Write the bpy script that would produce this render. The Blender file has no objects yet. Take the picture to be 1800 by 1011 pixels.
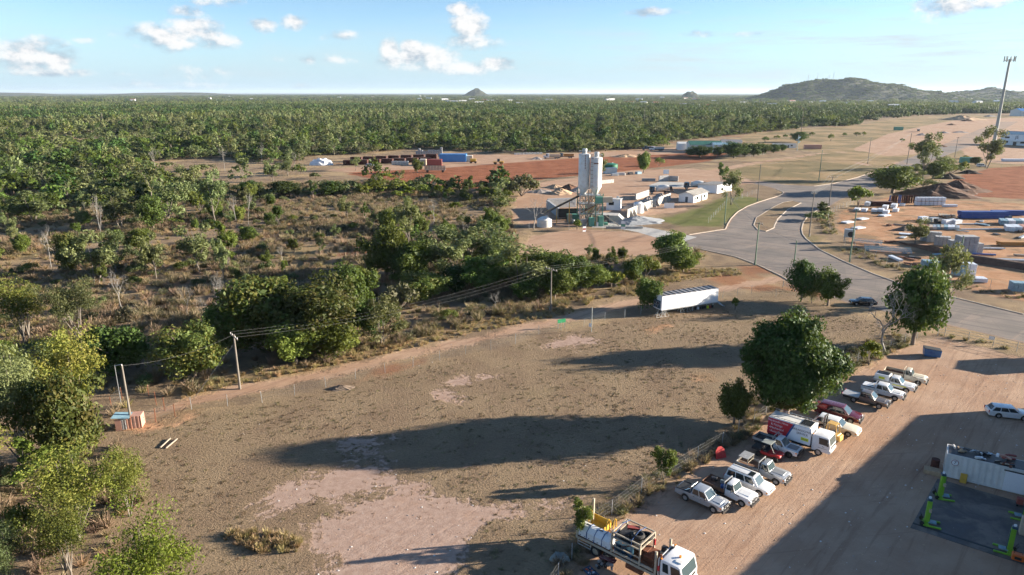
import bpy, bmesh, math, random
import numpy as np
from mathutils import Vector, Matrix, Euler

scene = bpy.context.scene
R = math.radians
rnd = random.Random(11)

# ---------------------------------------------------------------- camera, sky, sun, exposure
CAM_H, PITCH, FPX, CX, CY = 40.0, R(15.93), 1200.0, 900.0, 505.5   # survey frame of the photograph (1800 x 1011)
cam_d = bpy.data.cameras.new('camera'); cam = bpy.data.objects.new('camera', cam_d)
scene.collection.objects.link(cam)
cam.location = (0, 0, CAM_H); cam.rotation_euler = (R(90) - PITCH, 0, 0)
cam_d.sensor_width = 36.0; cam_d.lens = 24.0; cam_d.clip_start = 0.5; cam_d.clip_end = 80000.0
scene.camera = cam

SUN_EL = R(13.0); SUN_AZ = math.atan2(0.991, 0.133)                # clockwise from +Y
SUN_DIR = Vector((math.sin(SUN_AZ) * math.cos(SUN_EL), math.cos(SUN_AZ) * math.cos(SUN_EL), math.sin(SUN_EL)))
sun_d = bpy.data.lights.new('sun', 'SUN'); sun_d.energy = 5.0; sun_d.angle = R(0.53); sun_d.color = (1.0, 0.89, 0.74)
sun = bpy.data.objects.new('sun', sun_d); scene.collection.objects.link(sun)
sun.rotation_euler = (-SUN_DIR).to_track_quat('-Z', 'Y').to_euler()
sun.location = SUN_DIR * 300

scene.view_settings.view_transform = 'Standard'; scene.view_settings.look = 'None'
scene.view_settings.gamma = 1.0; scene.view_settings.use_curve_mapping = False
scene.view_settings.exposure = 1.85
scene.cycles.use_denoising = True; scene.cycles.adaptive_threshold = 0.02
scene.cycles.max_bounces = 5; scene.cycles.diffuse_bounces = 2; scene.cycles.glossy_bounces = 2
scene.cycles.transmission_bounces = 3; scene.cycles.transparent_max_bounces = 8; scene.cycles.volume_bounces = 0
scene.cycles.caustics_reflective = False; scene.cycles.caustics_refractive = False

# ---- photograph survey helpers: a picture point on level ground -> metres, and back
_c, _s = math.cos(PITCH), math.sin(PITCH)
def G(u, v, z=0.0):
    dx, dy = u - CX, v - CY
    t = (CAM_H - z) / (FPX * _s + dy * _c)
    return Vector((dx * t, (FPX * _c - dy * _s) * t, z))
def proj(x, y, z):
    d = y * _c + (CAM_H - z) * _s
    return CX + FPX * x / d, CY + FPX * ((CAM_H - z) * _c - y * _s) / d
def top_z(p, v):                                                   # height at p whose picture row is v
    k = (v - CY) / FPX                                             # ((H-z)c - y s) = k (y c + (H-z) s)
    return CAM_H - p.y * (k * _c + _s) / (_c - k * _s)
def ray(u, v):
    dx, dy = u - CX, v - CY
    return Vector((dx, FPX * _c - dy * _s, -(FPX * _s + dy * _c))).normalized()
def px_m(p):                                                       # picture pixels per metre at p
    return FPX / (p.y * _c + (CAM_H - p.z) * _s)

# ---------------------------------------------------------------- node helpers
class NT:
    def __init__(s, tree): s.t = tree; s.n = tree.nodes; s.l = tree.links
    def add(s, typ, **kw):
        n = s.n.new(typ)
        for k, v in kw.items(): setattr(n, k, v)
        return n
    def put(s, sock, v):
        if v is None: return
        if isinstance(v, bpy.types.NodeSocket): s.l.new(v, sock)
        elif isinstance(v, (tuple, list)) and sock.type == 'RGBA' and len(v) == 3: sock.default_value = (*v, 1)
        else: sock.default_value = v
    def math(s, op, a, b=None, c=None, clamp=False):
        n = s.add('ShaderNodeMath', operation=op, use_clamp=clamp)
        for i, x in enumerate((a, b, c)): s.put(n.inputs[i], x)
        return n.outputs[0]
    def mix(s, f, a, b, blend='MIX'):
        n = s.add('ShaderNodeMix', data_type='RGBA', blend_type=blend)
        s.put(n.inputs[0], f); s.put(n.inputs[6], a); s.put(n.inputs[7], b)
        return n.outputs[2]
    def noise(s, vec, scale, detail=3, rough=0.55, dist=0.0, out=0):
        n = s.add('ShaderNodeTexNoise'); s.put(n.inputs['Vector'], vec)
        n.inputs['Scale'].default_value = scale; n.inputs['Detail'].default_value = detail
        n.inputs['Roughness'].default_value = rough; n.inputs['Distortion'].default_value = dist
        return n.outputs[out]
    def voro(s, vec, scale, feature='F1', out=0):
        n = s.add('ShaderNodeTexVoronoi', feature=feature); s.put(n.inputs['Vector'], vec); n.inputs['Scale'].default_value = scale
        return n.outputs[out]
    def ramp(s, f, a, b, lo=0.0, hi=1.0, smooth=True):
        n = s.add('ShaderNodeMapRange'); n.interpolation_type = 'SMOOTHSTEP' if smooth else 'LINEAR'
        s.put(n.inputs[0], f); s.put(n.inputs[1], a); s.put(n.inputs[2], b); s.put(n.inputs[3], lo); s.put(n.inputs[4], hi)
        return n.outputs[0]
    def cramp(s, f, stops):
        n = s.add('ShaderNodeValToRGB'); s.put(n.inputs[0], f); cr = n.color_ramp
        while len(cr.elements) < len(stops): cr.elements.new(0.5)
        for e, (p, c) in zip(cr.elements, stops): e.position = p; e.color = (*c, 1)
        return n.outputs[0]
    def mapping(s, vec, scale=(1, 1, 1), rot=(0, 0, 0), loc=(0, 0, 0)):
        n = s.add('ShaderNodeMapping'); s.put(n.inputs[0], vec); n.inputs[1].default_value = loc
        n.inputs[2].default_value = rot; n.inputs[3].default_value = scale
        return n.outputs[0]
    def streaks(s, vec, sx, sy, ang):                               # noise space turned first, then stretched
        return s.mapping(s.mapping(vec, rot=(0, 0, ang)), (sx, sy, 1))
    def bump(s, h, strength, dist, normal=None):
        n = s.add('ShaderNodeBump'); s.put(n.inputs['Height'], h); n.inputs['Strength'].default_value = strength
        n.inputs['Distance'].default_value = dist; s.put(n.inputs['Normal'], normal)
        return n.outputs[0]

MATS = {}
def new_mat(name):
    m = bpy.data.materials.new(name); m.use_nodes = True; MATS[name] = m
    nt = NT(m.node_tree); b = m.node_tree.nodes['Principled BSDF']
    return m, nt, b

# ---------------------------------------------------------------- world: Nishita sky with scattered cumulus
world = bpy.data.worlds.new('World'); scene.world = world; world.use_nodes = True
def build_world():
    nt = NT(world.node_tree); bg = nt.n['Background']
    sky = nt.add('ShaderNodeTexSky', sky_type='NISHITA')
    sky.sun_disc = False; sky.sun_elevation = SUN_EL; sky.sun_rotation = SUN_AZ
    sky.altitude = 2000.0; sky.air_density = 1.0; sky.dust_density = 0.0; sky.ozone_density = 2.8
    tc = nt.add('ShaderNodeTexCoord'); sep = nt.add('ShaderNodeSeparateXYZ'); nt.l.new(tc.outputs['Generated'], sep.inputs[0])
    az = nt.math('ARCTAN2', sep.outputs[0], sep.outputs[1]); el = nt.math('ARCSINE', sep.outputs[2])
    comb = nt.add('ShaderNodeCombineXYZ'); nt.put(comb.inputs[0], az); nt.put(comb.inputs[1], nt.math('MULTIPLY', el, 1.5)); P = comb.outputs[0]
    n1 = nt.noise(P, 19.0, 7, 0.64); n2 = nt.noise(P, 60.0, 4, 0.6)
    nb = nt.noise(P, 7.0, 2, 0.5)
    # each cloud: picture position and half sizes, strength
    C = [(40, 98, 88, 40, 1), (-70, 100, 90, 36, 1), (95, 106, 36, 24, 1), (80, 128, 130, 9, .75), (300, 66, 100, 26, .8), (345, 52, 52, 32, 1), (330, 22, 38, 14, .75), (392, 70, 40, 16, .7),
         (380, 3, 50, 12, .6), (462, 44, 30, 15, .85), (517, 40, 28, 16, 1), (745, 104, 82, 26, 1), (684, 86, 22, 22, 1), (722, 84, 24, 14, 1), (872, 113, 36, 15, 1), (800, 118, 110, 14, .8),
         (826, 44, 36, 36, 1), (808, 18, 22, 16, 1), (832, 74, 56, 20, .8), (540, 105, 20, 9, .8), (595, 104, 45, 8, .5), (592, 62, 50, 9, .45), (1145, 22, 56, 9, .75),
         (1224, 60, 36, 8, .7), (1322, 61, 26, 6, .45), (1655, 14, 84, 26, 1), (1740, 4, 60, 18, .9), (150, 70, 20, 6, .4), (360, 128, 70, 14, .35), (530, 152, 22, 7, .6), (500, 105, 30, 6, .35), (280, 150, 120, 8, .3)]
    rr = random.Random(5); cl = []
    for (u, v, a, b, k) in C:
        d = ray(u, v); d2 = ray(u + a, v); d3 = ray(u, v - b)
        e = math.asin(d.z)
        cl.append((math.atan2(d.x, d.y), e, abs(math.atan2(d2.x, d2.y) - math.atan2(d.x, d.y)), abs(math.asin(d3.z) - e), k))
    for i in range(16):                                             # the same kind of sky goes on round the horizon
        a = 0.85 + rr.random() * 4.6
        cl.append(((a + math.pi) % (2 * math.pi) - math.pi, 0.05 + rr.random() * 0.45, 0.05 + rr.random() * 0.12, 0.02 + rr.random() * 0.04, 0.6 + rr.random() * 0.4))
    dens = None
    def vmath(op, *ins):
        n = nt.add('ShaderNodeVectorMath', operation=op)
        for i, x in enumerate(ins): nt.put(n.inputs[i], x)
        return n
    cb = nt.add('ShaderNodeCombineXYZ'); nt.put(cb.inputs[0], az); nt.put(cb.inputs[1], el); AE = cb.outputs[0]
    for (a0, e0, wa, wb, k) in cl:
        q = vmath('MULTIPLY_ADD', AE, (1 / wa, 1 / wb, 0), (-a0 / wa, -e0 / wb, 0)).outputs[0]
        f = nt.math('MULTIPLY_ADD', vmath('DOT_PRODUCT', q, q).outputs['Value'], -k, 1.25 * k)
        dens = f if dens is None else nt.math('MAXIMUM', dens, f)
    low = nt.math('MULTIPLY_ADD', nt.math('SUBTRACT', nb, .5), 2.0, nt.math('SUBTRACT', dens, .4))
    edge = nt.math('MULTIPLY_ADD', nt.math('SUBTRACT', n1, 0.5), 3.4, nt.math('MULTIPLY', nt.math('SUBTRACT', n2, 0.5), 1.1))
    d = nt.math('ADD', nt.math('MAXIMUM', dens, -1.2), edge)
    mask = nt.math('MULTIPLY', nt.ramp(d, 0.0, 1.25), 0.97)
    # lit tops and sun side, blue-grey bases
    comb2 = nt.add('ShaderNodeCombineXYZ'); nt.put(comb2.inputs[0], nt.math('ADD', az, 0.012)); nt.put(comb2.inputs[1], nt.math('MULTIPLY_ADD', el, 1.5, 0.012))
    n1b = nt.noise(comb2.outputs[0], 19.0, 7, 0.64)
    lit = nt.math('ADD', nt.math('MULTIPLY', low, 0.55), nt.math('MULTIPLY', nt.math('SUBTRACT', n1, n1b), 6.0))
    litf = nt.ramp(lit, -0.75, 0.75)
    ccol = nt.mix(litf, (1.9, 2.4, 2.9), (4.7, 4.65, 4.6))
    # thin high streaks
    st = nt.noise(nt.mapping(P, (3.0, 22.0, 1)), 2.2, 5, 0.62)
    band = nt.math('MULTIPLY', nt.ramp(el, 0.0, 0.03), nt.ramp(el, 0.13, 0.05))
    streak = nt.math('MULTIPLY', nt.math('MULTIPLY', nt.ramp(st, 0.42, 0.75), band), nt.ramp(az, -0.1, 0.35, 0.25, 1.0))
    streak = nt.math('ADD', streak, nt.math('MULTIPLY', nt.ramp(nb, 0.42, 0.8), nt.math('MULTIPLY', band, 0.25)))
    hz = nt.ramp(el, 0.10, -0.005)
    base = nt.mix(nt.math('MULTIPLY', hz, 0.88), sky.outputs[0], (2.25, 3.25, 4.15))
    c1 = nt.mix(streak, base, (3.1, 3.6, 3.9))
    c2 = nt.mix(mask, c1, ccol)
    nt.l.new(c2, bg.inputs[0]); bg.inputs[1].default_value = 0.06
    world.cycles.sampling_method = 'MANUAL'; world.cycles.sample_map_resolution = 512
build_world()

# ---------------------------------------------------------------- mesh helpers
COL = scene.collection
def link(o, parent=None):
    COL.objects.link(o)
    if parent is not None: o.parent = parent
    return o
def tag(o, label=None, cat=None, group=None, kind=None):
    if label: o['label'] = label
    if cat: o['category'] = cat
    if group: o['group'] = group
    if kind: o['kind'] = kind
    return o
def thing(name, label, cat, loc=(0, 0, 0), rz=0.0, group=None):
    o = bpy.data.objects.new(name, None); o.empty_display_size = 0.3; link(o)
    o.location = loc; o.rotation_euler = (0, 0, rz)
    return tag(o, label, cat, group)
def copy_tree(o, parent=None):
    c = o.copy(); COL.objects.link(c); c.parent = parent
    for ch in o.children: copy_tree(ch, c)
    return c
def np_mesh(name, verts, quads, mats, smooth=False, midx=None):
    me = bpy.data.meshes.new(name)
    verts = np.asarray(verts, np.float32); quads = np.asarray(quads, np.int32)
    k = quads.shape[1]
    me.vertices.add(len(verts)); me.vertices.foreach_set('co', verts.ravel())
    me.loops.add(quads.size); me.loops.foreach_set('vertex_index', quads.ravel())
    me.polygons.add(len(quads)); me.polygons.foreach_set('loop_start', np.arange(0, quads.size, k, dtype=np.int32))
    if midx is not None: me.polygons.foreach_set('material_index', np.asarray(midx, np.int32))
    if smooth: me.polygons.foreach_set('use_smooth', np.ones(len(quads), bool))
    for m in (mats if isinstance(mats, (list, tuple)) else [mats]): me.materials.append(MATS[m])
    me.update(calc_edges=True)
    return me

class MB:
    """collects shapes, builds one mesh object"""
    def __init__(s): s.v = []; s.f = []
    def _add(s, vs, fs):
        o = len(s.v); s.v += [tuple(p) for p in vs]; s.f += [tuple(i + o for i in f) for f in fs]; return s
    def box(s, c, d, rz=0.0, taper=1.0, rot=None):
        x, y, z = d[0] / 2, d[1] / 2, d[2] / 2
        vs = [Vector((sx * x * (taper if sz > 0 else 1), sy * y * (taper if sz > 0 else 1), sz * z)) for sz in (-1, 1) for sx, sy in ((-1, -1), (1, -1), (1, 1), (-1, 1))]
        M = rot if rot is not None else Matrix.Rotation(rz, 3, 'Z')
        c = Vector(c)
        return s._add([M @ p + c for p in vs], [(0, 3, 2, 1), (4, 5, 6, 7), (0, 1, 5, 4), (1, 2, 6, 5), (2, 3, 7, 6), (3, 0, 4, 7)])
    def bar(s, p, q, w=0.05, h=None):
        p, q = Vector(p), Vector(q); d = q - p; L = d.length
        if L < 1e-6: return s
        M = d.to_track_quat('X', 'Z').to_matrix()
        return s.box((p + q) / 2, (L, w, h or w), rot=M)
    def cyl(s, p, q, r0, r1=None, n=10, cap=True):
        p, q = Vector(p), Vector(q); r1 = r0 if r1 is None else r1
        d = q - p; M = d.to_track_quat('Z', 'Y').to_matrix()
        vs = []
        for c, r in ((p, r0), (q, r1)):
            for i in range(n):
                a = 2 * math.pi * i / n; vs.append(c + M @ Vector((r * math.cos(a), r * math.sin(a), 0)))
        fs = [(i, (i + 1) % n, n + (i + 1) % n, n + i) for i in range(n)]
        if cap: fs += [tuple(reversed(range(n))), tuple(range(n, 2 * n))]
        return s._add(vs, fs)
    def tube(s, pts, r, n=6):
        pts = [Vector(p) for p in pts]; rs = r if isinstance(r, (list, tuple)) else [r] * len(pts)
        vs = []; fs = []; up = None
        for i, p in enumerate(pts):
            d = (pts[min(i + 1, len(pts) - 1)] - pts[max(i - 1, 0)]).normalized()
            if up is None: up = Vector((0, 0, 1)) if abs(d.z) < 0.9 else Vector((1, 0, 0))
            sx = d.cross(up).normalized(); up = sx.cross(d)
            for k in range(n):
                a = 2 * math.pi * k / n; vs.append(p + sx * (rs[i] * math.cos(a)) + up * (rs[i] * math.sin(a)))
        for i in range(len(pts) - 1):
            for k in range(n): fs.append((i * n + k, i * n + (k + 1) % n, (i + 1) * n + (k + 1) % n, (i + 1) * n + k))
        fs += [tuple(reversed(range(n))), tuple(range((len(pts) - 1) * n, len(pts) * n))]
        return s._add(vs, fs)
    def ring(s, c, axis, R0, r, n=20, k=8):                         # torus
        c = Vector(c); M = Vector(axis).to_track_quat('Z', 'Y').to_matrix(); vs = []; fs = []
        for i in range(n):
            a = 2 * math.pi * i / n
            for j in range(k):
                b = 2 * math.pi * j / k; rr = R0 + r * math.cos(b)
                vs.append(c + M @ Vector((rr * math.cos(a), rr * math.sin(a), r * math.sin(b))))
        for i in range(n):
            for j in range(k): fs.append((i * k + j, ((i + 1) % n) * k + j, ((i + 1) % n) * k + (j + 1) % k, i * k + (j + 1) % k))
        return s._add(vs, fs)
    def lathe(s, prof, n=16, c=(0, 0, 0)):                          # prof: (r, z)
        c = Vector(c); vs = []; fs = []
        for r, z in prof:
            for i in range(n):
                a = 2 * math.pi * i / n; vs.append(c + Vector((r * math.cos(a), r * math.sin(a), z)))
        for j in range(len(prof) - 1):
            for i in range(n): fs.append((j * n + i, j * n + (i + 1) % n, (j + 1) * n + (i + 1) % n, (j + 1) * n + i))
        fs += [tuple(reversed(range(n))), tuple(range((len(prof) - 1) * n, len(prof) * n))]
        return s._add(vs, fs)
    def poly(s, pts): return s._add(pts, [tuple(range(len(pts)))])
    def prism(s, pts2, a0, a1, axis='Y'):                           # (x,z) outline pushed along Y, or (x,y) along Z, or (y,z) along X
        mk = {'Y': lambda p, t: (p[0], t, p[1]), 'Z': lambda p, t: (p[0], p[1], t), 'X': lambda p, t: (t, p[0], p[1])}[axis]
        n = len(pts2)
        vs = [mk(p, a0) for p in pts2] + [mk(p, a1) for p in pts2]
        return s._add(vs, [tuple(range(n)), tuple(reversed(range(n, 2 * n)))] + [(i, i + n, (i + 1) % n + n, (i + 1) % n) for i in range(n)])
    def loft(s, secs):                                              # list of equal-length closed sections
        n = len(secs[0]); vs = [p for sec in secs for p in sec]; fs = []
        for j in range(len(secs) - 1):
            for i in range(n): fs.append((j * n + i, j * n + (i + 1) % n, (j + 1) * n + (i + 1) % n, (j + 1) * n + i))
        fs += [tuple(reversed(range(n))), tuple(range((len(secs) - 1) * n, len(secs) * n))]
        return s._add(vs, fs)
    def mesh(s, name, mat, smooth=False, bevel=0.0, seg=1):
        me = bpy.data.meshes.new(name); me.from_pydata(s.v, [], s.f)
        bm = bmesh.new(); bm.from_mesh(me)
        if bevel:
            ed = [e for e in bm.edges if len(e.link_faces) == 2 and e.calc_face_angle(0) > 0.5]
            bmesh.ops.bevel(bm, geom=ed, offset=bevel, segments=seg, profile=0.6, affect='EDGES', clamp_overlap=True)
        bmesh.ops.recalc_face_normals(bm, faces=bm.faces)
        if smooth:
            for f in bm.faces: f.smooth = True
            for e in bm.edges:
                if len(e.link_faces) == 2 and e.calc_face_angle(0) > 0.7: e.smooth = False
        bm.to_mesh(me); bm.free(); me.materials.append(MATS[mat])
        return me
    def build(s, name, mat, parent=None, smooth=False, bevel=0.0, seg=1, loc=None, rz=None):
        o = bpy.data.objects.new(name, s.mesh(name, mat, smooth, bevel, seg)); link(o, parent)
        if loc is not None: o.location = loc
        if rz is not None: o.rotation_euler = (0, 0, rz)
        return o
def text_mesh(parent, name, txt, size, mat, M):
    cu = bpy.data.curves.new(name, 'FONT'); cu.body = txt; cu.size = size; cu.align_x = 'CENTER'; cu.align_y = 'CENTER'; cu.extrude = 0.004
    t = bpy.data.objects.new(name, cu); COL.objects.link(t)
    dg = bpy.context.evaluated_depsgraph_get(); me = bpy.data.meshes.new_from_object(t.evaluated_get(dg))
    bpy.data.objects.remove(t); bpy.data.curves.remove(cu)
    me.materials.clear(); me.materials.append(MATS[mat])
    o = bpy.data.objects.new(name, me); link(o, parent); o.matrix_local = M
    return o

# ---------------------------------------------------------------- plain materials
def paint(name, col, rough=0.5, metal=0.0, vary=0.12, scale=3.0, dirt=0.0, dirtcol=(0.22, 0.13, 0.08), coat=0.0, bump=0.0):
    m, nt, b = new_mat(name)
    tc = nt.add('ShaderNodeTexCoord'); P = tc.outputs['Object']
    n = nt.noise(P, scale, 4, 0.6)
    f = nt.ramp(n, 0.3, 0.7, 1 - vary, 1 + vary, False)
    vm = nt.add('ShaderNodeVectorMath', operation='SCALE'); vm.inputs[0].default_value = col; nt.put(vm.inputs['Scale'], f)
    c = vm.outputs[0]
    if dirt:
        g = nt.noise(P, scale * 2.3, 5, 0.65)
        c = nt.mix(nt.math('MULTIPLY', nt.ramp(g, 0.45, 0.75), dirt), c, dirtcol)
    nt.put(b.inputs['Base Color'], c); b.inputs['Roughness'].default_value = rough; b.inputs['Metallic'].default_value = metal
    b.inputs['Coat Weight'].default_value = coat; b.inputs['Coat Roughness'].default_value = 0.15
    if bump: nt.put(b.inputs['Normal'], nt.bump(nt.noise(P, scale * 4, 4, 0.6), bump, 0.02))
    return m
for nm, col, kw in [
    ('white_paint', (.74, .74, .73), dict(rough=.3, coat=.4, vary=.04, dirt=.15)), ('cream_paint', (.66, .60, .47), dict(rough=.35, coat=.3, vary=.05, dirt=.25)),
    ('silver_paint', (.42, .44, .46), dict(rough=.3, metal=.35, coat=.5, vary=.04, dirt=.12)), ('grey_paint', (.19, .19, .20), dict(rough=.3, metal=.3, coat=.5, vary=.05, dirt=.2)),
    ('taupe_paint', (.17, .145, .13), dict(rough=.3, metal=.3, coat=.5, vary=.05, dirt=.2)),
    ('maroon_paint', (.10, .012, .018), dict(rough=.25, coat=.6, vary=.05, dirt=.06)), ('black_paint', (.012, .013, .015), dict(rough=.25, coat=.6)),
    ('red_plastic', (.45, .03, .03), dict(rough=.45)), ('yellow_paint', (.62, .36, .04), dict(rough=.5, dirt=.3)), ('forklift_yellow', (.62, .38, .10), dict(rough=.5, dirt=.3)),
    ('navy_paint', (.02, .06, .10), dict(rough=.4, coat=.3)), ('lime_paint', (.19, .42, .03), dict(rough=.45, dirt=.12)), ('orange_paint', (.75, .16, .03), dict(rough=.5)),
    ('rubber', (.022, .021, .02), dict(rough=.85, dirt=.5, dirtcol=(.09, .06, .045))), ('black_plastic', (.025, .025, .026), dict(rough=.6)), ('dark_steel', (.05, .05, .052), dict(rough=.5, metal=.4, dirt=.3)),
    ('alloy', (.5, .5, .5), dict(rough=.35, metal=.7)), ('chrome', (.7, .7, .7), dict(rough=.15, metal=1.)), ('galvanised', (.45, .47, .48), dict(rough=.45, metal=.6, vary=.15)),
    ('amber', (.8, .28, .03), dict(rough=.3)), ('lamp_glass', (.75, .77, .78), dict(rough=.12)), ('tail_red', (.4, .02, .02), dict(rough=.3)), ('plate', (.6, .58, .4), dict(rough=.5)),
    ('tray_wood', (.20, .10, .055), dict(rough=.8, dirt=.4, dirtcol=(.10, .05, .03))), ('tray_alloy', (.48, .48, .47), dict(rough=.5, metal=.5, dirt=.35)), ('tray_cream', (.52, .44, .32), dict(rough=.6, dirt=.5)),
    ('rust', (.16, .055, .025), dict(rough=.9, vary=.4)), ('dark_rust', (.07, .022, .014), dict(rough=.9, vary=.4)), ('tan_steel', (.42, .36, .27), dict(rough=.6, dirt=.35)), ('blue_strap', (.02, .07, .20), dict(rough=.8)),
    ('concrete', (.34, .33, .31), dict(rough=.9, vary=.2, scale=1.2, dirt=.25, dirtcol=(.2, .17, .14), bump=.2)), ('pale_concrete', (.40, .385, .355), dict(rough=.9, vary=.15, scale=.7, dirt=.25, dirtcol=(.28, .24, .2), bump=.2)),
    ('block_grey', (.36, .36, .36), dict(rough=.9, vary=.12, scale=2)), ('white_wrap', (.70, .72, .75), dict(rough=.35, vary=.1)), ('zinc_roof', (.34, .32, .30), dict(rough=.5, metal=.3, vary=.15, dirt=.3, dirtcol=(.2, .13, .09))),
    ('old_roof', (.30, .28, .25), dict(rough=.75, vary=.18, scale=.6, dirt=.35, dirtcol=(.17, .12, .09))), ('green_roof', (.05, .16, .11), dict(rough=.5)), ('off_white', (.68, .67, .63), dict(rough=.6, vary=.06, scale=1., dirt=.2, dirtcol=(.4, .34, .26))),
    ('pale_blue_wall', (.36, .44, .50), dict(rough=.7, vary=.06)), ('pure_white', (.80, .80, .80), dict(rough=.5, vary=.03, scale=.4, dirt=.1, dirtcol=(.5, .45, .38))), ('silo_white', (.72, .71, .67), dict(rough=.5, vary=.07, scale=.5, dirt=.55, dirtcol=(.52, .42, .32))),
    ('blue_steel', (.02, .07, .26), dict(rough=.5, vary=.12)), ('blue_box', (.05, .22, .52), dict(rough=.5, vary=.06, scale=.5)), ('blue_bin', (.03, .13, .30), dict(rough=.5, dirt=.3)), ('red_box', (.30, .06, .045), dict(rough=.6, dirt=.25)),
    ('pink_box', (.50, .27, .20), dict(rough=.65, vary=.08, dirt=.2)), ('beige_box', (.55, .44, .32), dict(rough=.6)), ('green_tank', (.02, .15, .08), dict(rough=.45)), ('plant_green', (.10, .30, .22), dict(rough=.6, dirt=.3)),
    ('timber_pole', (.17, .15, .125), dict(rough=.9, vary=.2, scale=1.5)), ('green_pole', (.13, .20, .13), dict(rough=.7, vary=.15)), ('concrete_pole', (.36, .38, .35), dict(rough=.8, vary=.1, scale=.5)), ('wire', (.16, .16, .155), dict(rough=.6)), ('wood_grey', (.34, .28, .22), dict(rough=.9, vary=.25)),
    ('bark', (.20, .155, .12), dict(rough=.95, vary=.3, scale=2)), ('bark_pale', (.17, .145, .12), dict(rough=.95, vary=.25, scale=2)), ('dead_wood', (.25, .235, .215), dict(rough=.95, vary=.25)), ('dry_twig', (.17, .125, .09), dict(rough=.95, vary=.3)),
    ('pile_brown', (.12, .062, .038), dict(rough=1, vary=.3, scale=.8, bump=.8)), ('pile_sand', (.46, .31, .19), dict(rough=1, vary=.15, scale=.8, bump=.5)), ('pile_grey', (.30, .26, .235), dict(rough=1, vary=.2, scale=1.5, bump=.8)), ('pile_blue', (.26, .27, .28), dict(rough=1, vary=.12, scale=1.5, bump=.6)),
    ('spoil_dark', (.06, .045, .035), dict(rough=1, vary=.4, bump=.6)), ('orange_rail', (.40, .20, .06), dict(rough=.8)), ('white_tarp', (.66, .67, .69), dict(rough=.6, vary=.15)), ('stone_white', (.65, .62, .58), dict(rough=.9)),
    ('sign_white', (.80, .81, .82), dict(rough=.4, vary=.02)), ('sign_red', (.55, .03, .04), dict(rough=.4, vary=.03)), ('sign_yellow', (.75, .78, .05), dict(rough=.4, vary=.02)), ('sign_blue', (.03, .09, .25), dict(rough=.4, vary=.02)), ('sign_black', (.02, .02, .025), dict(rough=.5, vary=.02)), ('sign_green', (.02, .25, .10), dict(rough=.5)),
    ('kerb', (.46, .38, .30), dict(rough=.95, vary=.2, scale=.8)), ('straw', (.42, .31, .16), dict(rough=1, vary=.25)), ('oily_tray', (.03, .08, .16), dict(rough=.3, dirt=.5, dirtcol=(.01, .01, .01))), ('tarp_grey', (.25, .27, .25), dict(rough=.8)),
    ('shed_wall', (.5, .5, .48), dict(rough=.6)), ('solar', (.02, .022, .03), dict(rough=.25)), ('teal_sheet', (.20, .33, .40), dict(rough=.6, vary=.2)), ('tan_wood', (.40, .28, .17), dict(rough=.85, vary=.2)),
]: paint(nm, col, **kw)
m, nt, b = new_mat('glass'); b.inputs['Base Color'].default_value = (.018, .025, .028, 1); b.inputs['Roughness'].default_value = .05; b.inputs['IOR'].default_value = 1.6
m, nt, b = new_mat('windscreen'); b.inputs['Base Color'].default_value = (.06, .085, .09, 1); b.inputs['Roughness'].default_value = .04; b.inputs['IOR'].default_value = 1.8
# chain-link netting: open weave seen from far off
m, nt, b = new_mat('chain_link'); b.inputs['Base Color'].default_value = (.16, .155, .145, 1); b.inputs['Metallic'].default_value = .3; b.inputs['Roughness'].default_value = .6; b.inputs['Alpha'].default_value = .07

def leaf_mat(name, dark, light, trans=0.3, sat=1.0, tip=None):
    m, nt, b = new_mat(name); out = nt.n['Material Output']
    oi = nt.add('ShaderNodeObjectInfo'); geo = nt.add('ShaderNodeNewGeometry')
    n = nt.noise(geo.outputs['Position'], 0.55, 3, 0.6)
    isl = geo.outputs['Random Per Island']
    f = nt.math('ADD', nt.math('MULTIPLY', nt.ramp(n, .3, .7), .45), nt.math('MULTIPLY', isl, .55))
    c = nt.mix(f, dark, light)
    if tip: c = nt.mix(nt.math('MULTIPLY', nt.ramp(nt.math('MULTIPLY_ADD', isl, .35, nt.noise(geo.outputs['Position'], .35, 2)), .62, .85), .5), c, tip)
    hsv = nt.add('ShaderNodeHueSaturation'); nt.put(hsv.inputs['Color'], c)
    nt.put(hsv.inputs['Hue'], nt.ramp(oi.outputs['Random'], 0, 1, .468, .528, False))
    r2 = nt.math('FRACT', nt.math('MULTIPLY', oi.outputs['Random'], 7.31))
    nt.put(hsv.inputs['Value'], nt.ramp(r2, 0, 1, .62, 1.4, False)); hsv.inputs['Saturation'].default_value = sat
    nt.put(b.inputs['Base Color'], hsv.outputs[0]); b.inputs['Roughness'].default_value = .6; b.inputs['Specular IOR Level'].default_value = .22
    tr = nt.add('ShaderNodeBsdfTranslucent'); nt.put(tr.inputs[0], nt.mix(.5, hsv.outputs[0], (.16, .19, .03), 'MIX'))
    mx = nt.add('ShaderNodeMixShader'); mx.inputs[0].default_value = trans
    nt.l.new(b.outputs[0], mx.inputs[1]); nt.l.new(tr.outputs[0], mx.inputs[2]); nt.l.new(mx.outputs[0], out.inputs[0])
leaf_mat('leaf_gum', (.085, .110, .036), (.205, .230, .080), sat=.92)
leaf_mat('leaf_green', (.050, .086, .016), (.150, .195, .036))
leaf_mat('leaf_dark', (.018, .040, .009), (.068, .118, .022), .22)
leaf_mat('leaf_rusty', (.040, .062, .015), (.115, .150, .032), .25, tip=(.13, .085, .02))
leaf_mat('leaf_scrub', (.060, .086, .027), (.175, .195, .066), sat=.92)
leaf_mat('leaf_lime', (.070, .100, .016), (.190, .225, .042), .32, tip=(.24, .22, .05))
leaf_mat('leaf_bright', (.085, .110, .014), (.20, .225, .025), .35)
leaf_mat('leaf_olive', (.085, .080, .045), (.16, .15, .085))
leaf_mat('leaf_dry', (.18, .13, .082), (.34, .255, .165), .3)
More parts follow.
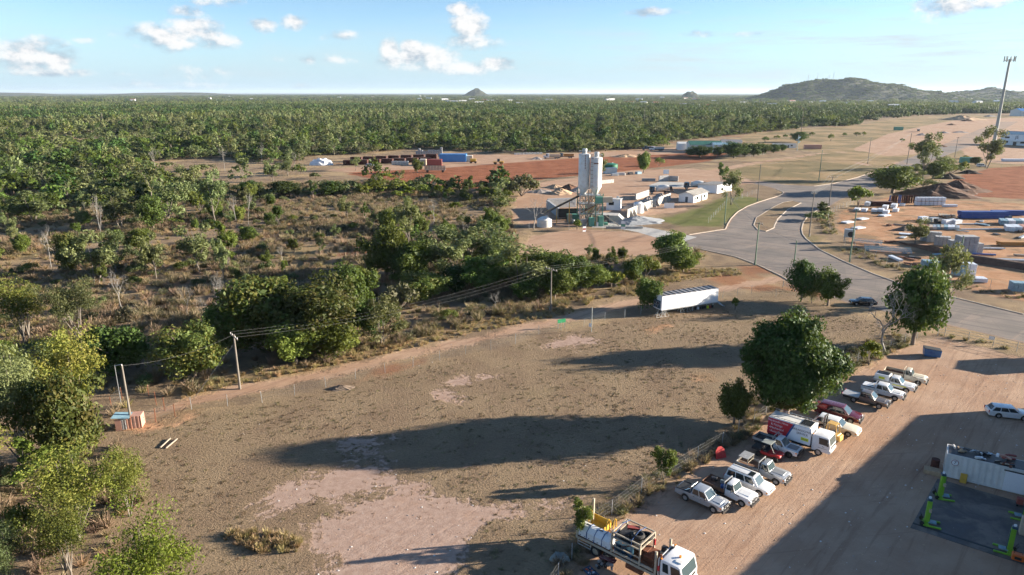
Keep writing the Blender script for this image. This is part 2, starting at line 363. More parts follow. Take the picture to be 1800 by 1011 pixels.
leaf_mat('leaf_straw', (.24, .17, .085), (.42, .31, .16), .3)
leaf_mat('leaf_turf', (.18, .132, .078), (.30, .225, .132), .3)
# ---------------------------------------------------------------- ground: one sheet to the horizon, cover by signed distance to surveyed outlines
def world_poly(px): return np.array([G(u, v).xy[:] for u, v in px])
def sdf(P, poly):                                                   # + inside, metres
    d = np.full(len(P), 1e9); inside = np.zeros(len(P), bool); n = len(poly)
    for i in range(n):
        a, b = poly[i], poly[(i + 1) % n]; e = b - a; w = P - a
        t = np.clip((w @ e) / max(e @ e, 1e-9), 0, 1); q = w - t[:, None] * e
        d = np.minimum(d, np.hypot(q[:, 0], q[:, 1]))
        c = ((a[1] > P[:, 1]) != (b[1] > P[:, 1]))
        with np.errstate(divide='ignore', invalid='ignore'):
            xi = a[0] + (P[:, 1] - a[1]) * e[0] / e[1]
        inside ^= c & (P[:, 0] < xi)
    return np.where(inside, d, -d)
def strip(px, w):                                                   # a track: centre line in the picture, width in metres
    c = [G(u, v).xy for u, v in px]; L = []; Rr = []
    for i, p in enumerate(c):
        d = (c[min(i + 1, len(c) - 1)] - c[max(i - 1, 0)]).normalized(); n = Vector((-d.y, d.x))
        L.append((p + n * w / 2)[:]); Rr.append((p - n * w / 2)[:])
    return np.array(L + Rr[::-1])
W = world_poly
paddock_poly = W([(205, 765), (337, 726), (461, 712), (573, 685), (677, 659), (818, 626), (906, 607), (986, 583), (1098, 562), (1270, 526), (1376, 508), (1440, 522), (1520, 560), (1605, 590), (1560, 602), (1500, 642), (1440, 690), (1340, 735), (1260, 790), (1180, 845), (1060, 905), (1000, 960), (930, 1080), (700, 1500), (150, 1500), (150, 1150), (230, 1011), (260, 880), (230, 820)])
yard_poly = W([(1030, 975), (1085, 908), (1180, 855), (1260, 800), (1345, 740), (1440, 700), (1520, 645), (1590, 612), (1650, 592), (1800, 628), (2100, 705), (2300, 900), (2300, 1500), (800, 1700), (940, 1090)])
storage_poly = W([(1475, 372), (1560, 346), (1800, 358), (2050, 370), (2050, 560), (1800, 530), (1720, 515), (1640, 480), (1560, 452), (1500, 430), (1470, 400)])
redright_poly = W([(1640, 338), (1690, 308), (1740, 296), (1850, 288), (2100, 300), (2100, 362), (1800, 350), (1700, 345)])
redfield_poly = W([(600, 304), (700, 299), (760, 297), (850, 290), (1000, 279), (1130, 273), (1290, 266), (1245, 284), (1160, 294), (1080, 303), (960, 314), (900, 325), (850, 333), (780, 330), (700, 318), (640, 312)])
sand_poly = W([(640, 292), (780, 284), (830, 271), (960, 272), (1160, 261), (1310, 254), (1310, 268), (1130, 276), (1000, 283), (850, 292), (760, 299), (640, 304), (560, 300)])
plant_poly = W([(1050, 300), (1140, 298), (1220, 296), (1300, 310), (1330, 322), (1260, 330), (1240, 348), (1200, 372), (1130, 380), (1060, 390), (1000, 400), (930, 400), (900, 385), (905, 350), (940, 322), (1040, 308)])
circle_poly = W([(905, 440), (935, 415), (1010, 402), (1110, 408), (1200, 418), (1240, 436), (1150, 450), (1010, 450), (930, 450)])
eastfield_poly = W([(1310, 237), (1420, 226), (1500, 222), (1560, 210), (1640, 203), (1720, 200), (2000, 198), (2100, 300), (1800, 292), (1690, 300), (1600, 300), (1550, 302), (1480, 326), (1400, 324), (1330, 318), (1262, 298), (1320, 286), (1450, 268), (1380, 262), (1330, 258), (1290, 255)])
eastdirt = [W([(1500, 262), (1560, 236), (1620, 222), (1700, 208), (1900, 206), (1900, 250), (1720, 258), (1650, 268), (1560, 275)]), W([(1690, 262), (1760, 258), (1950, 258), (1950, 290), (1760, 288), (1700, 280)])]
track_polys = [strip([(240, 745), (330, 708), (430, 685), (560, 661), (640, 641), (720, 622), (830, 599), (900, 581), (1000, 561), (1060, 546), (1150, 521), (1270, 508), (1340, 496), (1395, 484)], 3.4),
               strip([(1150, 330), (1190, 312), (1240, 303), (1330, 286), (1440, 270), (1560, 262)], 6.5), strip([(1210, 300), (1255, 308), (1300, 318), (1370, 328)], 5.0), strip([(1500, 285), (1560, 297), (1590, 285)], 9)]
pink_polys = [W([(440, 885), (500, 850), (560, 832), (600, 816), (690, 822), (722, 850), (700, 872), (640, 866), (570, 880), (520, 908), (470, 912)]), W([(640, 880), (700, 868), (770, 882), (860, 880), (900, 890), (850, 915), (835, 985), (760, 1060), (680, 1200), (480, 1200), (540, 1000), (560, 962), (530, 930), (580, 905)]),
              W([(955, 604), (985, 590), (1022, 588), (1045, 602), (1000, 614)]), W([(770, 672), (830, 660), (878, 660), (850, 670), (790, 678)]), W([(965, 886), (1000, 882), (1005, 896), (975, 900)]), W([(770, 690), (800, 684), (790, 698)]), W([(600, 775), (660, 764), (690, 775), (640, 783)])]
redspots = [W([(1215, 660), (1245, 656), (1250, 668), (1222, 670)]), W([(1130, 580), (1170, 567), (1180, 572), (1140, 586)]), W([(212, 742), (300, 722), (360, 715), (330, 738), (240, 762)]), W([(290, 455), (345, 447), (330, 462)]), W([(590, 378), (640, 372), (650, 382), (600, 388)])]
lawn_poly = W([(1150, 388), (1205, 373), (1240, 362), (1262, 350), (1300, 344), (1345, 350), (1312, 366), (1288, 385), (1270, 398), (1200, 397)])
verge_poly = W([(1150, 388), (1262, 345), (1310, 326), (1345, 327), (1378, 340), (1310, 366), (1284, 388), (1272, 403), (1212, 414), (1150, 398)])
gold_polys = [strip([(330, 695), (430, 672), (560, 645), (640, 622), (720, 602), (830, 576), (900, 562), (1000, 545)], 4.0), strip([(1090, 515), (1180, 488), (1260, 478), (1300, 478)], 6.0), strip([(880, 455), (1000, 458), (1150, 455), (1230, 446)], 5)] + [strip([(u, v), (u + w * .5, v - 3), (u + w, v + 2)], h) for u, v, w, h in ((430, 445, 130, 16), (520, 410, 130, 14), (0, 395, 120, 12), (60, 320, 130, 14), (640, 395, 100, 9), (520, 340, 160, 12), (480, 470, 120, 8), (0, 450, 60, 10), (1380, 420, 60, 12), (1420, 440, 80, 8), (1560, 470, 120, 6), (1100, 470, 120, 10))]

RC = {  # road outline, picture points
 'left': [(1150, 432), (1165, 418), (1211, 413), (1275, 403), (1279, 394), (1285, 384), (1296, 373), (1313, 363), (1332, 356), (1351, 350), (1368, 345), (1376, 341), (1377, 338), (1365, 333), (1346, 327.5), (1325, 323)],
 'top': [(1330, 318), (1346, 320), (1382, 325), (1431, 327.5), (1465, 322.7), (1507, 312), (1548, 298), (1600, 277), (1654, 256), (1690, 240), (1720, 228), (1760, 214)],
 'right': [(1790, 214), (1740, 240), (1708, 257), (1672, 270), (1620, 292), (1575, 312), (1536, 331), (1500, 343), (1477, 352), (1458, 363), (1436, 370), (1420, 380), (1412, 391), (1409, 403), (1411, 412), (1417, 420), (1441, 439), (1484, 460), (1536, 482), (1580, 498), (1660, 519), (1800, 553), (2100, 625), (2600, 745)],
 'near': [(2600, 820), (2100, 690), (1800, 604), (1720, 584), (1640, 566), (1560, 549), (1490, 533), (1440, 514), (1386, 493), (1370, 484), (1332, 466), (1294, 452), (1227, 437), (1190, 440)]}
road_px = RC['left'] + RC['top'] + RC['right'] + RC['near']
road_poly = W(road_px)
median_px = [(1325, 396), (1329.5, 383), (1346, 372.6), (1362, 363), (1377, 356), (1393, 353.5), (1408, 357), (1384, 369), (1367, 385), (1362, 395), (1360, 401), (1346, 407), (1332, 404)]

CLS = {'mown': [paddock_poly, verge_poly], 'gold': gold_polys + [eastfield_poly], 'green': [lawn_poly], 'pink': pink_polys, 'dirt': [yard_poly, sand_poly, plant_poly, circle_poly] + track_polys + eastdirt, 'orange': [storage_poly] + redspots, 'red': [redfield_poly, redright_poly]}

def build_ground():
    ang = np.concatenate([np.linspace(-180, -66, 20)[:-1], np.linspace(-66, -44, 30)[:-1], np.linspace(-44, 46, 330)[:-1], np.linspace(46, 66, 30)[:-1], np.linspace(66, 180, 20)])
    rad = [0.5]; 
    while rad[-1] < 40000: rad.append(rad[-1] + max(0.8 if rad[-1] > 30 else 4.0, rad[-1] * rad[-1] / 16000.0 if rad[-1] < 900 else rad[-1] * .12))
    rad = np.array(rad); A = np.radians(ang)
    X = rad[:, None] * np.sin(A)[None]; Y = rad[:, None] * np.cos(A)[None]
    P = np.stack([X.ravel(), Y.ravel()], 1); nr, na = X.shape
    near = np.hypot(P[:, 0], P[:, 1]) < 1500
    att = {}
    for k, polys in CLS.items():
        d = np.full(len(P), -60.0)
        for pl in polys: d[near] = np.maximum(d[near], sdf(P[near], pl))
        att[k] = np.clip(d, -60, 60).astype(np.float32)
    i = np.arange(nr - 1)[:, None]; j = np.arange(na - 1)[None]
    q = np.stack([i * na + j, (i + 1) * na + j, (i + 1) * na + j + 1, i * na + j + 1], -1).reshape(-1, 4)[:, ::-1]
    V = np.concatenate([P, np.zeros((len(P), 1))], 1)
    # faces sorted into the pieces of land they belong to (one continuous surface, one material)
    fc = {k: att[k][q].mean(1) for k in att}; cen = P[q].mean(1); nearf = np.hypot(cen[:, 0], cen[:, 1]) < 1500
    def m_of(pl): r = np.zeros(len(q), bool); r[nearf] = sdf(cen[nearf], pl) > 0; return r
    region = np.zeros(len(q), int)
    names = ['ground', 'paddock', 'dirt_yard', 'storage_yard', 'red_earth_field', 'dry_field', 'plant_yard']
    for idx, pl in ((5, eastfield_poly), (4, redfield_poly), (4, sand_poly), (4, redright_poly), (3, storage_poly), (6, plant_poly), (1, paddock_poly), (2, yard_poly)): region[m_of(pl)] = idx
    for idx, nm in enumerate(names):
        sel = q[region == idx]
        if not len(sel): continue
        used, inv = np.unique(sel, return_inverse=True)
        me = np_mesh(nm, V[used], inv.reshape(-1, 4), 'land')
        for k in att:
            a = me.attributes.new('c_' + k, 'FLOAT', 'POINT'); a.data.foreach_set('value', att[k][used])
        o = bpy.data.objects.new(nm, me); link(o); tag(o, kind='structure')

def land_material():
    m, nt, b = new_mat('land')
    geo = nt.add('ShaderNodeNewGeometry'); P = geo.outputs['Position']
    A = lambda k: nt.add('ShaderNodeAttribute', attribute_name='c_' + k).outputs['Fac']
    nbig = nt.noise(P, .03, 4, .6); nmid = nt.noise(P, .16, 5, .62); nfine = nt.noise(P, 1.3, 6, .68); nvf = nt.noise(P, 5.5, 4, .7)
    def cover(k, w, amp, fine=.6):
        e = nt.math('MULTIPLY_ADD', nt.math('SUBTRACT', nmid, .5), amp * 2, A(k))
        e = nt.math('MULTIPLY_ADD', nt.math('SUBTRACT', nfine, .5), amp * 2 * fine, e)
        return nt.ramp(e, -w, w)
    def two(f, a, b_, lo=.35, hi=.65): return nt.mix(nt.ramp(f, lo, hi), a, b_)
    grass_v = nt.ramp(nvf, .25, .75, .55, 1.4, False)
    # scrub floor: leaf litter, dry grass, patches of red soil
    scrub = two(nmid, (.195, .138, .092), (.29, .21, .13)); scrub = nt.mix(nt.ramp(nt.noise(P, .05, 4, .6), .46, .62), scrub, (.36, .26, .15))
    scrub = nt.mix(nt.math('MULTIPLY', nt.ramp(nt.noise(P, .022, 3, .6, 1.), .60, .68), .75), scrub, (.27, .11, .055))
    scrub = nt.mix(nt.ramp(nfine, .5, .75, 0, .4), scrub, (.12, .09, .063))
    # far country turns to tree cover
    dist = nt.add('ShaderNodeVectorMath', operation='LENGTH'); nt.l.new(P, dist.inputs[0])
    far = nt.mix(nt.ramp(nt.noise(nt.mapping(P, (1, .35, 1)), .012, 5, .7), .45, .65), (.028, .042, .022), (.085, .085, .045))
    scrub = nt.mix(nt.ramp(dist.outputs['Value'], 1500, 3000), scrub, far)
    mown = two(nmid, (.218, .152, .098), (.268, .195, .122)); mown = nt.mix(nt.ramp(nbig, .5, .68, 0, .6), mown, (.275, .205, .12)); mown = nt.mix(nt.ramp(nt.noise(P, .09, 4, .6), .56, .7, 0, .6), mown, (.22, .165, .095))
    tuft = nt.noise(nt.mapping(P, (1.0, 1.4, 1)), 2.8, 4, .7, .3)
    mown = nt.mix(nt.ramp(tuft, .48, .70, 0, .6), mown, (.12, .092, .06)); mown = nt.mix(nt.ramp(nvf, .55, .8, 0, .5), mown, (.32, .25, .15))
    bald = nt.noise(P, .45, 5, .6); mown = nt.mix(nt.ramp(bald, .64, .74, 0, .8), mown, (.31, .20, .14))
    gold = two(nmid, (.30, .205, .105), (.38, .27, .15)); gold = nt.mix(nt.ramp(nfine, .5, .72, 0, .6), gold, (.17, .115, .065)); gold = nt.mix(nt.ramp(nt.noise(P, .02, 5, .65), .44, .56, 0, .85), gold, (.185, .150, .075)); gold = nt.mix(nt.ramp(nt.noise(nt.streaks(P, .02, .25, R(-20)), 1.0, 5, .65, .6), .56, .70, 0, .7), gold, (.33, .20, .125)); gold = nt.mix(nt.ramp(nt.noise(P, .07, 5, .7), .54, .66, 0, .75), gold, (.115, .105, .052))
    green = two(nmid, (.12, .135, .04), (.17, .165, .06)); green = nt.mix(nt.ramp(nfine, .5, .8, 0, .4), green, (.20, .165, .08))
    pink = two(nfine, (.34, .230, .175), (.42, .30, .235)); pink = nt.mix(nt.ramp(nvf, .58, .75, 0, .45), pink, (.20, .13, .10)); pink = nt.mix(nt.ramp(nmid, .55, .75, 0, .5), pink, (.40, .25, .165))
    # yard dirt with wheel tracks
    dirt = two(nmid, (.375, .240, .160), (.45, .305, .210)); dirt = nt.mix(nt.ramp(nbig, .45, .65, 0, .5), dirt, (.36, .205, .125))
    trk = nt.noise(nt.streaks(P, .08, 1.1, R(-48)), 1.0, 5, .65, .5); trk2 = nt.noise(nt.streaks(P, .10, .9, R(-20)), 1.0, 5, .65, .8)
    dirt = nt.mix(nt.ramp(trk, .50, .66, 0, .45), dirt, (.24, .14, .09)); dirt = nt.mix(nt.ramp(trk2, .55, .7, 0, .35), dirt, (.52, .36, .24)); dirt = nt.mix(nt.ramp(nfine, .55, .8, 0, .35), dirt, (.22, .135, .09)); rut = nt.noise(nt.streaks(P, .05, 1.9, R(-47)), 1.0, 4, .65, 1.4); dirt = nt.mix(nt.math('MULTIPLY', nt.ramp(rut, .57, .68, 0, .5), nt.ramp(nt.noise(P, .07, 3, .6), .42, .6)), dirt, (.21, .13, .09)); rut2 = nt.noise(nt.streaks(P, .07, 1.6, R(-8)), 1.0, 4, .65, 1.6); dirt = nt.mix(nt.ramp(rut2, .60, .68, 0, .4), dirt, (.25, .155, .105)); dirt = nt.mix(nt.ramp(nvf, .60, .74, 0, .5), dirt, (.56, .42, .31))
    orange = two(nmid, (.36, .19, .10), (.47, .28, .165)); orange = nt.mix(nt.ramp(nfine, .55, .75, 0, .5), orange, (.20, .105, .06)); orange = nt.mix(nt.ramp(nt.noise(P, .1, 5, .65), .48, .60, 0, .75), orange, (.20, .145, .085))
    red = two(nmid, (.20, .068, .032), (.30, .115, .058)); redl = nt.noise(nt.mapping(P, (.06, .55, 1)), 1.0, 5, .65, .3); red = nt.mix(nt.ramp(redl, .5, .66, 0, .7), red, (.36, .165, .09)); red = nt.mix(nt.ramp(nfine, .55, .75, 0, .5), red, (.13, .05, .027))
    c = scrub
    mk = {}
    for k, colr, w, amp in (('mown', mown, 1.2, 4), ('gold', gold, 1.5, 4.5), ('green', green, 2.0, 4), ('pink', pink, .9, 8.5), ('dirt', dirt, .8, 3.2), ('orange', orange, .8, 3), ('red', red, 1.2, 4)):
        mk[k] = cover(k, w, amp); c = nt.mix(mk[k], c, colr)
    nt.put(b.inputs['Base Color'], c); b.inputs['Roughness'].default_value = 1.0; b.inputs['Specular IOR Level'].default_value = .1
    hard = nt.math('MAXIMUM', mk['pink'], mk['dirt'])
    h = nt.math('ADD', nt.math('MULTIPLY', nt.math('ADD', tuft, nt.math('MULTIPLY', nvf, .5)), nt.math('SUBTRACT', 1.0, nt.math('MULTIPLY', hard, .85))), nt.math('MULTIPLY', nt.math('ADD', nt.math('ADD', trk, nt.math('MULTIPLY', rut, -.35)), nt.math('MULTIPLY', nvf, .35)), .32))
    fade = nt.ramp(dist.outputs['Value'], 100, 700, 1, .3)
    bn = nt.add('ShaderNodeBump'); nt.put(bn.inputs['Height'], h); nt.put(bn.inputs['Strength'], fade); bn.inputs['Distance'].default_value = .16
    nt.put(b.inputs['Normal'], bn.outputs[0])
land_material(); build_ground()

# road: worn asphalt sheet with kerbs
def asphalt():
    m, nt, b = new_mat('asphalt'); geo = nt.add('ShaderNodeNewGeometry'); P = geo.outputs['Position']
    n = nt.noise(P, .14, 5, .6); f = nt.noise(P, 3.5, 4, .7)
    c = nt.mix(nt.ramp(n, .35, .65), (.175, .150, .130), (.235, .195, .165)); c = nt.mix(nt.ramp(f, .45, .75, 0, .4), c, (.14, .122, .108))
    s = nt.noise(nt.streaks(P, .03, .4, R(38)), 1.0, 4, .6); c = nt.mix(nt.ramp(s, .5, .7, 0, .45), c, (.30, .225, .17))
    s2 = nt.noise(nt.streaks(P, .04, .5, R(-40)), 1.0, 4, .6); c = nt.mix(nt.ramp(s2, .56, .72, 0, .5), c, (.33, .25, .195))
    e = nt.add('ShaderNodeAttribute', attribute_name='edge').outputs['Fac']
    d = nt.math('MULTIPLY_ADD', nt.math('SUBTRACT', nt.noise(P, .5, 5, .6), .5), 2.4, e); c = nt.mix(nt.ramp(d, 1.0, .1, 0, .85), c, (.34, .22, .145))
    wp = nt.noise(nt.streaks(P, .02, .8, R(38)), 1.0, 3, .5, .2); c = nt.mix(nt.ramp(wp, .52, .62, 0, .5), c, (.105, .095, .088)); pt = nt.voro(P, .09, 'F1', 1); sp = nt.add('ShaderNodeSeparateColor'); nt.l.new(pt, sp.inputs[0]); c = nt.mix(nt.ramp(sp.outputs[0], .72, .74, 0, .35), c, (.12, .11, .10)); ck = nt.voro(P, .22, 'DISTANCE_TO_EDGE'); c = nt.mix(nt.ramp(ck, .03, .008, 0, .16), c, (.07, .065, .06))
    nt.put(b.inputs['Base Color'], c); b.inputs['Roughness'].default_value = .9; b.inputs['Specular IOR Level'].default_value = .25
    nt.put(b.inputs['Normal'], nt.bump(f, .35, .03))
asphalt()
def sheet(name, poly, z, mat, step=3.0, parent=None):
    """flat triangulated sheet with an 'edge' distance attribute, cut from a grid-split outline"""
    bm = bmesh.new(); vs = [bm.verts.new((p[0], p[1], z)) for p in poly]; f = bm.faces.new(vs)
    bmesh.ops.triangulate(bm, faces=[f])
    lo = poly.min(0); hi = poly.max(0)
    for ax in (0, 1):
        t = lo[ax] + step
        while t < min(hi[ax], 330):
            no = (1, 0, 0) if ax == 0 else (0, 1, 0); co = (t, 0, 0) if ax == 0 else (0, t, 0)
            bmesh.ops.bisect_plane(bm, geom=bm.verts[:] + bm.edges[:] + bm.faces[:], plane_co=co, plane_no=no); t += step
    bmesh.ops.triangulate(bm, faces=bm.faces[:])
    for fc in bm.faces:
        if fc.normal.z < 0: fc.normal_flip()
    me = bpy.data.meshes.new(name); bm.to_mesh(me); bm.free(); me.materials.append(MATS[mat])
    P = np.array([v.co.xy[:] for v in me.vertices]); a = me.attributes.new('edge', 'FLOAT', 'POINT'); a.data.foreach_set('value', np.clip(sdf(P, poly), 0, 20).astype(np.float32))
    o = bpy.data.objects.new(name, me); link(o, parent)
    return o
road = sheet('road', road_poly, 0.012, 'asphalt'); tag(road, kind='structure')
def kerb(px, name='kerb', w=.35, h=.13, mat='kerb', closed=False):
    pts = [G(u, v).xy for u, v in px]
    if closed: pts.append(pts[0])
    fine = [pts[0]]
    for a, b in zip(pts, pts[1:]):
        n = max(1, int((b - a).length / 2.5)); fine += [a.lerp(b, k / n) for k in range(1, n + 1)]
    mb = MB(); secs = []
    for i, p in enumerate(fine):
        d = (fine[min(i + 1, len(fine) - 1)] - fine[max(i - 1, 0)]).normalized(); n = Vector((-d.y, d.x)); k = rnd.uniform(.9, 1.1)
        secs.append([(p.x - n.x * w / 2, p.y - n.y * w / 2, -.02), (p.x - n.x * w * .4, p.y - n.y * w * .4, h * k), (p.x + n.x * w * .4, p.y + n.y * w * .4, h * k), (p.x + n.x * w / 2, p.y + n.y * w / 2, -.02)])
    mb.loft(secs); o = mb.build(name, mat); tag(o, kind='structure'); return o
kerb(RC['left'][2:14]); kerb(RC['top'][3:7]); kerb(RC['right'][9:22]); kerb(RC['near'][7:13])
med = sheet('median_island', W(median_px), 0.10, 'land', 4.0); tag(med, kind='structure')
for k in CLS:
    a = med.data.attributes.new('c_' + k, 'FLOAT', 'POINT'); a.data.foreach_set('value', np.full(len(med.data.vertices), 4.0 if k == 'mown' else -60.0, np.float32))
kerb(median_px, closed=True)
drive = sheet('concrete_driveway', W([(1042, 394), (1070, 392), (1110, 396), (1150, 402), (1225, 417), (1205, 424), (1160, 420), (1120, 408), (1080, 401), (1040, 400)]), 0.02, 'pale_concrete', 6.0); tag(drive, kind='structure')
# ---------------------------------------------------------------- vegetation
def leaf_quads(rg, cen, rad, n, size, up=0.0, out=.8, aspect=.55, core=None):
    """n leaf sprays in each clump; cards face roughly outwards so crowns take light like volumes"""
    cen = np.asarray(cen, float); rad = np.asarray(rad, float)
    if rad.ndim == 1: rad = np.repeat(rad[:, None], 3, 1)
    k = len(cen); N = k * n
    d = rg.normal(size=(N, 3)); d /= np.linalg.norm(d, axis=1)[:, None]
    r = rg.random(N) ** .38
    c = np.repeat(cen, n, 0); p = c + d * r[:, None] * np.repeat(rad, n, 0)
    ax = d * out + rg.normal(size=(N, 3)) * .55 + np.array([0, 0, up]); ax /= np.linalg.norm(ax, axis=1)[:, None]
    t = rg.normal(size=(N, 3)); t -= (t * ax).sum(1)[:, None] * ax; t /= np.linalg.norm(t, axis=1)[:, None]; b = np.cross(ax, t)
    s = size * (.6 + .8 * rg.random(N))[:, None]
    V = np.stack([p - t * s * .5, p + b * s * aspect * .5 + ax * s * .06, p + t * s * .5, p - b * s * aspect * .5 + ax * s * .06], 1).reshape(-1, 3)
    return V, np.arange(N * 4).reshape(-1, 4)
def tubes(segs, n=5):
    vs = []; fs = []
    for p, q, r0, r1 in segs:
        p, q = Vector(p), Vector(q); M = (q - p).to_track_quat('Z', 'Y').to_matrix(); o = len(vs)
        for c, r in ((p, r0), (q, r1)):
            for i in range(n):
                a = 2 * math.pi * i / n; vs.append((c + M @ Vector((r * math.cos(a), r * math.sin(a), 0)))[:])
        fs += [(o + i, o + (i + 1) % n, o + n + (i + 1) % n, o + n + i) for i in range(n)]
    return np.array(vs), np.array(fs)
def branchy(rg, p, d, L, r, depth, segs, tips, spread=.7, up=.25, kids=3, shrink=.68):
    q = p + d * L; mid = (p + q) / 2 + Vector(rg.normal(size=3)) * L * .06
    segs.append((p, mid, r, r * .85)); segs.append((mid, q, r * .85, r * .62))
    if depth == 0: tips.append(q); return
    for i in range(kids):
        nd = (d + Vector(rg.normal(size=3)) * spread + Vector((0, 0, up))).normalized()
        branchy(rg, q if i else mid.lerp(q, .6), nd, L * shrink * rg.uniform(.8, 1.15), r * .55, depth - 1, segs, tips, spread, up, kids, shrink)
def mesh_tree(name, segs, V, Q, bark, leaf):
    tv, tf = tubes(segs); tr = np_mesh(name + '_trunk', tv, tf, bark, True)
    cr = np_mesh(name + '_crown', V, Q, leaf) if V is not None else None
    return tr, cr
def gum(seed, H=10.0, Rc=2.6, leaves=1700, size=.42, leaf='leaf_gum', bark='bark_pale', low=.35, stems=1, clumps=20, slim=1.0):
    rg = np.random.default_rng(seed); segs = []; cen = []; rad = []
    for s in range(stems):
        base = Vector((rg.normal() * .25 * (stems > 1), rg.normal() * .25 * (stems > 1), 0)); lean = Vector((rg.normal() * .12, rg.normal() * .12, 1)).normalized()
        fork = base + lean * H * low * rg.uniform(.7, 1.1); segs.append((base, fork, H * .013, H * .010))
        nl = max(3, int(5 / stems) + 1)
        for i in range(nl):
            a = 2 * math.pi * (i + rg.random()) / nl; top = H * rg.uniform(.55, .95); rr = Rc * rg.uniform(.35, .95)
            if i == 0: top = H * .95; rr = Rc * .25
            q = Vector((base.x + math.cos(a) * rr, base.y + math.sin(a) * rr, top)); mid = fork.lerp(q, .5) + Vector(rg.normal(size=3)) * .3
            segs += [(fork, mid, H * .008, H * .005), (mid, q, H * .005, H * .002)]
            for k in range(max(2, clumps // (nl * stems))):
                c = mid.lerp(q, rg.uniform(.15, 1.05)) + Vector(rg.normal(size=3)) * Rc * .27; c.z = max(c.z, H * low * .75)
                cen.append(c[:]); e = Rc * rg.uniform(.26, .46); rad.append((e * slim, e * slim, e * rg.uniform(.8, 1.25)))
    V, Q = leaf_quads(rg, cen, rad, max(6, leaves // len(cen)), size, out=.7, aspect=.42)
    return mesh_tree('gum', segs, V, Q, bark, leaf)
def dense(seed, H=8.0, Rx=4.0, leaves=4200, size=.45, leaf='leaf_dark', bark='bark', foot=.08, clumps=46, lump=.30, wob=.22, rmin=.55):
    rg = np.random.default_rng(seed); segs = [(Vector((0, 0, 0)), Vector((.1, 0, H * .45)), H * .035, H * .022)]; cen = []; rad = []
    for i in range(clumps):
        d = rg.normal(size=3); d /= np.linalg.norm(d); r = rg.uniform(rmin, .82) * (1 + wob * math.sin(3 * math.atan2(d[1], d[0]) + seed) )
        z = H * (foot + (1 - foot) * .5) + d[2] * r * H * (1 - foot) * .5; w = 1.0 if d[2] > -.2 else .8
        c = (d[0] * r * Rx * w, d[1] * r * Rx * w, max(z, H * foot + .3)); cen.append(c); e = Rx * lump * rg.uniform(.75, 1.25); rad.append((e, e, e * .85))
        if i % 4 == 0: segs.append((Vector((.1, 0, H * .35)), Vector(c), H * .012, H * .004))
    V, Q = leaf_quads(rg, cen, rad, leaves // clumps, size, out=1.0, up=.15)
    # shaded inner foliage
    V2, Q2 = leaf_quads(rg, [(0, 0, H * (foot + (1 - foot) * .48))], [(Rx * .62, Rx * .62, H * (1 - foot) * .40)], leaves // 6, size * 1.8, out=.6)
    V = np.concatenate([V, V2]); Q = np.concatenate([Q, Q2 + len(V) - len(V2)])
    return mesh_tree('dense', segs, V, Q, bark, leaf)
def shrub(seed, H=3.0, Rx=3.0, leaves=900, size=.40, leaf='leaf_scrub', clumps=16, bark='bark'):
    rg = np.random.default_rng(seed); segs = []; cen = []; rad = []
    for i in range(clumps):
        a = rg.random() * 6.283; r = math.sqrt(rg.random()) * Rx * .8; z = H * (.30 + .55 * (1 - (r / Rx) ** 2) * rg.uniform(.6, 1.1))
        c = (math.cos(a) * r, math.sin(a) * r, z); cen.append(c); e = Rx * rg.uniform(.24, .42); rad.append((e, e, min(e * .6, z)))
        if i % 3 == 0: segs.append((Vector((0, 0, 0)), Vector(c), .07, .02))
    V, Q = leaf_quads(rg, cen, rad, leaves // clumps, size, up=.5, out=.8)
    return mesh_tree('shrub', segs, V, Q, bark, leaf)
def bare(seed, H=7.0, spread=.6, depth=4, kids=3, wood='dead_wood', r=.16, up=.2):
    rg = np.random.default_rng(seed); segs = []; tips = []
    branchy(rg, Vector((0, 0, 0)), Vector((rg.normal() * .1, rg.normal() * .1, 1)).normalized(), H * .30, r, depth, segs, tips, spread, up, kids)
    tv, tf = tubes(segs, 4); return np_mesh('bare_trunk', tv, tf, wood, True), None
def twiggy(seed, H=1.3, Rx=1.2, n=70, mat='leaf_dry', w=.05, leafn=40, leafs=.16):
    rg = np.random.default_rng(seed); V = []; Q = []
    for i in range(n):
        a = rg.random() * 6.283; r0 = rg.random() * Rx * .3; r1 = Rx * rg.random() ** .5; h = H * rg.uniform(.35, 1.0)
        p = np.array([math.cos(a) * r0, math.sin(a) * r0, 0]); q = np.array([math.cos(a + rg.normal() * .4) * r1, math.sin(a + rg.normal() * .4) * r1, h])
        s = np.array([math.sin(a + rg.normal()), -math.cos(a + rg.normal()), .1]) * w; k = len(V)
        V += [p - s, p + s, q + s * .4, q - s * .4]; Q.append((k, k + 1, k + 2, k + 3))
    V = np.array(V); Q = np.array(Q)
    if leafn:
        V2, Q2 = leaf_quads(rg, [(0, 0, H * .55)], [(Rx * .9, Rx * .9, H * .5)], leafn, leafs); Q = np.concatenate([Q, Q2 + len(V)]); V = np.concatenate([V, V2])
    return np_mesh('twigs', V, Q, mat)

def far_mesh(tc):                                                   # trunk + crown in one light mesh for the uncounted woods
    tr, cr = tc; me = bpy.data.meshes.new('far_tree'); bm = bmesh.new(); bm.from_mesh(cr); nf = len(bm.faces); bm.from_mesh(tr); bm.faces.ensure_lookup_table()
    for f in bm.faces[nf:]: f.material_index = 1
    bm.to_mesh(me); bm.free(); me.materials.append(cr.materials[0]); me.materials.append(tr.materials[0]); return me

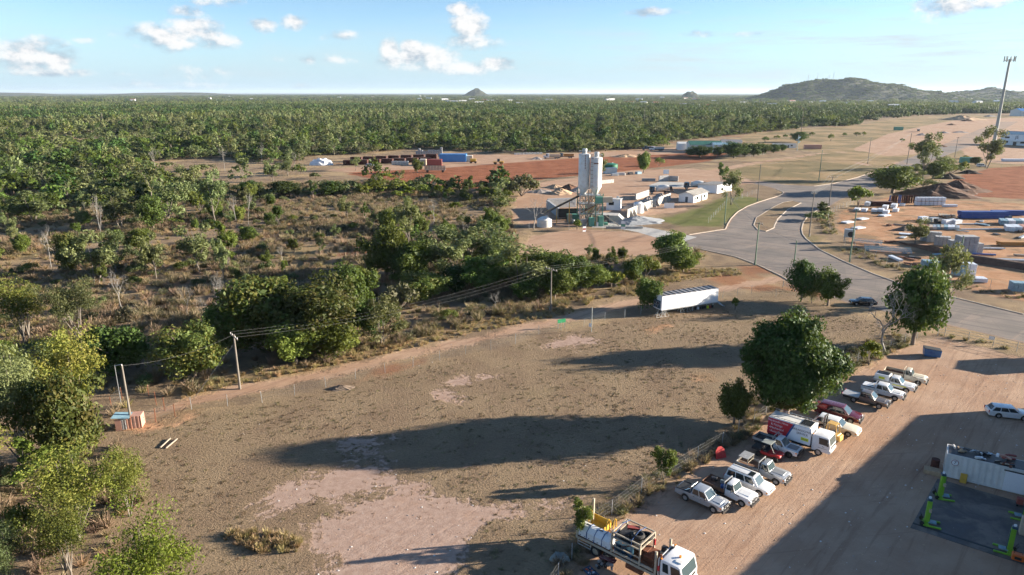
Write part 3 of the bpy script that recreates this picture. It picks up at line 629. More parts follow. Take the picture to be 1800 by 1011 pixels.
def scatter(name, pts, rot, scl, idx, protos, label, cat=None):
    """one uncountable mass: points carrying instances of the given meshes"""
    col = bpy.data.collections.new(name + '_kinds')
    for i, me in enumerate(protos):
        o = bpy.data.objects.new('%s_kind_%02d' % (name, i), me); col.objects.link(o)
    me = bpy.data.meshes.new(name); n = len(pts); me.vertices.add(n); me.vertices.foreach_set('co', np.asarray(pts, np.float32).ravel())
    a = me.attributes.new('rot', 'FLOAT_VECTOR', 'POINT'); a.data.foreach_set('vector', np.asarray(rot, np.float32).ravel())
    a = me.attributes.new('scl', 'FLOAT_VECTOR', 'POINT'); a.data.foreach_set('vector', np.asarray(scl, np.float32).ravel())
    a = me.attributes.new('idx', 'INT', 'POINT'); a.data.foreach_set('value', np.asarray(idx, np.int32))
    me.update(); o = bpy.data.objects.new(name, me); link(o)
    g = bpy.data.node_groups.new(name, 'GeometryNodeTree'); g.interface.new_socket('Geometry', in_out='INPUT', socket_type='NodeSocketGeometry'); g.interface.new_socket('Geometry', in_out='OUTPUT', socket_type='NodeSocketGeometry')
    N = g.nodes; gi = N.new('NodeGroupInput'); go = N.new('NodeGroupOutput'); ip = N.new('GeometryNodeInstanceOnPoints'); ci = N.new('GeometryNodeCollectionInfo')
    ci.inputs[0].default_value = col; ci.inputs[1].default_value = True; ci.inputs[2].default_value = True
    def att(nm, ty): q = N.new('GeometryNodeInputNamedAttribute'); q.data_type = ty; q.inputs[0].default_value = nm; return q.outputs[0]
    L = g.links; L.new(gi.outputs[0], ip.inputs['Points']); L.new(ci.outputs[0], ip.inputs['Instance']); ip.inputs['Pick Instance'].default_value = True
    L.new(att('idx', 'INT'), ip.inputs['Instance Index']); L.new(att('scl', 'FLOAT_VECTOR'), ip.inputs['Scale'])
    e2r = N.new('FunctionNodeEulerToRotation'); L.new(att('rot', 'FLOAT_VECTOR'), e2r.inputs[0]); L.new(e2r.outputs[0], ip.inputs['Rotation'])
    L.new(ip.outputs[0], go.inputs[0]); md = o.modifiers.new('spread', 'NODES'); md.node_group = g
    tag(o, label, cat, kind='stuff'); return o

PROTO = {}
def proto(key, tc): PROTO[key] = tc
for i in range(6): proto('gum%d' % i, gum(20 + i, H=[10, 9, 11, 8.5, 10, 9.5][i], Rc=[2.6, 3.0, 2.5, 2.6, 3.2, 2.2][i], leaves=3000, size=.50, stems=[1, 2, 1, 1, 2, 1][i], low=[.22, .14, .24, .12, .16, .10][i], leaf=['leaf_gum', 'leaf_gum', 'leaf_gum', 'leaf_green', 'leaf_gum', 'leaf_green'][i]))
for i in range(3): proto('biggum%d' % i, gum(60 + i, H=11, Rc=3.4, leaves=8500, size=.30, stems=[2, 2, 3][i], low=.08, clumps=52, leaf=['leaf_gum', 'leaf_lime', 'leaf_lime'][i]))
for i in range(3): proto('dark%d' % i, dense(80 + i, H=8, Rx=4.2, leaves=5200, size=.42))
for i in range(2): proto('leafy%d' % i, dense(90 + i, H=8, Rx=4.0, leaves=5200, size=.42, leaf='leaf_green', foot=.1, clumps=40))
for i in range(2): proto('rusty%d' % i, dense(95 + i, H=9.5, Rx=5.0, leaves=8000, size=.40, leaf='leaf_rusty', foot=.05, clumps=60, lump=.27))
for i in range(4): proto('shrub%d' % i, shrub(110 + i, H=[3.2, 2.6, 3.6, 2.2][i], Rx=[3.2, 2.8, 2.8, 2.4][i], leaf=['leaf_scrub', 'leaf_scrub', 'leaf_green', 'leaf_olive'][i]))
for i in range(2): proto('bright%d' % i, shrub(120 + i, H=3.4, Rx=2.2, leaves=1100, leaf='leaf_bright', clumps=18))
proto('brightbig', gum(133, H=6.5, Rc=3.6, leaves=8000, size=.26, stems=3, low=.18, clumps=44, leaf='leaf_bright'))
for i in range(4): proto('bare%d' % i, bare(140 + i, H=[7, 6, 8, 5.5][i], spread=[.5, .6, .45, .7][i], up=.3, depth=5, r=.085))
proto('bareoak', bare(151, H=7.5, spread=.85, depth=5, kids=3, up=.12, r=.10))
proto('hero', dense(170, H=13.6, Rx=7.0, leaves=30000, size=.40, leaf='leaf_dark', foot=.06, clumps=130, lump=.20, wob=.12, rmin=.60))

veg_count = {}
def plant(key, name, p, H, W_, label, cat, group=None, rz=None, parts=('trunk', 'crown')):
    tr, cr = PROTO[key]; o = thing(name, label, cat, p, rnd.uniform(0, 6.28) if rz is None else rz, group)
    if key not in veg_count:
        me = cr or tr; co = np.zeros(len(me.vertices) * 3, np.float32); me.vertices.foreach_get('co', co); co = co.reshape(-1, 3)
        veg_count[key] = (np.percentile(co[:, 2], 99.5), np.percentile(np.hypot(co[:, 0], co[:, 1]), 99) * 2)
    base, wid = veg_count[key]
    o.scale = (W_ / wid, W_ / wid, H / base)
    t = bpy.data.objects.new('trunk', tr); link(t, o)
    if cr is not None: c = bpy.data.objects.new('crown', cr); link(c, o)
    return o
def plant_px(key, name, u, v, vtop, wpx, label, cat='tree', group=None, rz=None):
    p = G(u, v); H = max(1.0, top_z(p, vtop)); return plant(key, name, p, H, wpx / px_m(p), label, cat, group, rz)
T = plant_px
# --- trees one can point to (base column, base row, top row, width in the photograph)
T('hero', 'mango_tree', 1380, 742, 556, 170, 'huge round dark green tree towering over the parked vehicles and fence')
T('leafy0', 'small_tree', 1290, 745, 672, 64, 'small dark green tree standing just left of the huge round tree')
T('gum3', 'sapling', 1168, 852, 790, 54, 'thin pale green sapling at the fence behind the silver dual-cab utility')
T('gum5', 'leafy_shrub', 1020, 955, 876, 46, 'bright green leafy bush growing behind the rear of the loaded flatbed truck', 'shrub')
T('dark0', 'broad_tree', 1604, 606, 462, 108, 'tall dark glossy tree beside the blue skip at the yard gate')
T('bareoak', 'bare_tree', 1556, 620, 500, 130, 'leafless pale grey tree tangled in front of the dark tree by the gate')
T('bright1', 'shrub', 1527, 642, 600, 42, 'light green bush by the fence behind the cream utility', 'shrub')
T('dark1', 'tree', 1408, 530, 458, 58, 'dark green tree of the roadside pair beside the paddock gate')
T('leafy1', 'tree', 1455, 537, 474, 58, 'lighter green multi-stemmed tree of the roadside pair beside the black sedan')
T('brightbig', 'tree', 1426, 533, 485, 36, 'yellow-green young tree squeezed between the roadside pair', )
T('gum4', 'eucalypt_tree', 1660, 535, 430, 78, 'olive eucalypt on the verge in front of the green power pole by the storage yard')
T('gum0', 'eucalypt_tree', 1608, 432, 384, 44, 'small pale eucalypt standing among the steel stacks in the storage yard')
T('leafy0', 'tree', 1180, 473, 409, 76, 'dense dark tree on the verge beside the road junction left of the overhead wires')
T('leafy1', 'tree', 1138, 545, 488, 60, 'dense green tree touching the fridge end of the white trailer')
T('bright0', 'shrub', 1292, 545, 523, 16, 'tiny green bush beside the steps of the white trailer', 'shrub')
T('leafy0', 'tree', 1568, 340, 292, 92, 'broad dark green tree at the road bend above the storage yard')
T('bright0', 'shrub', 1508, 366, 328, 52, 'light green leafy bush at the corner of the storage yard fence', 'shrub')
T('gum2', 'eucalypt_tree', 1622, 316, 234, 56, 'tall sparse eucalypt with orange-tinged leaves above the road bend')
T('gum4', 'eucalypt_tree', 1655, 310, 275, 50, 'bushy green eucalypt right of the tall sparse one at the road bend')
T('gum1', 'eucalypt_tree', 1735, 296, 222, 56, 'grey-green eucalypt at the foot of the telecom pole')
T('leafy1', 'tree', 1640, 314, 284, 56, 'mid green leafy tree between the road bend tree and the soil heaps'); T('gum1', 'eucalypt_tree', 1600, 324, 290, 52, 'loose green eucalypt right of the broad dark road bend tree'); T('shrub2', 'shrub', 1670, 306, 288, 44, 'wide green bush left of the black spoil heap', 'shrub'); T('shrub0', 'shrub', 1625, 330, 314, 50, 'low scrubby bush at the foot of the tall sparse eucalypt', 'shrub')
T('bright1', 'shrub', 1693, 304, 284, 18, 'small bright green bush beside the dark spoil heap', 'shrub')
T('dark1', 'shrub', 1714, 290, 276, 22, 'dark bush beside the parked white vehicle by the green compound', 'shrub')
T('gum4', 'eucalypt_tree', 1284, 360, 300, 48, 'olive eucalypt shading the white plant office on the lawn')
T('gum5', 'tree', 1268, 325, 286, 24, 'slim bright green tree behind the plant office roof')
T('leafy0', 'tree', 1131, 304, 267, 27, 'rounded green tree standing alone at the edge of the red earth')
T('shrub2', 'shrub', 1158, 292, 277, 22, 'small dark tree beside the lone rounded tree on the red earth', 'shrub')
T('gum0', 'tree', 1057, 312, 270, 26, 'tree growing right behind the white silos')
T('bright0', 'shrub', 1014, 405, 386, 20, 'bright green bush in front of the batching tower', 'shrub')
T('bareoak', 'bare_tree', 938, 404, 342, 66, 'large leafless grey tree beside the small round tank at the plant')
T('shrub3', 'scrubby_tree', 917, 345, 306, 60, 'dark olive scrubby tree left of the rubble heaps at the plant')
T('leafy1', 'tree', 850, 285, 284, 6, 'tiny far bush at the edge of the sandy strip', 'shrub') if False else None
T('leafy1', 'palm_like_tree', 734, 304, 279, 22, 'shaggy green tree in front of the red container', )
# big rusty-topped thicket and the belt along the track
BELT = [('rusty0', 470, 618, 488, 150, 'wide rusty-green tree, left half of the big thicket by the track'), ('rusty1', 560, 622, 492, 150, 'wide rusty-green tree, right half of the big thicket by the track'), ('leafy0', 520, 640, 560, 90, 'low bright green tree in front of the big rusty thicket'),
        ('rusty1', 345, 668, 570, 110, 'yellowish green bushy tree left of the tall pole beside the track'), ('leafy1', 625, 560, 465, 66, 'pale green tree rising behind the right end of the big thicket'), ('gum4', 672, 610, 525, 80, 'feathery grey-green tree right of the big rusty thicket'), ('leafy0', 600, 590, 520, 60, 'mid green tree against the right flank of the big rusty thicket'),
        ('leafy1', 680, 492, 396, 76, 'tall dense tree at the left end of the tree belt above the track'), ('gum2', 716, 440, 345, 50, 'tall slim pale eucalypt rising above the left end of the belt'), ('gum1', 770, 482, 398, 84, 'broad eucalypt with yellow top in the belt above the track'), ('gum4', 820, 470, 398, 80, 'tall eucalypt in the middle of the belt above the track'),
        ('gum0', 870, 478, 392, 84, 'tall eucalypt with pale crown in the belt left of the dirt circle'), ('rusty0', 742, 530, 482, 80, 'bright leafed shrubby tree among brown twigs below the belt'), ('leafy0', 850, 512, 450, 90, 'dark green tree at the lower edge of the belt'), ('gum1', 915, 520, 428, 90, 'large green tree behind the power pole at the right end of the belt'),
        ('dark2', 1000, 514, 447, 76, 'dark round tree right of the power pole above the track'), ('leafy1', 955, 500, 440, 70, 'leafy tree beside the dark round tree at the end of the belt'), ('leafy1', 925, 528, 486, 50, 'low bright green bush at the foot of the belt beside the power pole'), ('bright0', 1133, 490, 452, 44, 'loose bright green shrub right of the dark round tree'),
        ('leafy0', 640, 520, 470, 50, 'green tree between the big thicket and the belt'), ('dark1', 800, 515, 470, 60, 'dark tree in the shade at the lower left of the belt'), ('bright1', 1110, 500, 470, 30, 'small lime shrub in the dry grass right of the belt'), ('shrub3', 700, 545, 500, 60, 'brownish shrub beneath the overhead wires below the belt'),
        ('leafy1', 725, 500, 425, 70, 'leafy tree filling the belt right of its tall dense left end'), ('gum4', 800, 495, 420, 80, 'wide pale crown in the lower middle of the belt'), ('leafy0', 885, 505, 440, 70, 'rounded green tree in the belt left of the power pole'), ('leafy1', 760, 525, 480, 56, 'rounded bush low in the belt left of the brown twigs'), ('leafy0', 975, 525, 470, 56, 'green bush hugging the power pole on its right'), ('leafy0', 1035, 510, 465, 60, 'rounded bush at the right tail of the belt'), ('bright0', 1075, 505, 478, 44, 'lime bush in the dry grass past the end of the belt'), ('leafy0', 420, 625, 520, 90, 'dark green tree on the left flank of the big rusty thicket'), ('leafy1', 590, 628, 560, 80, 'bright green low tree at the right foot of the big thicket'), ('dark2', 650, 590, 530, 60, 'dark bush between the thicket and the feathery tree'), ('leafy1', 1200, 478, 440, 56, 'leafy bush leaning right of the dense verge tree')]
for k, u, v, vt, w, lab in BELT: T(k, 'tree' if 'tree' in lab or 'eucalypt' in lab else 'shrub', u, v, vt, w * 1.22, lab, 'tree' if 'tree' in lab or 'eucalypt' in lab else 'shrub')
# bottom left stand
NEAR = [('brightbig', 262, 1062, 912, 190, 'yellow-green leafy bush at the bottom edge of the picture'), ('biggum0', 40, 820, 615, 170, 'tall pale eucalypt with white branches at the left edge'), ('rusty0', 128, 830, 655, 150, 'dense yellow-green tree left of the little pump shed'), ('biggum1', 130, 760, 585, 130, 'olive tree behind the yellow-green one at the left'),
        ('biggum2', 140, 945, 790, 150, 'leaning green eucalypt below the pump shed'), ('biggum1', 228, 905, 790, 90, 'thin feathery eucalypt with a single dark trunk at the paddock edge'), ('biggum2', 120, 1015, 880, 120, 'drooping green eucalypt above the white fallen branch'), ('shrub2', 40, 955, 890, 70, 'small rounded shrub in the dry twigs at the bottom left'), ('gum5', 70, 870, 770, 90, 'shadowy slim tree under the pale eucalypts at the left edge'),
        ('dark2', 215, 660, 575, 110, 'dark glossy bush tree above the pump shed'), ('biggum0', 145, 600, 490, 120, 'pale eucalypt clump left of the dark glossy bush tree'), ('biggum2', 45, 600, 490, 110, 'pale olive eucalypt at the left edge above the dark one'), ('biggum2', 20, 720, 600, 90, 'green eucalypt cut by the left edge of the picture'), ('gum1', 100, 690, 600, 80, 'middle-sized eucalypt behind the yellow-green tree'), ('biggum1', -40, 900, 700, 160, 'eucalypt mostly beyond the left edge of the picture'), ('biggum0', 20, 1050, 930, 120, 'green crown in the bottom left corner')]
for k, u, v, vt, w, lab in NEAR: T(k, 'eucalypt_tree' if 'eucalypt' in lab else 'bush', u, v, vt, w, lab, 'tree' if 'eucalypt' in lab or 'tree' in lab else 'bush')
MID = [('gum1', 170, 500, 405, 80), ('rusty0', 128, 480, 410, 60), ('gum4', 205, 480, 405, 60), ('gum0', 352, 480, 395, 70), ('dark1', 270, 405, 345, 55), ('gum1', 215, 400, 330, 80), ('gum4', 300, 390, 320, 80), ('gum2', 380, 395, 300, 60), ('gum0', 275, 490, 410, 50), ('leafy1', 245, 440, 402, 60), ('gum5', 400, 470, 390, 50), ('leafy0', 435, 425, 398, 40), ('gum3', 516, 450, 420, 26), ('gum3', 490, 395, 362, 24), ('gum0', 610, 385, 345, 34), ('gum1', 60, 390, 335, 70), ('leafy0', 45, 385, 345, 70), ('gum2', 395, 500, 420, 36), ('gum5', 825, 348, 309, 26), ('gum4', 340, 350, 290, 60), ('gum1', 505, 310, 272, 34), ('gum2', 625, 300, 276, 26), ('gum0', 480, 320, 280, 34), ('dark1', 500, 345, 318, 60), ('dark0', 580, 345, 318, 50), ('dark2', 440, 345, 318, 50)]
for k, u, v, vt, w in MID: T(k, 'scrub_tree', u, v, vt, w, 'green tree standing in the dry scrub on the left', 'tree', 'trees dotted through the dry scrub')
for k, (u, v, vt, w) in enumerate([(185, 440, 340, 30), (417, 400, 340, 24), (437, 402, 338, 28), (90, 470, 395, 30), (270, 300, 258, 22), (395, 300, 255, 20), (600, 260, 240, 12), (460, 285, 250, 18), (520, 300, 265, 14), (380, 560, 480, 44), (330, 560, 500, 40), (215, 545, 470, 40), (760, 395, 350, 30), (500, 470, 430, 22), (1040, 500, 470, 24), (870, 545, 510, 26)]):
    T('bare%d' % (k % 4), 'bare_tree', u, v, vt, w, 'grey leafless tree standing in the dry scrub', 'tree', 'leafless grey trees in the scrub')
for k, (u, v, vt, w) in enumerate([(675, 318, 304, 40), (660, 340, 318, 50), (757, 387, 370, 20), (575, 345, 330, 30), (860, 352, 330, 40), (890, 350, 334, 26), (745, 345, 325, 30), (720, 345, 328, 40), (700, 348, 335, 30), (770, 345, 325, 24), (800, 370, 355, 24), (790, 345, 330, 20), (640, 345, 325, 40)]):
    T('bright%d' % (k % 2), 'yellow_green_shrub', u, v, vt, w, 'vivid yellow-green shrub in the brown scrub below the red earth', 'shrub', 'vivid yellow-green shrubs below the red earth')
for u, v, vt, w in [(1215, 274, 261, 30), (1245, 272, 258, 24), (1230, 277, 256, 44), (1262, 275, 257, 30), (1290, 278, 250, 56), (1325, 275, 252, 36), (1340, 272, 252, 30), (1360, 269, 254, 26), (1375, 266, 254, 20), (1310, 275, 255, 30)]:
    T('dark%d' % (int(u) % 3), 'garden_tree', u, v, vt, w, 'dense dark tree in the row before the green-roofed sheds', 'tree', 'garden trees before the far sheds')
T('dark1', 'broad_tree', 1404, 250, 232, 36, 'wide dark tree standing behind the pink container')
for u, v, vt, w in [(1460, 248, 235, 12), (1484, 241, 233, 9), (1506, 240, 232, 14), (1518, 240, 231, 8), (1427, 240, 232, 12), (1380, 244, 236, 10), (1345, 250, 240, 14), (1366, 245, 238, 14), (1585, 250, 243, 10)]:
    T('shrub2', 'field_bush', u, v, vt, w, 'small bush dotted on the dry field beyond the pink container', 'shrub', 'small bushes on the dry field')

# --- scrub: counted trees and shrubs out to about 280 m, uncounted woods beyond
scrub_poly = W([(-500, 1400), (150, 1100), (200, 960), (215, 830), (180, 760), (250, 700), (400, 665), (640, 610), (850, 553), (1040, 525), (1140, 498), (1225, 445), (900, 445), (885, 400), (880, 345), (830, 338), (640, 318), (520, 304), (300, 290), (0, 290), (-500, 300)])
clear = [road_poly, storage_poly, redright_poly, redfield_poly, sand_poly, plant_poly, circle_poly, eastfield_poly, yard_poly, paddock_poly, verge_poly, W([(540, 276), (640, 272), (730, 262), (840, 268), (840, 300), (540, 300)]), W([(1290, 262), (1310, 240), (1180, 252), (1180, 275), (1280, 280)])] + eastdirt + [W([(1455, 375), (1480, 320), (1550, 294), (1720, 284), (1900, 288), (1900, 365), (1560, 352)]), W([(1175, 290), (1185, 250), (1300, 238), (1430, 258), (1300, 296)]), W([(1040, 312), (1290, 262), (1450, 262), (1340, 330), (1200, 330)])]
rg = np.random.default_rng(3)
open_polys = [W([(400, 385), (560, 365), (650, 372), (640, 470), (560, 490), (420, 470), (390, 420)]), W([(640, 360), (900, 355), (890, 400), (700, 400), (640, 395)]), W([(0, 300), (150, 300), (120, 330), (0, 340)]), W([(0, 440), (120, 430), (180, 520), (60, 560), (0, 560)]), W([(280, 490), (390, 470), (400, 560), (300, 580), (240, 540)])]
def openness(P): return np.where(np.max([sdf(P, o) for o in open_polys], 0) > 0, .12, 1.0)
def keep(P, margin=1.5):
    ok = np.ones(len(P), bool)
    for c in clear + track_polys: ok &= sdf(P, c) < -margin
    return ok
def wedge(n, r0, r1, half=R(43)):
    r = np.sqrt(rg.random(n) * (r1 * r1 - r0 * r0) + r0 * r0); a = (rg.random(n) * 2 - 1) * half; return np.stack([r * np.sin(a), r * np.cos(a)], 1)
def vnoise(P, s, seed):                                             # cheap smooth noise
    q = np.random.default_rng(seed); out = 0
    for k in range(5):
        d = q.normal(size=2); d /= np.linalg.norm(d); out = out + np.sin((P @ d) / s * q.uniform(.6, 1.8) + q.random() * 6.28)
    return out / 5
def thin(P, dmin):
    cell = {}; res = []
    for i, p in enumerate(P):
        c = (int(p[0] // dmin), int(p[1] // dmin))
        if any((cell.get((c[0] + a, c[1] + b)) is not None and np.hypot(*(P[cell[(c[0] + a, c[1] + b)]] - p)) < dmin) for a in (-1, 0, 1) for b in (-1, 0, 1)): continue
        cell[c] = i; res.append(i)
    return P[res]
P = wedge(2600, 55, 290); P = P[sdf(P, scrub_poly) > 1]; P = P[keep(P)]; dn = vnoise(P, 22, 4); P = P[rg.random(len(P)) < np.clip(.32 + dn * .9, .02, 1) * openness(P) * np.clip((np.hypot(P[:, 0], P[:, 1]) - 80) / 170, .18, 1)]; P = thin(P, 5.0)
n_gum = 0
for p in P[:300]:
    r = rnd.random(); key = 'gum%d' % rnd.randrange(6) if r < .66 else ('leafy%d' % rnd.randrange(2) if r < .84 else ('gum3' if r < .93 else 'bare%d' % rnd.randrange(4)))
    H = rnd.uniform(3.2, 7.2); d = math.hypot(*p)
    if key[:4] == 'bare': plant(key, 'bare_tree', (p[0], p[1], 0), H * .9, H * .45, 'grey leafless tree standing in the dry scrub', 'tree', 'leafless grey trees in the scrub')
    else:
        rgn = 'on the near side of the dry scrub' if d < 130 else ('in the middle of the dry scrub' if d < 210 else 'on the far side of the dry scrub')
        plant(key, 'scrub_tree', (p[0], p[1], 0), H, H * rnd.uniform(.5, .8) if key[:3] == 'gum' else H * .9, ('pale olive eucalypt ' if key[:3] == 'gum' and key not in ('gum3', 'gum5') else 'deep green bushy tree ') + rgn, 'tree', 'trees dotted through the dry scrub')
P = wedge(5200, 60, 300); P = P[sdf(P, scrub_poly) > .5]; P = P[keep(P)]; dn = vnoise(P, 18, 9); P = P[rg.random(len(P)) < np.clip(.3 + dn, .02, 1) * np.maximum(openness(P), .3) * np.clip((np.hypot(P[:, 0], P[:, 1]) - 60) / 200, .1, 1)]; P = thin(P, 3.2)
for p in P[:300]:
    H = rnd.uniform(1.2, 2.8); plant('shrub%d' % rnd.randrange(4), 'scrub_shrub', (p[0], p[1], 0), H, H * rnd.uniform(1.3, 2.1), ('small' if H < 2.2 else 'large') + ' rounded shrub ' + ('on the near side of the dry scrub' if math.hypot(*p) < 150 else ('in the middle of the dry scrub' if math.hypot(*p) < 220 else 'on the far side of the dry scrub')), 'shrub', 'low shrubs through the dry scrub')

def rots(n): return np.stack([np.zeros(n), np.zeros(n), rg.random(n) * 6.283], 1)
# woods beyond
far_protos = [far_mesh(shrub(201, H=3.4, Rx=3.6, leaves=260, size=.85, clumps=13)), far_mesh(shrub(202, H=2.8, Rx=3.4, leaves=260, size=.85, clumps=13)), far_mesh(shrub(203, H=4.2, Rx=3.4, leaves=260, size=.85, clumps=12, leaf='leaf_green')), far_mesh(shrub(204, H=3.0, Rx=3.8, leaves=260, size=.8, clumps=12, leaf='leaf_olive')),
              far_mesh(gum(205, H=8, Rc=2.6, leaves=280, size=.95, clumps=14)), far_mesh(gum(206, H=7, Rc=2.8, leaves=280, size=.95, clumps=14, leaf='leaf_green')), far_mesh(gum(207, H=9, Rc=2.8, leaves=280, size=.95, clumps=14, leaf='leaf_gum')), far_mesh(dense(208, H=7, Rx=4, leaves=300, size=1.1, clumps=20))]
A = wedge(60000, 240, 1000, R(44)); A = A[keep(A, 3.0)]; A = A[(sdf(A, scrub_poly) < 2) | (np.hypot(A[:, 0], A[:, 1]) > 285)]
dn = vnoise(A, 45, 21) + .6 * vnoise(A, 14, 22) + .5 * vnoise(A, 120, 23); A = A[rg.random(len(A)) < np.clip(.66 + dn * 1.1, .02, 1)]; A = thin(A, 3.4)
n = len(A); kind = rg.choice(8, n, p=[.30, .26, .15, .09, .05, .04, .03, .08]); s = rg.uniform(.5, 1.0, n) ** 1.5 * 1.85; scl = np.stack([s, s, s * rg.uniform(.65, 1.1, n)], 1)
scatter('woodland', np.concatenate([A, np.zeros((n, 1))], 1), rots(n), scl, kind, far_protos, 'grey-green scrub woodland filling the plain beyond the red earth', 'woodland')
def grove(seed, n, Rg, leaf_kinds):                                 # a patch of several trees for the far distance
    q = np.random.default_rng(seed); cen = []; rad = []
    for i in range(n):
        a = q.random() * 6.283; r = math.sqrt(q.random()) * Rg; h = q.uniform(3, 9); cen += [(math.cos(a) * r, math.sin(a) * r, h * .6)]; rad += [(q.uniform(2.5, 4.5),) * 2 + (h * .42,)]
    V, Q = leaf_quads(q, cen, rad, 46, 2.2, up=.4, out=.9, aspect=.7); return np_mesh('grove', V, Q, leaf_kinds)
gp = [grove(300 + i, 16, 16, ['leaf_scrub', 'leaf_gum', 'leaf_dark', 'leaf_scrub', 'leaf_green'][i]) for i in range(5)]
B = np.concatenate([wedge(26000, 950, 2600, R(44)), wedge(16000, 2500, 9000, R(44))]); B = B[keep(B, 14)]
rt = random.Random(8); TOWN = []
for i in range(60):
    if i < 34: u = rt.uniform(1060, 1790); v = rt.uniform(172, 190) if u < 1500 else rt.uniform(170, 192)
    elif i < 48: u = rt.uniform(760, 990); v = rt.uniform(176, 186)
    else: u = rt.uniform(120, 760); v = rt.uniform(170, 178)
    TOWN.append(G(u, v))
for p in TOWN:                                                      # cleared blocks round the town buildings
    k = p.xy.length; al = (B[:, 0] * p.x + B[:, 1] * p.y) / k; ac = np.abs(B[:, 0] * p.y - B[:, 1] * p.x) / k; B = B[~((ac < 34) & (al > k * .93 - 30) & (al < k + 25))]
dn = vnoise(B, 160, 31) + .5 * vnoise(B, 60, 32); B = B[rg.random(len(B)) < np.clip(.85 + dn * .6, .12, 1)]
n = len(B); d = np.hypot(B[:, 0], B[:, 1]); s = rg.uniform(.8, 1.3, n) * np.clip(d / 2600, .8, 2.4); dk = ((d > 1000) & (d < 1900) & (vnoise(B, 300, 35) > -.25)); kind = np.where(dk & (rg.random(n) < .7), 2, rg.choice(5, n, p=[.4, .2, .06, .2, .14])); scl = np.stack([s, s, rg.uniform(.5, 1.0, n) ** 2 * 1.9], 1)
scatter('distant_forest', np.concatenate([B, np.zeros((n, 1))], 1), rots(n), scl, kind, gp, 'distant tree cover running to the horizon', 'forest')
# undergrowth: dry twiggy bushes and grass
ug = [twiggy(401), twiggy(402, H=1.7, Rx=1.5, n=90), twiggy(403, H=.9, Rx=1.0, n=60, mat='leaf_straw', leafn=0, w=.035), twiggy(404, H=1.1, Rx=1.3, mat='leaf_olive', leafn=90, leafs=.22, n=40)]
U = wedge(42000, 50, 330, R(44)); U = U[sdf(U, scrub_poly) > -3]; U = U[keep(U, .3)]; dn = vnoise(U, 9, 41); U = U[rg.random(len(U)) < np.clip(.55 + dn * .8, .08, 1)]
n = len(U); s = rg.uniform(.5, 1.25, n); kind = np.where(vnoise(U, 26, 44) > .25, rg.choice([0, 2, 2, 2], n), rg.choice([0, 1, 0, 3, 2], n))
scatter('undergrowth', np.concatenate([U, np.zeros((n, 1))], 1), rots(n), np.stack([s, s, s], 1), kind, ug, 'dry brown twiggy undergrowth between the scrub trees', 'undergrowth')
# straw-coloured grass along the track and verges
pts = []
for pl in gold_polys[:3] + [strip([(405, 940), (460, 953), (522, 966)], 1.1)] * 4:
    lo, hi = pl.min(0), pl.max(0); q = lo + rg.random((int((hi - lo).prod() * 1.6), 2)) * (hi - lo); q = q[sdf(q, pl) > -.8]; pts.append(q)
P = np.concatenate(pts); ok = np.ones(len(P), bool)
for c in track_polys + [road_poly]: ok &= sdf(P, c) < -.2
P = P[ok]; n = len(P); s = rg.uniform(.4, 1.0, n); tg = [twiggy(410 + i, H=.75, Rx=.55, n=46, mat='leaf_straw', leafn=0, w=.03) for i in range(2)]
scatter('dry_grass', np.concatenate([P, np.zeros((n, 1))], 1), rots(n), np.stack([s, s, s], 1), rg.choice(2, n), tg, 'straw-coloured dry grass along the dirt track', 'grass')
# weeds and dead brush along the yard fence and under the big tree
pts = []
for pl, den in ((strip([(955, 1062), (1005, 990), (1036, 938), (1075, 905), (1127, 868), (1178, 838), (1226, 809), (1269, 782), (1325, 742), (1385, 705), (1440, 672), (1490, 645), (1540, 620), (1600, 598)], 2.6), 1.6), (W([(1330, 740), (1300, 720), (1400, 660), (1520, 600), (1600, 585), (1600, 606), (1500, 655), (1430, 705)]), .5), (strip([(1650, 588), (1720, 600), (1800, 618)], 2.0), .5), (strip([(1460, 412), (1452, 390), (1456, 376)], 4), .8), (strip([(1485, 436), (1560, 468), (1640, 490), (1700, 505), (1800, 525)], 5), .5)):
    lo, hi = pl.min(0), pl.max(0); q = lo + rg.random((int((hi - lo).prod() * den), 2)) * (hi - lo); pts.append(q[sdf(q, pl) > 0])
P = np.concatenate(pts); P = P[sdf(P, road_poly) < -.3]; n = len(P); s = rg.uniform(.25, .75, n)
scatter('fence_weeds', np.concatenate([P, np.zeros((n, 1))], 1), rots(n), np.stack([s, s, s], 1), rg.choice([0, 2, 2, 3, 0], n), ug, 'dry weeds and dead brush along the fences', 'weeds')
# loose stones
def stone(seed):
    q = np.random.default_rng(seed); bm = bmesh.new(); bmesh.ops.create_icosphere(bm, subdivisions=1, radius=1.0)
    for v in bm.verts: v.co *= q.uniform(.7, 1.2); v.co.z *= .55
    me = bpy.data.meshes.new('stone'); bm.to_mesh(me); bm.free(); me.materials.append(MATS[['pile_sand', 'stone_white', 'pile_grey'][seed % 3]]); return me
q = np.concatenate([np.array([rg.uniform(-30, 60), rg.uniform(45, 130)])[None] * 0 + np.stack([rg.uniform(-35, 75, 9000), rg.uniform(44, 125, 9000)], 1)]); dd = np.maximum(sdf(q, yard_poly), np.max([sdf(q, pl) for pl in pink_polys], 0)); q = q[(dd > 0) | (rg.random(len(q)) < .06)]; n = len(q); s = .02 + .10 * rg.random(n) ** 4
scatter('loose_stones', np.concatenate([q, np.zeros((n, 1))], 1), rots(n), np.stack([s, s, s], 1), rg.choice(3, n), [stone(i) for i in range(3)], 'small loose stones strewn over the bare earth', 'stones')
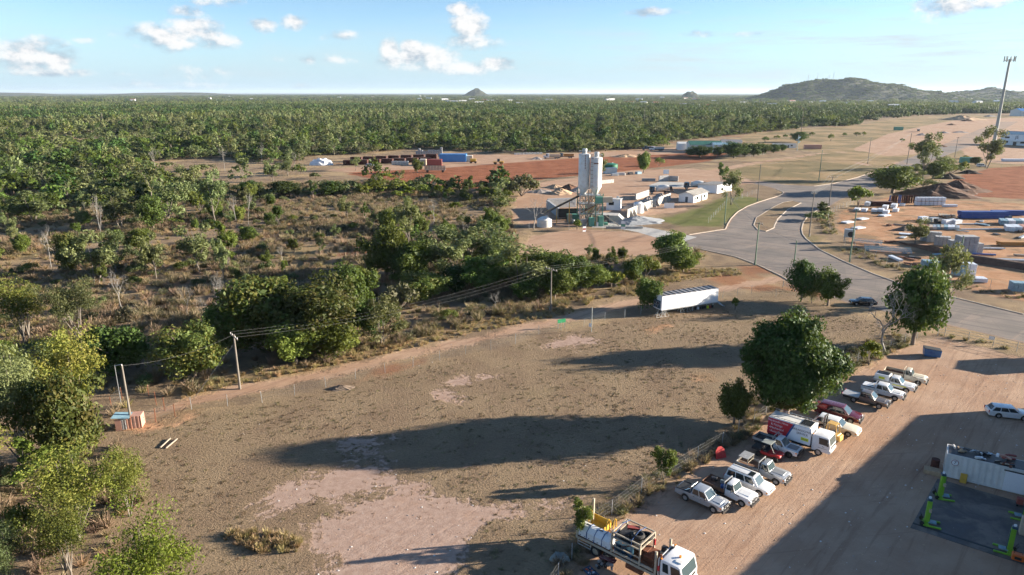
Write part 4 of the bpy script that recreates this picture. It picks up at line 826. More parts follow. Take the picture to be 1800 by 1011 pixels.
# cropped rough turf in the paddock
lo, hi = paddock_poly.min(0), paddock_poly.max(0); lo = np.maximum(lo, (-60, 38)); q = lo + rg.random((17000, 2)) * (hi - lo); q = q[sdf(q, paddock_poly) > .3]
bare_d = np.max([sdf(q, pl) for pl in pink_polys + [redspots[0]]], 0); dn = vnoise(q, 3.0, 51) + .7 * vnoise(q, 9, 52); q = q[(rg.random(len(q)) < np.clip(.55 + dn * .6, .05, 1)) & (bare_d < vnoise(q, 2, 53) * 1.5)]
n = len(q); s = rg.uniform(.35, 1.0, n); tf = [twiggy(420 + i, H=.10, Rx=.40, n=34, mat='leaf_turf', leafn=0, w=.03) for i in range(3)]
scatter('paddock_turf', np.concatenate([q, np.zeros((n, 1))], 1), rots(n), np.stack([s, s, s], 1), rg.choice(3, n), tf, 'dry tufted turf covering the paddock', 'turf')
# ---------------------------------------------------------------- power poles and wires
POLES = {}
def pole(key, u, v, vt, label, kind='timber_pole', arm=0.0, armrz=0.0, r=.15, name='power_pole', lamp=False):
    p = G(u, v); h = top_z(p, vt); o = thing(name, label, 'power pole', p, armrz, 'power poles')
    MB().cyl((0, 0, 0), (0, 0, h), r, r * .7, 10).build('shaft', kind, o, smooth=True)
    z = h - .35
    if arm:
        MB().box((0, 0, z), (arm, .12, .14)).build('crossarm', 'timber_pole', o)
        for k in (-.46, -.2, .2, .46): MB().cyl((arm * k, 0, z + .07), (arm * k, 0, z + .3), .06, .05, 6).build('insulator', 'stone_white', o)
    else: MB().cyl((0, 0, h), (0, 0, h + .18), .07, .05, 6).build('insulator', 'stone_white', o)
    MB().box((r + .03, 0, .45), (.1, .25, .9)).build('earth_cover', 'galvanised', o)
    POLES[key] = (p, h, armrz, arm); return o
pole('west', 422, 684, 588, 'tall grey power pole beside the dirt track left of the big thicket', armrz=R(129), arm=3.0, r=.17)
pole('pump', 232, 750, 643, 'power pole standing beside the little pink pump shed', r=.16)
pole('mid', 968, 549, 471, 'power pole with a crossarm between the tree belt and the track', armrz=R(127), arm=3.2)
pole('junction', 1327, 466, 391, 'dark power pole on the corner of the road junction', 'green_pole', r=.17, arm=2.0, armrz=R(126))
pole('near_road', 1395, 470, 423, 'power pole rising behind the dark roadside tree', 'green_pole', r=.16)
pole('bend', 1422, 416, 338, 'power pole on the grass inside the road bend', armrz=R(20), arm=2.0, r=.17)
pole('bend_far', 1457, 363, 310, 'power pole with a wide crossarm beyond the road bend', armrz=R(-20), arm=3.2, r=.17)
pole('office', 1273, 396, 338, 'dark green pole on the lawn beside the plant office', 'green_pole', r=.17)
pole('verge', 1331, 354, 289, 'tall thin pole on the grass verge beside the far road', r=.17)
pole('field', 1439, 319, 264, 'green power pole standing alone in the dry field', 'green_pole', r=.18)
pole('field_far', 1525, 288, 242, 'power pole in the dry field near the red patch', r=.18)
pole('storage', 1493, 461, 368, 'green steel pole in front of the storage yard fence', 'green_pole', r=.17, arm=1.8, armrz=0)
pole('verge_east', 1681, 485, 415, 'green pole rising behind the olive eucalypt by the storage yard', 'green_pole', r=.18)
pole('road_far', 1678, 277, 241, 'slim pole beside the far red road', r=.18, arm=2.0)
pole('red_road', 1594, 289, 234, 'tall leaning pole at the far end of the road bend', r=.2)
pole('wood_a', 1132, 219, 187, 'lone pole standing in the far woodland behind the silos', r=.28)
pole('wood_b', 1408, 234, 190, 'tall pole with crossarms at the edge of the far woodland', r=.30, arm=4.0)
pole('wood_c', 182, 224, 198, 'lone pale pole in the far woodland at the left', r=.30, arm=4.0)
pole('wood_d', 675, 215, 188, 'lone pale pole in the far woodland above the rusty bins', r=.30)
pole('sheds', 1166, 0 or 256, 236, 'short pole behind the green-roofed sheds', r=.2) if False else None
def wire(a, b, n, sag, label, r=.010, spread=1.0, zoff=0.0):
    (pa, ha, ra, aa), (pb, hb, rb, ab) = POLES[a], POLES[b]; t = thing('power_line', label, 'power line', (0, 0, 0), 0, 'overhead wires')
    for k in range(n):
        f = (k - (n - 1) / 2) / max(1, n - 1) * .92
        A = Vector((pa.x + math.cos(ra) * aa * f, pa.y + math.sin(ra) * aa * f, ha - zoff)); B = Vector((pb.x + math.cos(rb) * ab * f, pb.y + math.sin(rb) * ab * f, hb - zoff))
        MB().tube([A.lerp(B, s / 14) - Vector((0, 0, sag * 4 * (s / 14) * (1 - s / 14))) for s in range(15)], r, 4).build('wire', 'wire', t)
wire('west', 'mid', 3, 1.6, 'thin overhead wires sagging past the big thicket'); wire('mid', 'junction', 3, 1.6, 'overhead wires running from the tree belt to the road junction')
wire('pump', 'west', 1, .8, 'single sagging wire from the pump shed pole'); wire('bend', 'bend_far', 3, .8, 'wires crossing above the road bend', r=.035); wire('junction', 'office', 2, .9, 'pair of wires over the junction to the lawn pole', r=.03)
wire('verge', 'field', 2, 1.2, 'wires running over the dry field', r=.03); wire('field', 'field_far', 2, 1.0, 'far wires over the dry field', r=.03); wire('bend_far', 'red_road', 2, 1.4, 'far wires along the road bend', r=.035); wire('junction', 'near_road', 1, .6, 'short wire between the junction poles', r=.025)
_p = POLES['west'][0]; MB().tube([_p + Vector((0, 0, 6.9)), G(338, 705) + Vector((0, 0, .1))], .02, 4).build('guy_wire', 'wire', None); tag(bpy.data.objects['guy_wire'], 'slanting guy wire staying the pole by the track', 'wire')

# telecom monopole
p = G(1742, 279); h = top_z(p, 104); o = thing('telecom_pole', 'towering concrete telecom monopole with panel antennas at the right', 'telecom pole', p)
MB().cyl((0, 0, 0), (0, 0, h), 1.15, .55, 16).build('shaft', 'concrete_pole', o, smooth=True)
MB().ring((0, 0, h - .6), (0, 0, 1), 2.6, .12, 16, 5).build('headframe', 'galvanised', o)
for k in range(9):
    a = k * 6.283 / 9; x, y = 2.9 * math.cos(a), 2.9 * math.sin(a)
    MB().bar((0, 0, h - .6), (x, y, h - .6), .12).build('spoke', 'galvanised', o); MB().box((x, y, h + .1), (.45, .3, 3.4 if k % 3 else 2.2), a).build('antenna', 'concrete_pole', o, bevel=.05)

# ---------------------------------------------------------------- fences
def fence(name, label, px, h=1.7, gap=3.2, lean=.02, netting=True, post='galvanised', r=.035, rail=False, wires=3, spots=None, group='wire fences'):
    t = thing(name, label, 'fence', (0, 0, 0), 0, group)
    pts = [G(u, v) for u, v in px]; ps = [pts[0]]
    for a, b in zip(pts, pts[1:]):
        n = max(1, round((b - a).length / gap)); ps += [a.lerp(b, k / n) for k in range(1, n + 1)]
    tops = []
    for p in ps:
        q = p + Vector((rnd.gauss(0, lean), rnd.gauss(0, lean), h * rnd.uniform(.94, 1.04))); tops.append(q); MB().cyl(p - Vector((0, 0, .05)), q, r, r, 6).build('post', post, t)
    for k in range(wires):
        f = 1 - k / max(1, wires) * .92 if wires > 1 else .98
        mb = MB(); mb.tube([a.lerp(b, f) for a, b in zip(ps, tops)], .0055 if not rail else .022, 4); mb.build('wire' if not rail else 'rail', 'wire' if not rail else 'galvanised', t)
    if netting:
        mb = MB()
        for i in range(len(ps) - 1): mb.poly([ps[i] + Vector((0, 0, .03)), ps[i + 1] + Vector((0, 0, .03)), tops[i + 1] - Vector((0, 0, .05)), tops[i] - Vector((0, 0, .05))])
        mb.build('netting', 'chain_link', t)
    return t
fence('paddock_fence', 'wire fence of thin posts along the dirt track beside the paddock', [(337, 720), (400, 714), (461, 708), (518, 695), (573, 681), (625, 666), (677, 656), (726, 645), (818, 623), (863, 615), (906, 604), (947, 588), (986, 581), (1026, 575), (1063, 564), (1098, 559), (1180, 541), (1270, 524), (1321, 516), (1364, 522), (1400, 520)], gap=4.5, r=.028, lean=.06)
fence('yard_fence', 'chain-link fence behind the row of parked vehicles', [(955, 1062), (1005, 985), (1036, 930), (1075, 905), (1127, 868), (1178, 838), (1226, 809), (1269, 782), (1325, 742), (1385, 705), (1440, 672), (1490, 645), (1540, 620), (1590, 603), (1612, 594)], gap=3.5, h=1.8, r=.045, wires=4)
t = fence('yard_gate', 'long sagging chain-link gate across the yard entrance by the road', [(1648, 590), (1660, 591), (1745, 609), (1830, 628)], gap=3.2, h=1.7, rail=True, wires=3, r=.05)
MB().box(G(1740, 606) + Vector((0, -.12, 1.2)), (.8, .03, .6), R(-20)).build('notice', 'sign_white', t)
fence('paddock_gate', 'leaning pipe gate by the roadside trees', [(1376, 505), (1398, 512)], gap=4, h=1.5, rail=True, wires=4, r=.07)
fence('storage_fence', 'chain-link fence bounding the storage yard along the road', [(1462, 409), (1455, 395), (1456, 378), (1475, 368), (1500, 360)], h=2.0, gap=4, wires=2)
fence('storage_fence', 'chain-link fence on the road verge in front of the scaffold trusses', [(1485, 432), (1520, 447), (1558, 464), (1600, 478), (1640, 486)], h=2.0, gap=4.5, wires=2)
fence('storage_fence', 'chain-link fence on the verge right of the olive eucalypt', [(1690, 500), (1740, 508), (1800, 520), (1900, 540)], h=2.0, gap=5, wires=2)
fence('pump_fence', 'rusty wire pen fence round the pump shed clearing', [(197, 722), (215, 702), (262, 698), (275, 712), (290, 722), (308, 733), (274, 742), (232, 756)], h=1.9, gap=3.0, post='rust', r=.05, netting=True, wires=3)
fence('plant_fence', 'wire fence in front of the concrete plant', [(930, 402), (1000, 405), (1060, 404), (1110, 405), (1128, 404)], h=1.8, gap=6, wires=2)
fence('lawn_fence', 'wire fence across the lawn by the plant office', [(1245, 392), (1258, 378), (1270, 366), (1276, 358), (1330, 340)], h=1.8, gap=6, wires=2)
fence('shed_fence', 'low sheet fence before the garden trees of the far sheds', [(1200, 268), (1215, 273), (1275, 279), (1310, 278), (1345, 272)], h=1.6, gap=8, wires=2)

# ---------------------------------------------------------------- helpers for boxes and sheds
def ground_rz(a, b): A, B = G(*a), G(*b); return math.atan2(B.y - A.y, B.x - A.x), (B - A).length
def ribbed(L, Wd, H, step=.28, amp=.035, z0=0.0):
    """corrugated container shell outline pushed up"""
    pts = []
    def side(p, q):
        p, q = Vector(p), Vector(q); d = (q - p); n = max(2, int(d.length / step)); nn = Vector((d.y, -d.x)).normalized()
        for i in range(n):
            o = nn * (-amp if i % 2 else 0); pts.append((p + d * (i / n) + o)[:]); pts.append((p + d * ((i + .72) / n) + o)[:])
    x, y = L / 2, Wd / 2
    side((-x, -y), (x, -y)); side((x, -y), (x, y)); side((x, y), (-x, y)); side((-x, y), (-x, -y))
    return MB().prism(pts, z0, z0 + H, 'Z')
def container(name, label, p, rz, L, Wd, H, mat, roof=None, group=None, cat='container', z0=.12):
    o = thing(name, label, cat, p, rz, group)
    ribbed(L - .1, Wd - .1, H - .24, z0=z0 + .12).build('corrugated_wall', mat, o)
    f = MB()
    for x in (-1, 1):
        for y in (-1, 1): f.box((x * (L / 2 - .06), y * (Wd / 2 - .06), z0 + H / 2), (.14, .14, H))
    for z in (z0 + .07, z0 + H - .07):
        for y in (-1, 1): f.box((0, y * (Wd / 2 - .06), z), (L - .26, .12, .14))
        for x in (-1, 1): f.box((x * (L / 2 - .06), 0, z), (.12, Wd - .26, .14))
    f.build('corner_frame', mat, o)
    MB().box((0, 0, z0 + H + .012), (L - .28, Wd - .28, .03)).build('roof', roof or mat, o)
    for x in (-1, 1):
        for y in (-1, 1): MB().box((x * (L / 2 - .15), y * (Wd / 2 - .15), z0 / 2), (.2, .2, z0)).build('foot', 'dark_steel', o)
    for y in (-.5, .5): MB().box((L / 2 + .015, y * (Wd / 2 - .1), z0 + H / 2), (.04, Wd / 2 - .25, H - .4)).build('door', mat, o)
    for y in (-.7, -.3, .3, .7): MB().cyl((L / 2 + .06, y * (Wd / 2 - .1), z0 + .3), (L / 2 + .06, y * (Wd / 2 - .1), z0 + H - .3), .025, n=5).build('lock_rod', 'galvanised', o)
    return o
def gable(name, label, p, rz, L, Wd, H, rise, wall, roof, doors=(), wins=(), over=.4, cat='shed', group=None, skillion=False):
    """shed: ridge along local x; doors / wins = (side, offset, z0, w, h, mat)"""
    o = thing(name, label, cat, p, rz, group); y = Wd / 2
    sec = [(-y, 0), (y, 0), (y, H)] + ([] if skillion else [(0, H + rise)]) + [(-y, H + (rise if skillion else 0))]
    MB().prism(sec, -L / 2, L / 2, 'X').build('wall', wall, o)
    def slab(y0, z0, y1, z1):
        n = max(3, int((L + 2 * over) / .9)); mb = MB(); x0 = -L / 2 - over
        for i in range(n):
            a = x0 + (L + 2 * over) * i / n; b = x0 + (L + 2 * over) * (i + 1) / n; k = .03 if i % 2 else 0
            vs = [(a, y0, z0 + .06 + k), (b, y0, z0 + .06 + k), (b, y1, z1 + .06 + k), (a, y1, z1 + .06 + k)]; vs += [(q[0], q[1], q[2] + .05) for q in vs]
            mb._add(vs, [(0, 3, 2, 1), (4, 5, 6, 7), (0, 1, 5, 4), (1, 2, 6, 5), (2, 3, 7, 6), (3, 0, 4, 7)])
        return mb
    s = rise / y * over
    if skillion: slab(-y - over, H + rise, y + over, H).build('roof', roof, o)
    else:
        slab(-y - over, H - s, 0, H + rise).build('roof', roof, o); slab(0, H + rise, y + over, H - s).build('roof', roof, o); MB().box((0, 0, H + rise + .13), (L + 2 * over, .35, .06)).build('ridge_cap', roof, o)
    for kind, lst in (('door', doors), ('window', wins)):
        for side, off, z0, w, h, mat in lst:
            c, d = {'-y': ((off, -y - .02, z0 + h / 2), (w, .08, h)), '+y': ((off, y + .02, z0 + h / 2), (w, .08, h)), '+x': ((L / 2 + .02, off, z0 + h / 2), (.08, w, h)), '-x': ((-L / 2 - .02, off, z0 + h / 2), (.08, w, h))}[side]
            ob = MB().box(c, d).build(kind, mat, o)
            if kind == 'window': MB().box((c[0], c[1], z0 - .04), (d[0] + .1, d[1] + .06, .07)).build('sill', 'off_white', ob)
    return o
def heap(name, label, p, rx, ry, h, mat, seed=0, cat='heap', n=26, rz=0.0, group=None, flat=False):
    """loose heap with an uneven skirt"""
    q = np.random.default_rng(seed); ph = q.random(6) * 6.28; vs = [(0, 0, h)]; fs = []; rings = 9
    for j in range(1, rings + 1):
        f = j / rings
        for i in range(n):
            a = 6.2832 * i / n; w = 1 + .16 * math.sin(2 * a + ph[0]) + .11 * math.sin(5 * a + ph[1]) + .05 * math.sin(9 * a + ph[2]); z = h * ((1 - f) ** 1.05 if not flat else 1 - f ** 4) + (q.normal() * h * (.045 if not flat else .12) if j < rings else -.05)
            vs.append((math.cos(a) * rx * f * w, math.sin(a) * ry * f * w, z))
    for i in range(n): fs.append((0, 1 + i, 1 + (i + 1) % n))
    for j in range(rings - 1):
        for i in range(n): a, b = 1 + j * n + i, 1 + j * n + (i + 1) % n; fs.append((a, a + n, b + n, b))
    me = bpy.data.meshes.new(name); me.from_pydata(vs, [], fs); me.materials.append(MATS[mat])
    o = bpy.data.objects.new(name, me); link(o); o.location = p; o.rotation_euler = (0, 0, rz); return tag(o, label, cat, group)

# ---------------------------------------------------------------- concrete batching plant
p = G(1037, 394); tower = thing('batching_tower', 'white twin-silo concrete batching tower on a rusty steel frame', 'batching plant', p, R(4))
k = px_m(p); ztop = top_z(p, 277); zbot = top_z(p, 328)
def silo(x, y, r, z0, z1):
    s = MB().lathe([(.35, z0 - 2.6), (r, z0), (r, z0 + .01), (r, z1), (r * .98, z1 + .05), (.5, z1 + .35)], 24).build('silo', 'silo_white', tower, smooth=True); s.location = (x, y, 0)
    for z in (z0 + .2, z0 + (z1 - z0) * .5, z1 - .15): MB().ring((0, 0, z), (0, 0, 1), r + .02, .06, 24, 5).build('stiffener_ring', 'silo_white', s)
    for i in range(6): MB().box((0, -r - .02, z0 + (z1 - z0) * .60 + i * .75), (.25, .05, .45)).build('lettering_mark', 'rust', s) if x < 0 else None
    if x > 0: MB().box((-.4, -r - .03, z1 - 1.6), (1.4, .05, .35)).build('lettering_mark', 'rust', s)
    MB().cyl((0, 0, z1 + .3), (0, 0, z1 + 1.7), .75, n=12).build('dust_filter', 'galvanised', s)
    g = MB()
    for i in range(14): a = i * 6.283 / 14; g.bar((r * math.cos(a), r * math.sin(a), z1), (r * math.cos(a), r * math.sin(a), z1 + 1.0), .05)
    g.ring((0, 0, z1 + 1.0), (0, 0, 1), r, .035, 24, 4); g.build('guard_rail', 'galvanised', s)
silo(1.35, -.3, 1.8, zbot, ztop); silo(-2.1, 1.4, 1.75, zbot - .4, ztop + .9)
lad = MB(); lad.bar((-.55, -1.8, 1), (-.55, -1.8, ztop + 1), .07); lad.bar((-.05, -1.8, 1), (-.05, -1.8, ztop + 1), .07)
for i in range(40): lad.bar((-.55, -1.8, 1.3 + i * .5), (-.05, -1.8, 1.3 + i * .5), .04)
lad.build('ladder', 'tan_steel', tower)
cage = MB()
for i in range(9): cage.ring((-.3, -2.15, zbot + .4 + i * 1.2), (0, 0, 1), .42, .025, 10, 4)
cage.build('ladder_cage', 'rust', tower)
xs, ys = (-3.8, -1.2, 1.2, 3.4), (-2.4, 2.4)
for x in xs:
    for y in ys: MB().box((x, y, zbot / 2 - .5), (.26, .26, zbot - 1 + (.6 if x < 3 else -2))).build('column', ['tan_steel', 'plant_green', 'galvanised'][int(x * 3 + y) % 3], tower)
for z in (3.4, 6.6, 9.2):
    if z < zbot:
        for y in ys: MB().box((-.2, y, z), (7.6, .16, .22)).build('beam', 'tan_steel', tower)
        for x in xs: MB().box((x, 0, z + .02), (.16, 4.5, .2)).build('beam', 'tan_steel', tower)
        MB().box((-.4, 0, z + .16), (6.4, 4.0, .06)).build('platform', 'galvanised', tower)
        for y in (-2.3, 2.3):
            g = MB(); g.bar((-3.8, y, z + 1.2), (3.4, y, z + 1.2), .05); g.bar((-3.8, y, z + .7), (3.4, y, z + .7), .04)
            for i in range(9): g.bar((-3.8 + i * .9, y, z + .2), (-3.8 + i * .9, y, z + 1.2), .04)
            g.build('guard_rail', 'yellow_paint' if z < 7 else 'tan_steel', tower)
for i, (x0, x1) in enumerate(zip(xs, xs[1:])):
    for y in ys:
        for z0, z1 in ((.2, 3.3), (3.5, 6.5), (6.7, 9.1)): MB().bar((x0, y, z0), (x1, y, z1), .15).build('brace', ['tan_steel', 'rust', 'galvanised'][(i + int(z0)) % 3], tower); MB().bar((x1, y, z0), (x0, y, z1), .13).build('brace', 'tan_steel', tower)
MB().box((2.0, -2.9, 8.1), (2.2, 1.8, 2.0)).build('weigh_hopper', 'plant_green', tower, bevel=.05); MB().box((4.6, -3.2, 8.2), (3.0, 1.4, 1.7)).build('hopper_panel', 'tray_cream', tower)
MB().prism([(-1.6, 6.2), (1.6, 6.2), (.5, 3.6), (-.5, 3.6)], -1.4, 1.2, 'Y').build('discharge_cone', 'galvanised', tower)
cv = MB(); cv.bar((-3.5, .5, 9.0), (-14.5, 2.0, 3.2), 1.0, .5); cv.build('conveyor', 'dark_steel', tower); MB().bar((-3.5, -.15, 9.5), (-14.5, 1.35, 3.7), .08).build('conveyor_rail', 'yellow_paint', tower)
for x, h in ((-6.5, 6.9), (-10.5, 4.8)): MB().bar((x, 1.1, 0), (x, 1.1, h), .2).build('conveyor_leg', 'yellow_paint', tower)
st = MB()
for i in range(12): st.box((4.4 + i * .34, -3.4, 3.1 - i * .25), (.34, 1.0, .05))
st.bar((4.2, -3.9, 3.2), (8.4, -3.9, .1), .1, .2); st.bar((4.2, -2.9, 3.2), (8.4, -2.9, .1), .1, .2); st.bar((4.2, -3.9, 4.2), (8.4, -3.9, 1.1), .05); st.build('stair', 'tan_steel', tower)
for i in range(30): MB().bar((rnd.uniform(-3.6, 3.2), rnd.choice((-2.5, 2.5)), rnd.uniform(.2, 5)), (rnd.uniform(-3.6, 3.2), rnd.choice((-2.5, 2.5)), rnd.uniform(4, 9.5)), rnd.uniform(.08, .18)).build('pipe', rnd.choice(['galvanised', 'tan_steel', 'plant_green', 'rust', 'yellow_paint']), tower)

for i in range(22):
    x, y = rnd.uniform(-6.5, 5.5), rnd.uniform(-4.2, 3.5); h = rnd.uniform(.8, 3.2)
    if i % 3: MB().box((x, y, h / 2), (rnd.uniform(.6, 2.0), rnd.uniform(.5, 1.4), h), rnd.choice((0, .1, .3))).build('machine_housing', rnd.choice(['concrete', 'galvanised', 'tan_steel', 'dark_steel', 'plant_green', 'yellow_paint']), tower, bevel=.05)
    else: MB().cyl((x, y, 0), (x, y, h), rnd.uniform(.3, .7), n=10).build('vessel', rnd.choice(['galvanised', 'off_white', 'tan_steel']), tower, smooth=True)
def slabwall(name, label, a, b, h, t=.3, mat='concrete', cat='wall', z=0.0, blocks=0, group=None):
    A, B = G(*a), G(*b); d = B - A; rz = math.atan2(d.y, d.x); L = d.length
    o = thing(name, label, cat, (A + B) / 2, rz, group)
    if blocks:
        rows = max(1, round(h / .8)); n = max(1, round(L / 1.6)); me = None
        for r in range(rows):
            for i in range(n + (r % 2)):
                w = L / n; c = -L / 2 + w * (i + (.5 if r % 2 == 0 else 0)); w2 = w
                if r % 2 and i in (0, n): w2 = w / 2; c += w / 4 if i == 0 else -w / 4
                MB().box((c, rnd.gauss(0, .015), z + h / rows * (r + .5)), (w2 - .05, t, h / rows - .04)).build('block', mat, o, bevel=.03)
        MB().box((0, 0, z + h / 2), (L - .06, t * .8, h - .05)).build('mortar', 'concrete', o)
    else: MB().box((0, 0, z + h / 2), (L, t, h)).build('panel', mat, o, bevel=.03)
    return o
slabwall('block_bay_wall', 'grey concrete block wall behind the hopper left of the tower', (962, 366), (1012, 364), 3.4, .8, 'block_grey', blocks=1); slabwall('block_bay_wall', 'short block wall closing the left end of the hopper bay', (962, 366), (985, 384), 3.0, .8, 'block_grey', blocks=1)
gable('hopper_shed', 'dark open shed over the aggregate hopper left of the tower', G(997, 384), R(3), 6, 4, 2.8, .8, 'dark_steel', 'dark_steel', skillion=True, wins=[('-y', -2, .6, 2.2, 1.6, 'black_plastic')]); MB().box((0, 0, 1.1), (3.6, 1.4, 2.2), taper=1.15).build('green_hopper', 'plant_green', None, bevel=.06, loc=G(1007, 388)); tag(bpy.data.objects['green_hopper'], 'green steel hopper bin at the foot of the tower', 'hopper')
hut = gable('control_hut', 'white flat-roofed control hut on the ramp right of the tower', G(1079, 368), R(-14), 5.0, 4.0, 3.6, .25, 'pure_white', 'off_white', skillion=True, wins=[('-y', -.8, 1.8, 1.8, 1.2, 'glass'), ('+x', 0, 1.8, 1.4, 1.1, 'glass')]); MB().box((1.2, .4, 4.3), (.9, .8, .7)).build('roof_unit', 'galvanised', hut)
# aggregate bays: pale leaning walls with buttresses
for i, (a, b) in enumerate([((1102, 383), (1118, 376)), ((1118, 376), (1140, 367)), ((1140, 367), (1160, 359)), ((1160, 359), (1178, 352))]):
    o = slabwall('bay_wall', ['pale concrete bay wall nearest the white water tank', 'second pale bay wall from the white water tank', 'third pale bay wall, beside the mixer truck', 'last pale bay wall, beside the plant office'][i], a, b, 2.8, .3, 'pale_concrete')
    for x in (-1.5, 1.5): MB().prism([(-.15, 0), (-1.5, 0), (-.15, 2.5)], x - .1, x + .1, 'X').build('buttress', 'pale_concrete', o)
slabwall('bay_back_wall', 'grey rear wall of the gravel bays', (1117, 352), (1140, 344), 2.4, .4, 'concrete')
for i, (u, v, rx, ry, h, m) in enumerate([(1118, 366, 4.5, 3.5, 2.5, 'pile_grey'), (1140, 358, 5, 4, 2.9, 'pile_grey'), (1160, 351, 4.5, 3.5, 2.6, 'pile_grey')]): heap('gravel_heap', ['grey gravel heap in the bay nearest the water tank', 'largest grey gravel heap in the middle bay', 'gravel heap in the bay beside the mixer truck'][i], G(u, v), rx, ry, h, m, 30 + i, 'gravel')
heap('slurry_bank', 'smooth grey bank of washed-out slurry below the control hut', G(1120, 390), 9.5, 6.0, 2.0, 'pile_blue', 41, 'bank')
for i, (u, v, rx, ry, h, m, lab) in enumerate([(985, 340, 6, 5, 2.2, 'pile_sand', 'orange sand heap behind the hopper bay'), (1000, 332, 5, 4, 2.2, 'pile_brown', 'dark red soil heap left of the silos'), (975, 330, 5, 3.5, 1.6, 'pile_sand', 'pale sand heap farthest left at the plant'), (1017, 336, 4, 4, 2.0, 'pile_grey', 'stony heap against the silo foot'), (950, 338, 6, 4, 1.4, 'pile_grey', 'rubble heap beside the olive scrubby tree')]): heap('rubble_heap', lab, G(u, v), rx, ry, h, m, 50 + i)
def tank(name, label, u, v, r, h, mat, n=24, cap=.5):
    o = thing(name, label, 'tank', G(u, v)); MB().lathe([(r, 0), (r, h), (r * .55, h + cap * .7), (.2, h + cap)], n).build('shell', mat, o, smooth=True)
    for z in (.05, h * .33, h * .66, h): MB().ring((0, 0, z), (0, 0, 1), r + .01, .05, n, 5).build('hoop', mat, o)
    MB().cyl((r * .3, 0, h + cap * .8), (r * .3, 0, h + cap + .15), .35, n=10).build('hatch', 'galvanised', o); return o
tank('water_tank', 'white upright water tank at the corner of the gravel bays', 1122, 374, 1.7, 3.3, 'pure_white'); tank('round_tank', 'squat pale round tank beside the leafless tree', 957, 398, 2.3, 2.2, 'off_white', cap=1.0); tank('green_tank', 'dark green round tank behind the silos', 1072, 297, 4.2, 2.6, 'green_tank', cap=.7)
slabwall('white_block_wall', 'white painted wall in front of the green tank', (1063, 305), (1082, 304), 2.8, 3.0, 'off_white')
office = gable('plant_office', 'white plant office with grey gabled roof and blue door', G(1218, 352), ground_rz((1208, 359), (1245, 348))[0], 13.0, 6.0, 2.9, 1.1, 'pure_white', 'old_roof', over=.7, cat='building',
    doors=[('-x', -.2, 0, 1.0, 2.1, 'navy_paint'), ('-y', 1.0, 0, 1.6, 2.3, 'dark_steel')], wins=[('-y', -5.0, 1.1, .8, .8, 'glass'), ('-y', -3.0, 1.0, 1.8, 1.1, 'glass'), ('-y', -.8, 1.4, .6, .6, 'glass'), ('-y', 3.6, 1.0, 1.6, 1.1, 'glass'), ('-x', -2.0, .9, .9, 1.1, 'sign_white')])
gable('carport', 'brown-roofed carport with white wall behind the plant office', G(1256, 336), ground_rz((1230, 343), (1278, 334))[0], 12, 9, 3.0, .5, 'pure_white', 'old_roof', skillion=True, over=.6, cat='building', wins=[('-y', -2, 1, 1.6, 1.0, 'glass')])
slabwall('wash_bay_wall', 'grey block wall of the wash-out bay at the back of the plant yard', (1158, 319), (1175, 318), 2.6, .7, 'block_grey', blocks=1); slabwall('wash_bay_wall', 'pale angled wall at the right of the wash-out bay', (1176, 318), (1192, 319), 2.4, .5, 'concrete'); slabwall('low_block_wall', 'low dark block wall left of the wash-out bay', (1128, 318), (1152, 318), 1.2, .7, 'concrete', blocks=1)
pond = sheet('wash_pond', W([(1140, 326), (1160, 319), (1200, 321), (1228, 324), (1215, 330), (1170, 329), (1145, 331)]), .016, 'pale_concrete', 8); tag(pond, kind='structure')
def board(name, label, u, v, w, h, z, rz, face, trim=None, legs=True, cat='sign'):
    o = thing(name, label, cat, G(u, v), rz); pn = MB().box((0, 0, z + h / 2), (w, .06, h)).build('panel', face, o)
    if legs:
        for x in (-w * .42, w * .42): MB().cyl((x, .06, 0), (x, .06, z + h), .05, n=6).build('leg', 'galvanised', o)
    if trim: MB().box((0, -.04, z + h * .5), (w * .96, .02, h * .35)).build('stripe', trim, pn)
    return o
board('sign_board', 'wide blank white board on the lawn before the plant office', 1176, 367, 3.6, 1.9, .2, R(-4), 'sign_white'); board('sign_board', 'tall white and teal sign at the plant driveway', 1095, 406, 1.3, 2.4, .5, R(-10), 'sign_white', 'plant_green'); board('sign_board', 'small white sign with red print beside the tower bush', 1027, 408, 1.0, 1.6, .1, R(20), 'sign_white', 'red_box'); board('white_screen', 'white screen raised above the wash-out bay', 1170, 317, 2.6, 2.0, 3.0, R(-3), 'sign_white')
for i, (u, v, L) in enumerate([(1090, 308, 5), (1080, 309, 3.4), (1108, 307, 2.5), (1122, 306, 3)]): MB().box((0, 0, .6), (L, 2.0, 1.2), taper=.95).build('skip_bin', ['tray_alloy', 'galvanised', 'dark_steel', 'teal_sheet'][i], None, bevel=.08, loc=G(u, v), rz=R(10 * i)); tag(bpy.data.objects['skip_bin' if i == 0 else 'skip_bin.%03d' % i], ['long grey bin behind the plant yard', 'short grey bin beside the long one', 'dark bin between the grey bins and the blue one', 'blue-grey bin nearest the lone rounded tree'][i], 'bin')
for i, (a, b) in enumerate([((1037, 332), (1056, 330)), ((1052, 324), (1078, 321)), ((1040, 340), (1052, 339))]): slabwall('stacked_blocks', ['concrete blocks stacked right of the silos, nearest row', 'concrete blocks stacked right of the silos, far row', 'concrete blocks at the silo foot'][i], a, b, 1.6, .8, 'pale_concrete', blocks=1, cat='blocks')
slabwall('ramp_wall', 'low pale retaining wall along the driveway ramp', (1065, 402), (1130, 402), .7, .3, 'pale_concrete'); MB().prism([(-6, 0), (6, 0), (3.5, 2.2), (-4.5, 2.2)], -2.5, 2.5, 'Y').build('loading_ramp', 'pale_concrete', None, loc=G(1068, 388), rz=R(-12)); tag(bpy.data.objects['loading_ramp'], 'pale concrete loading ramp at the right foot of the tower', 'ramp')
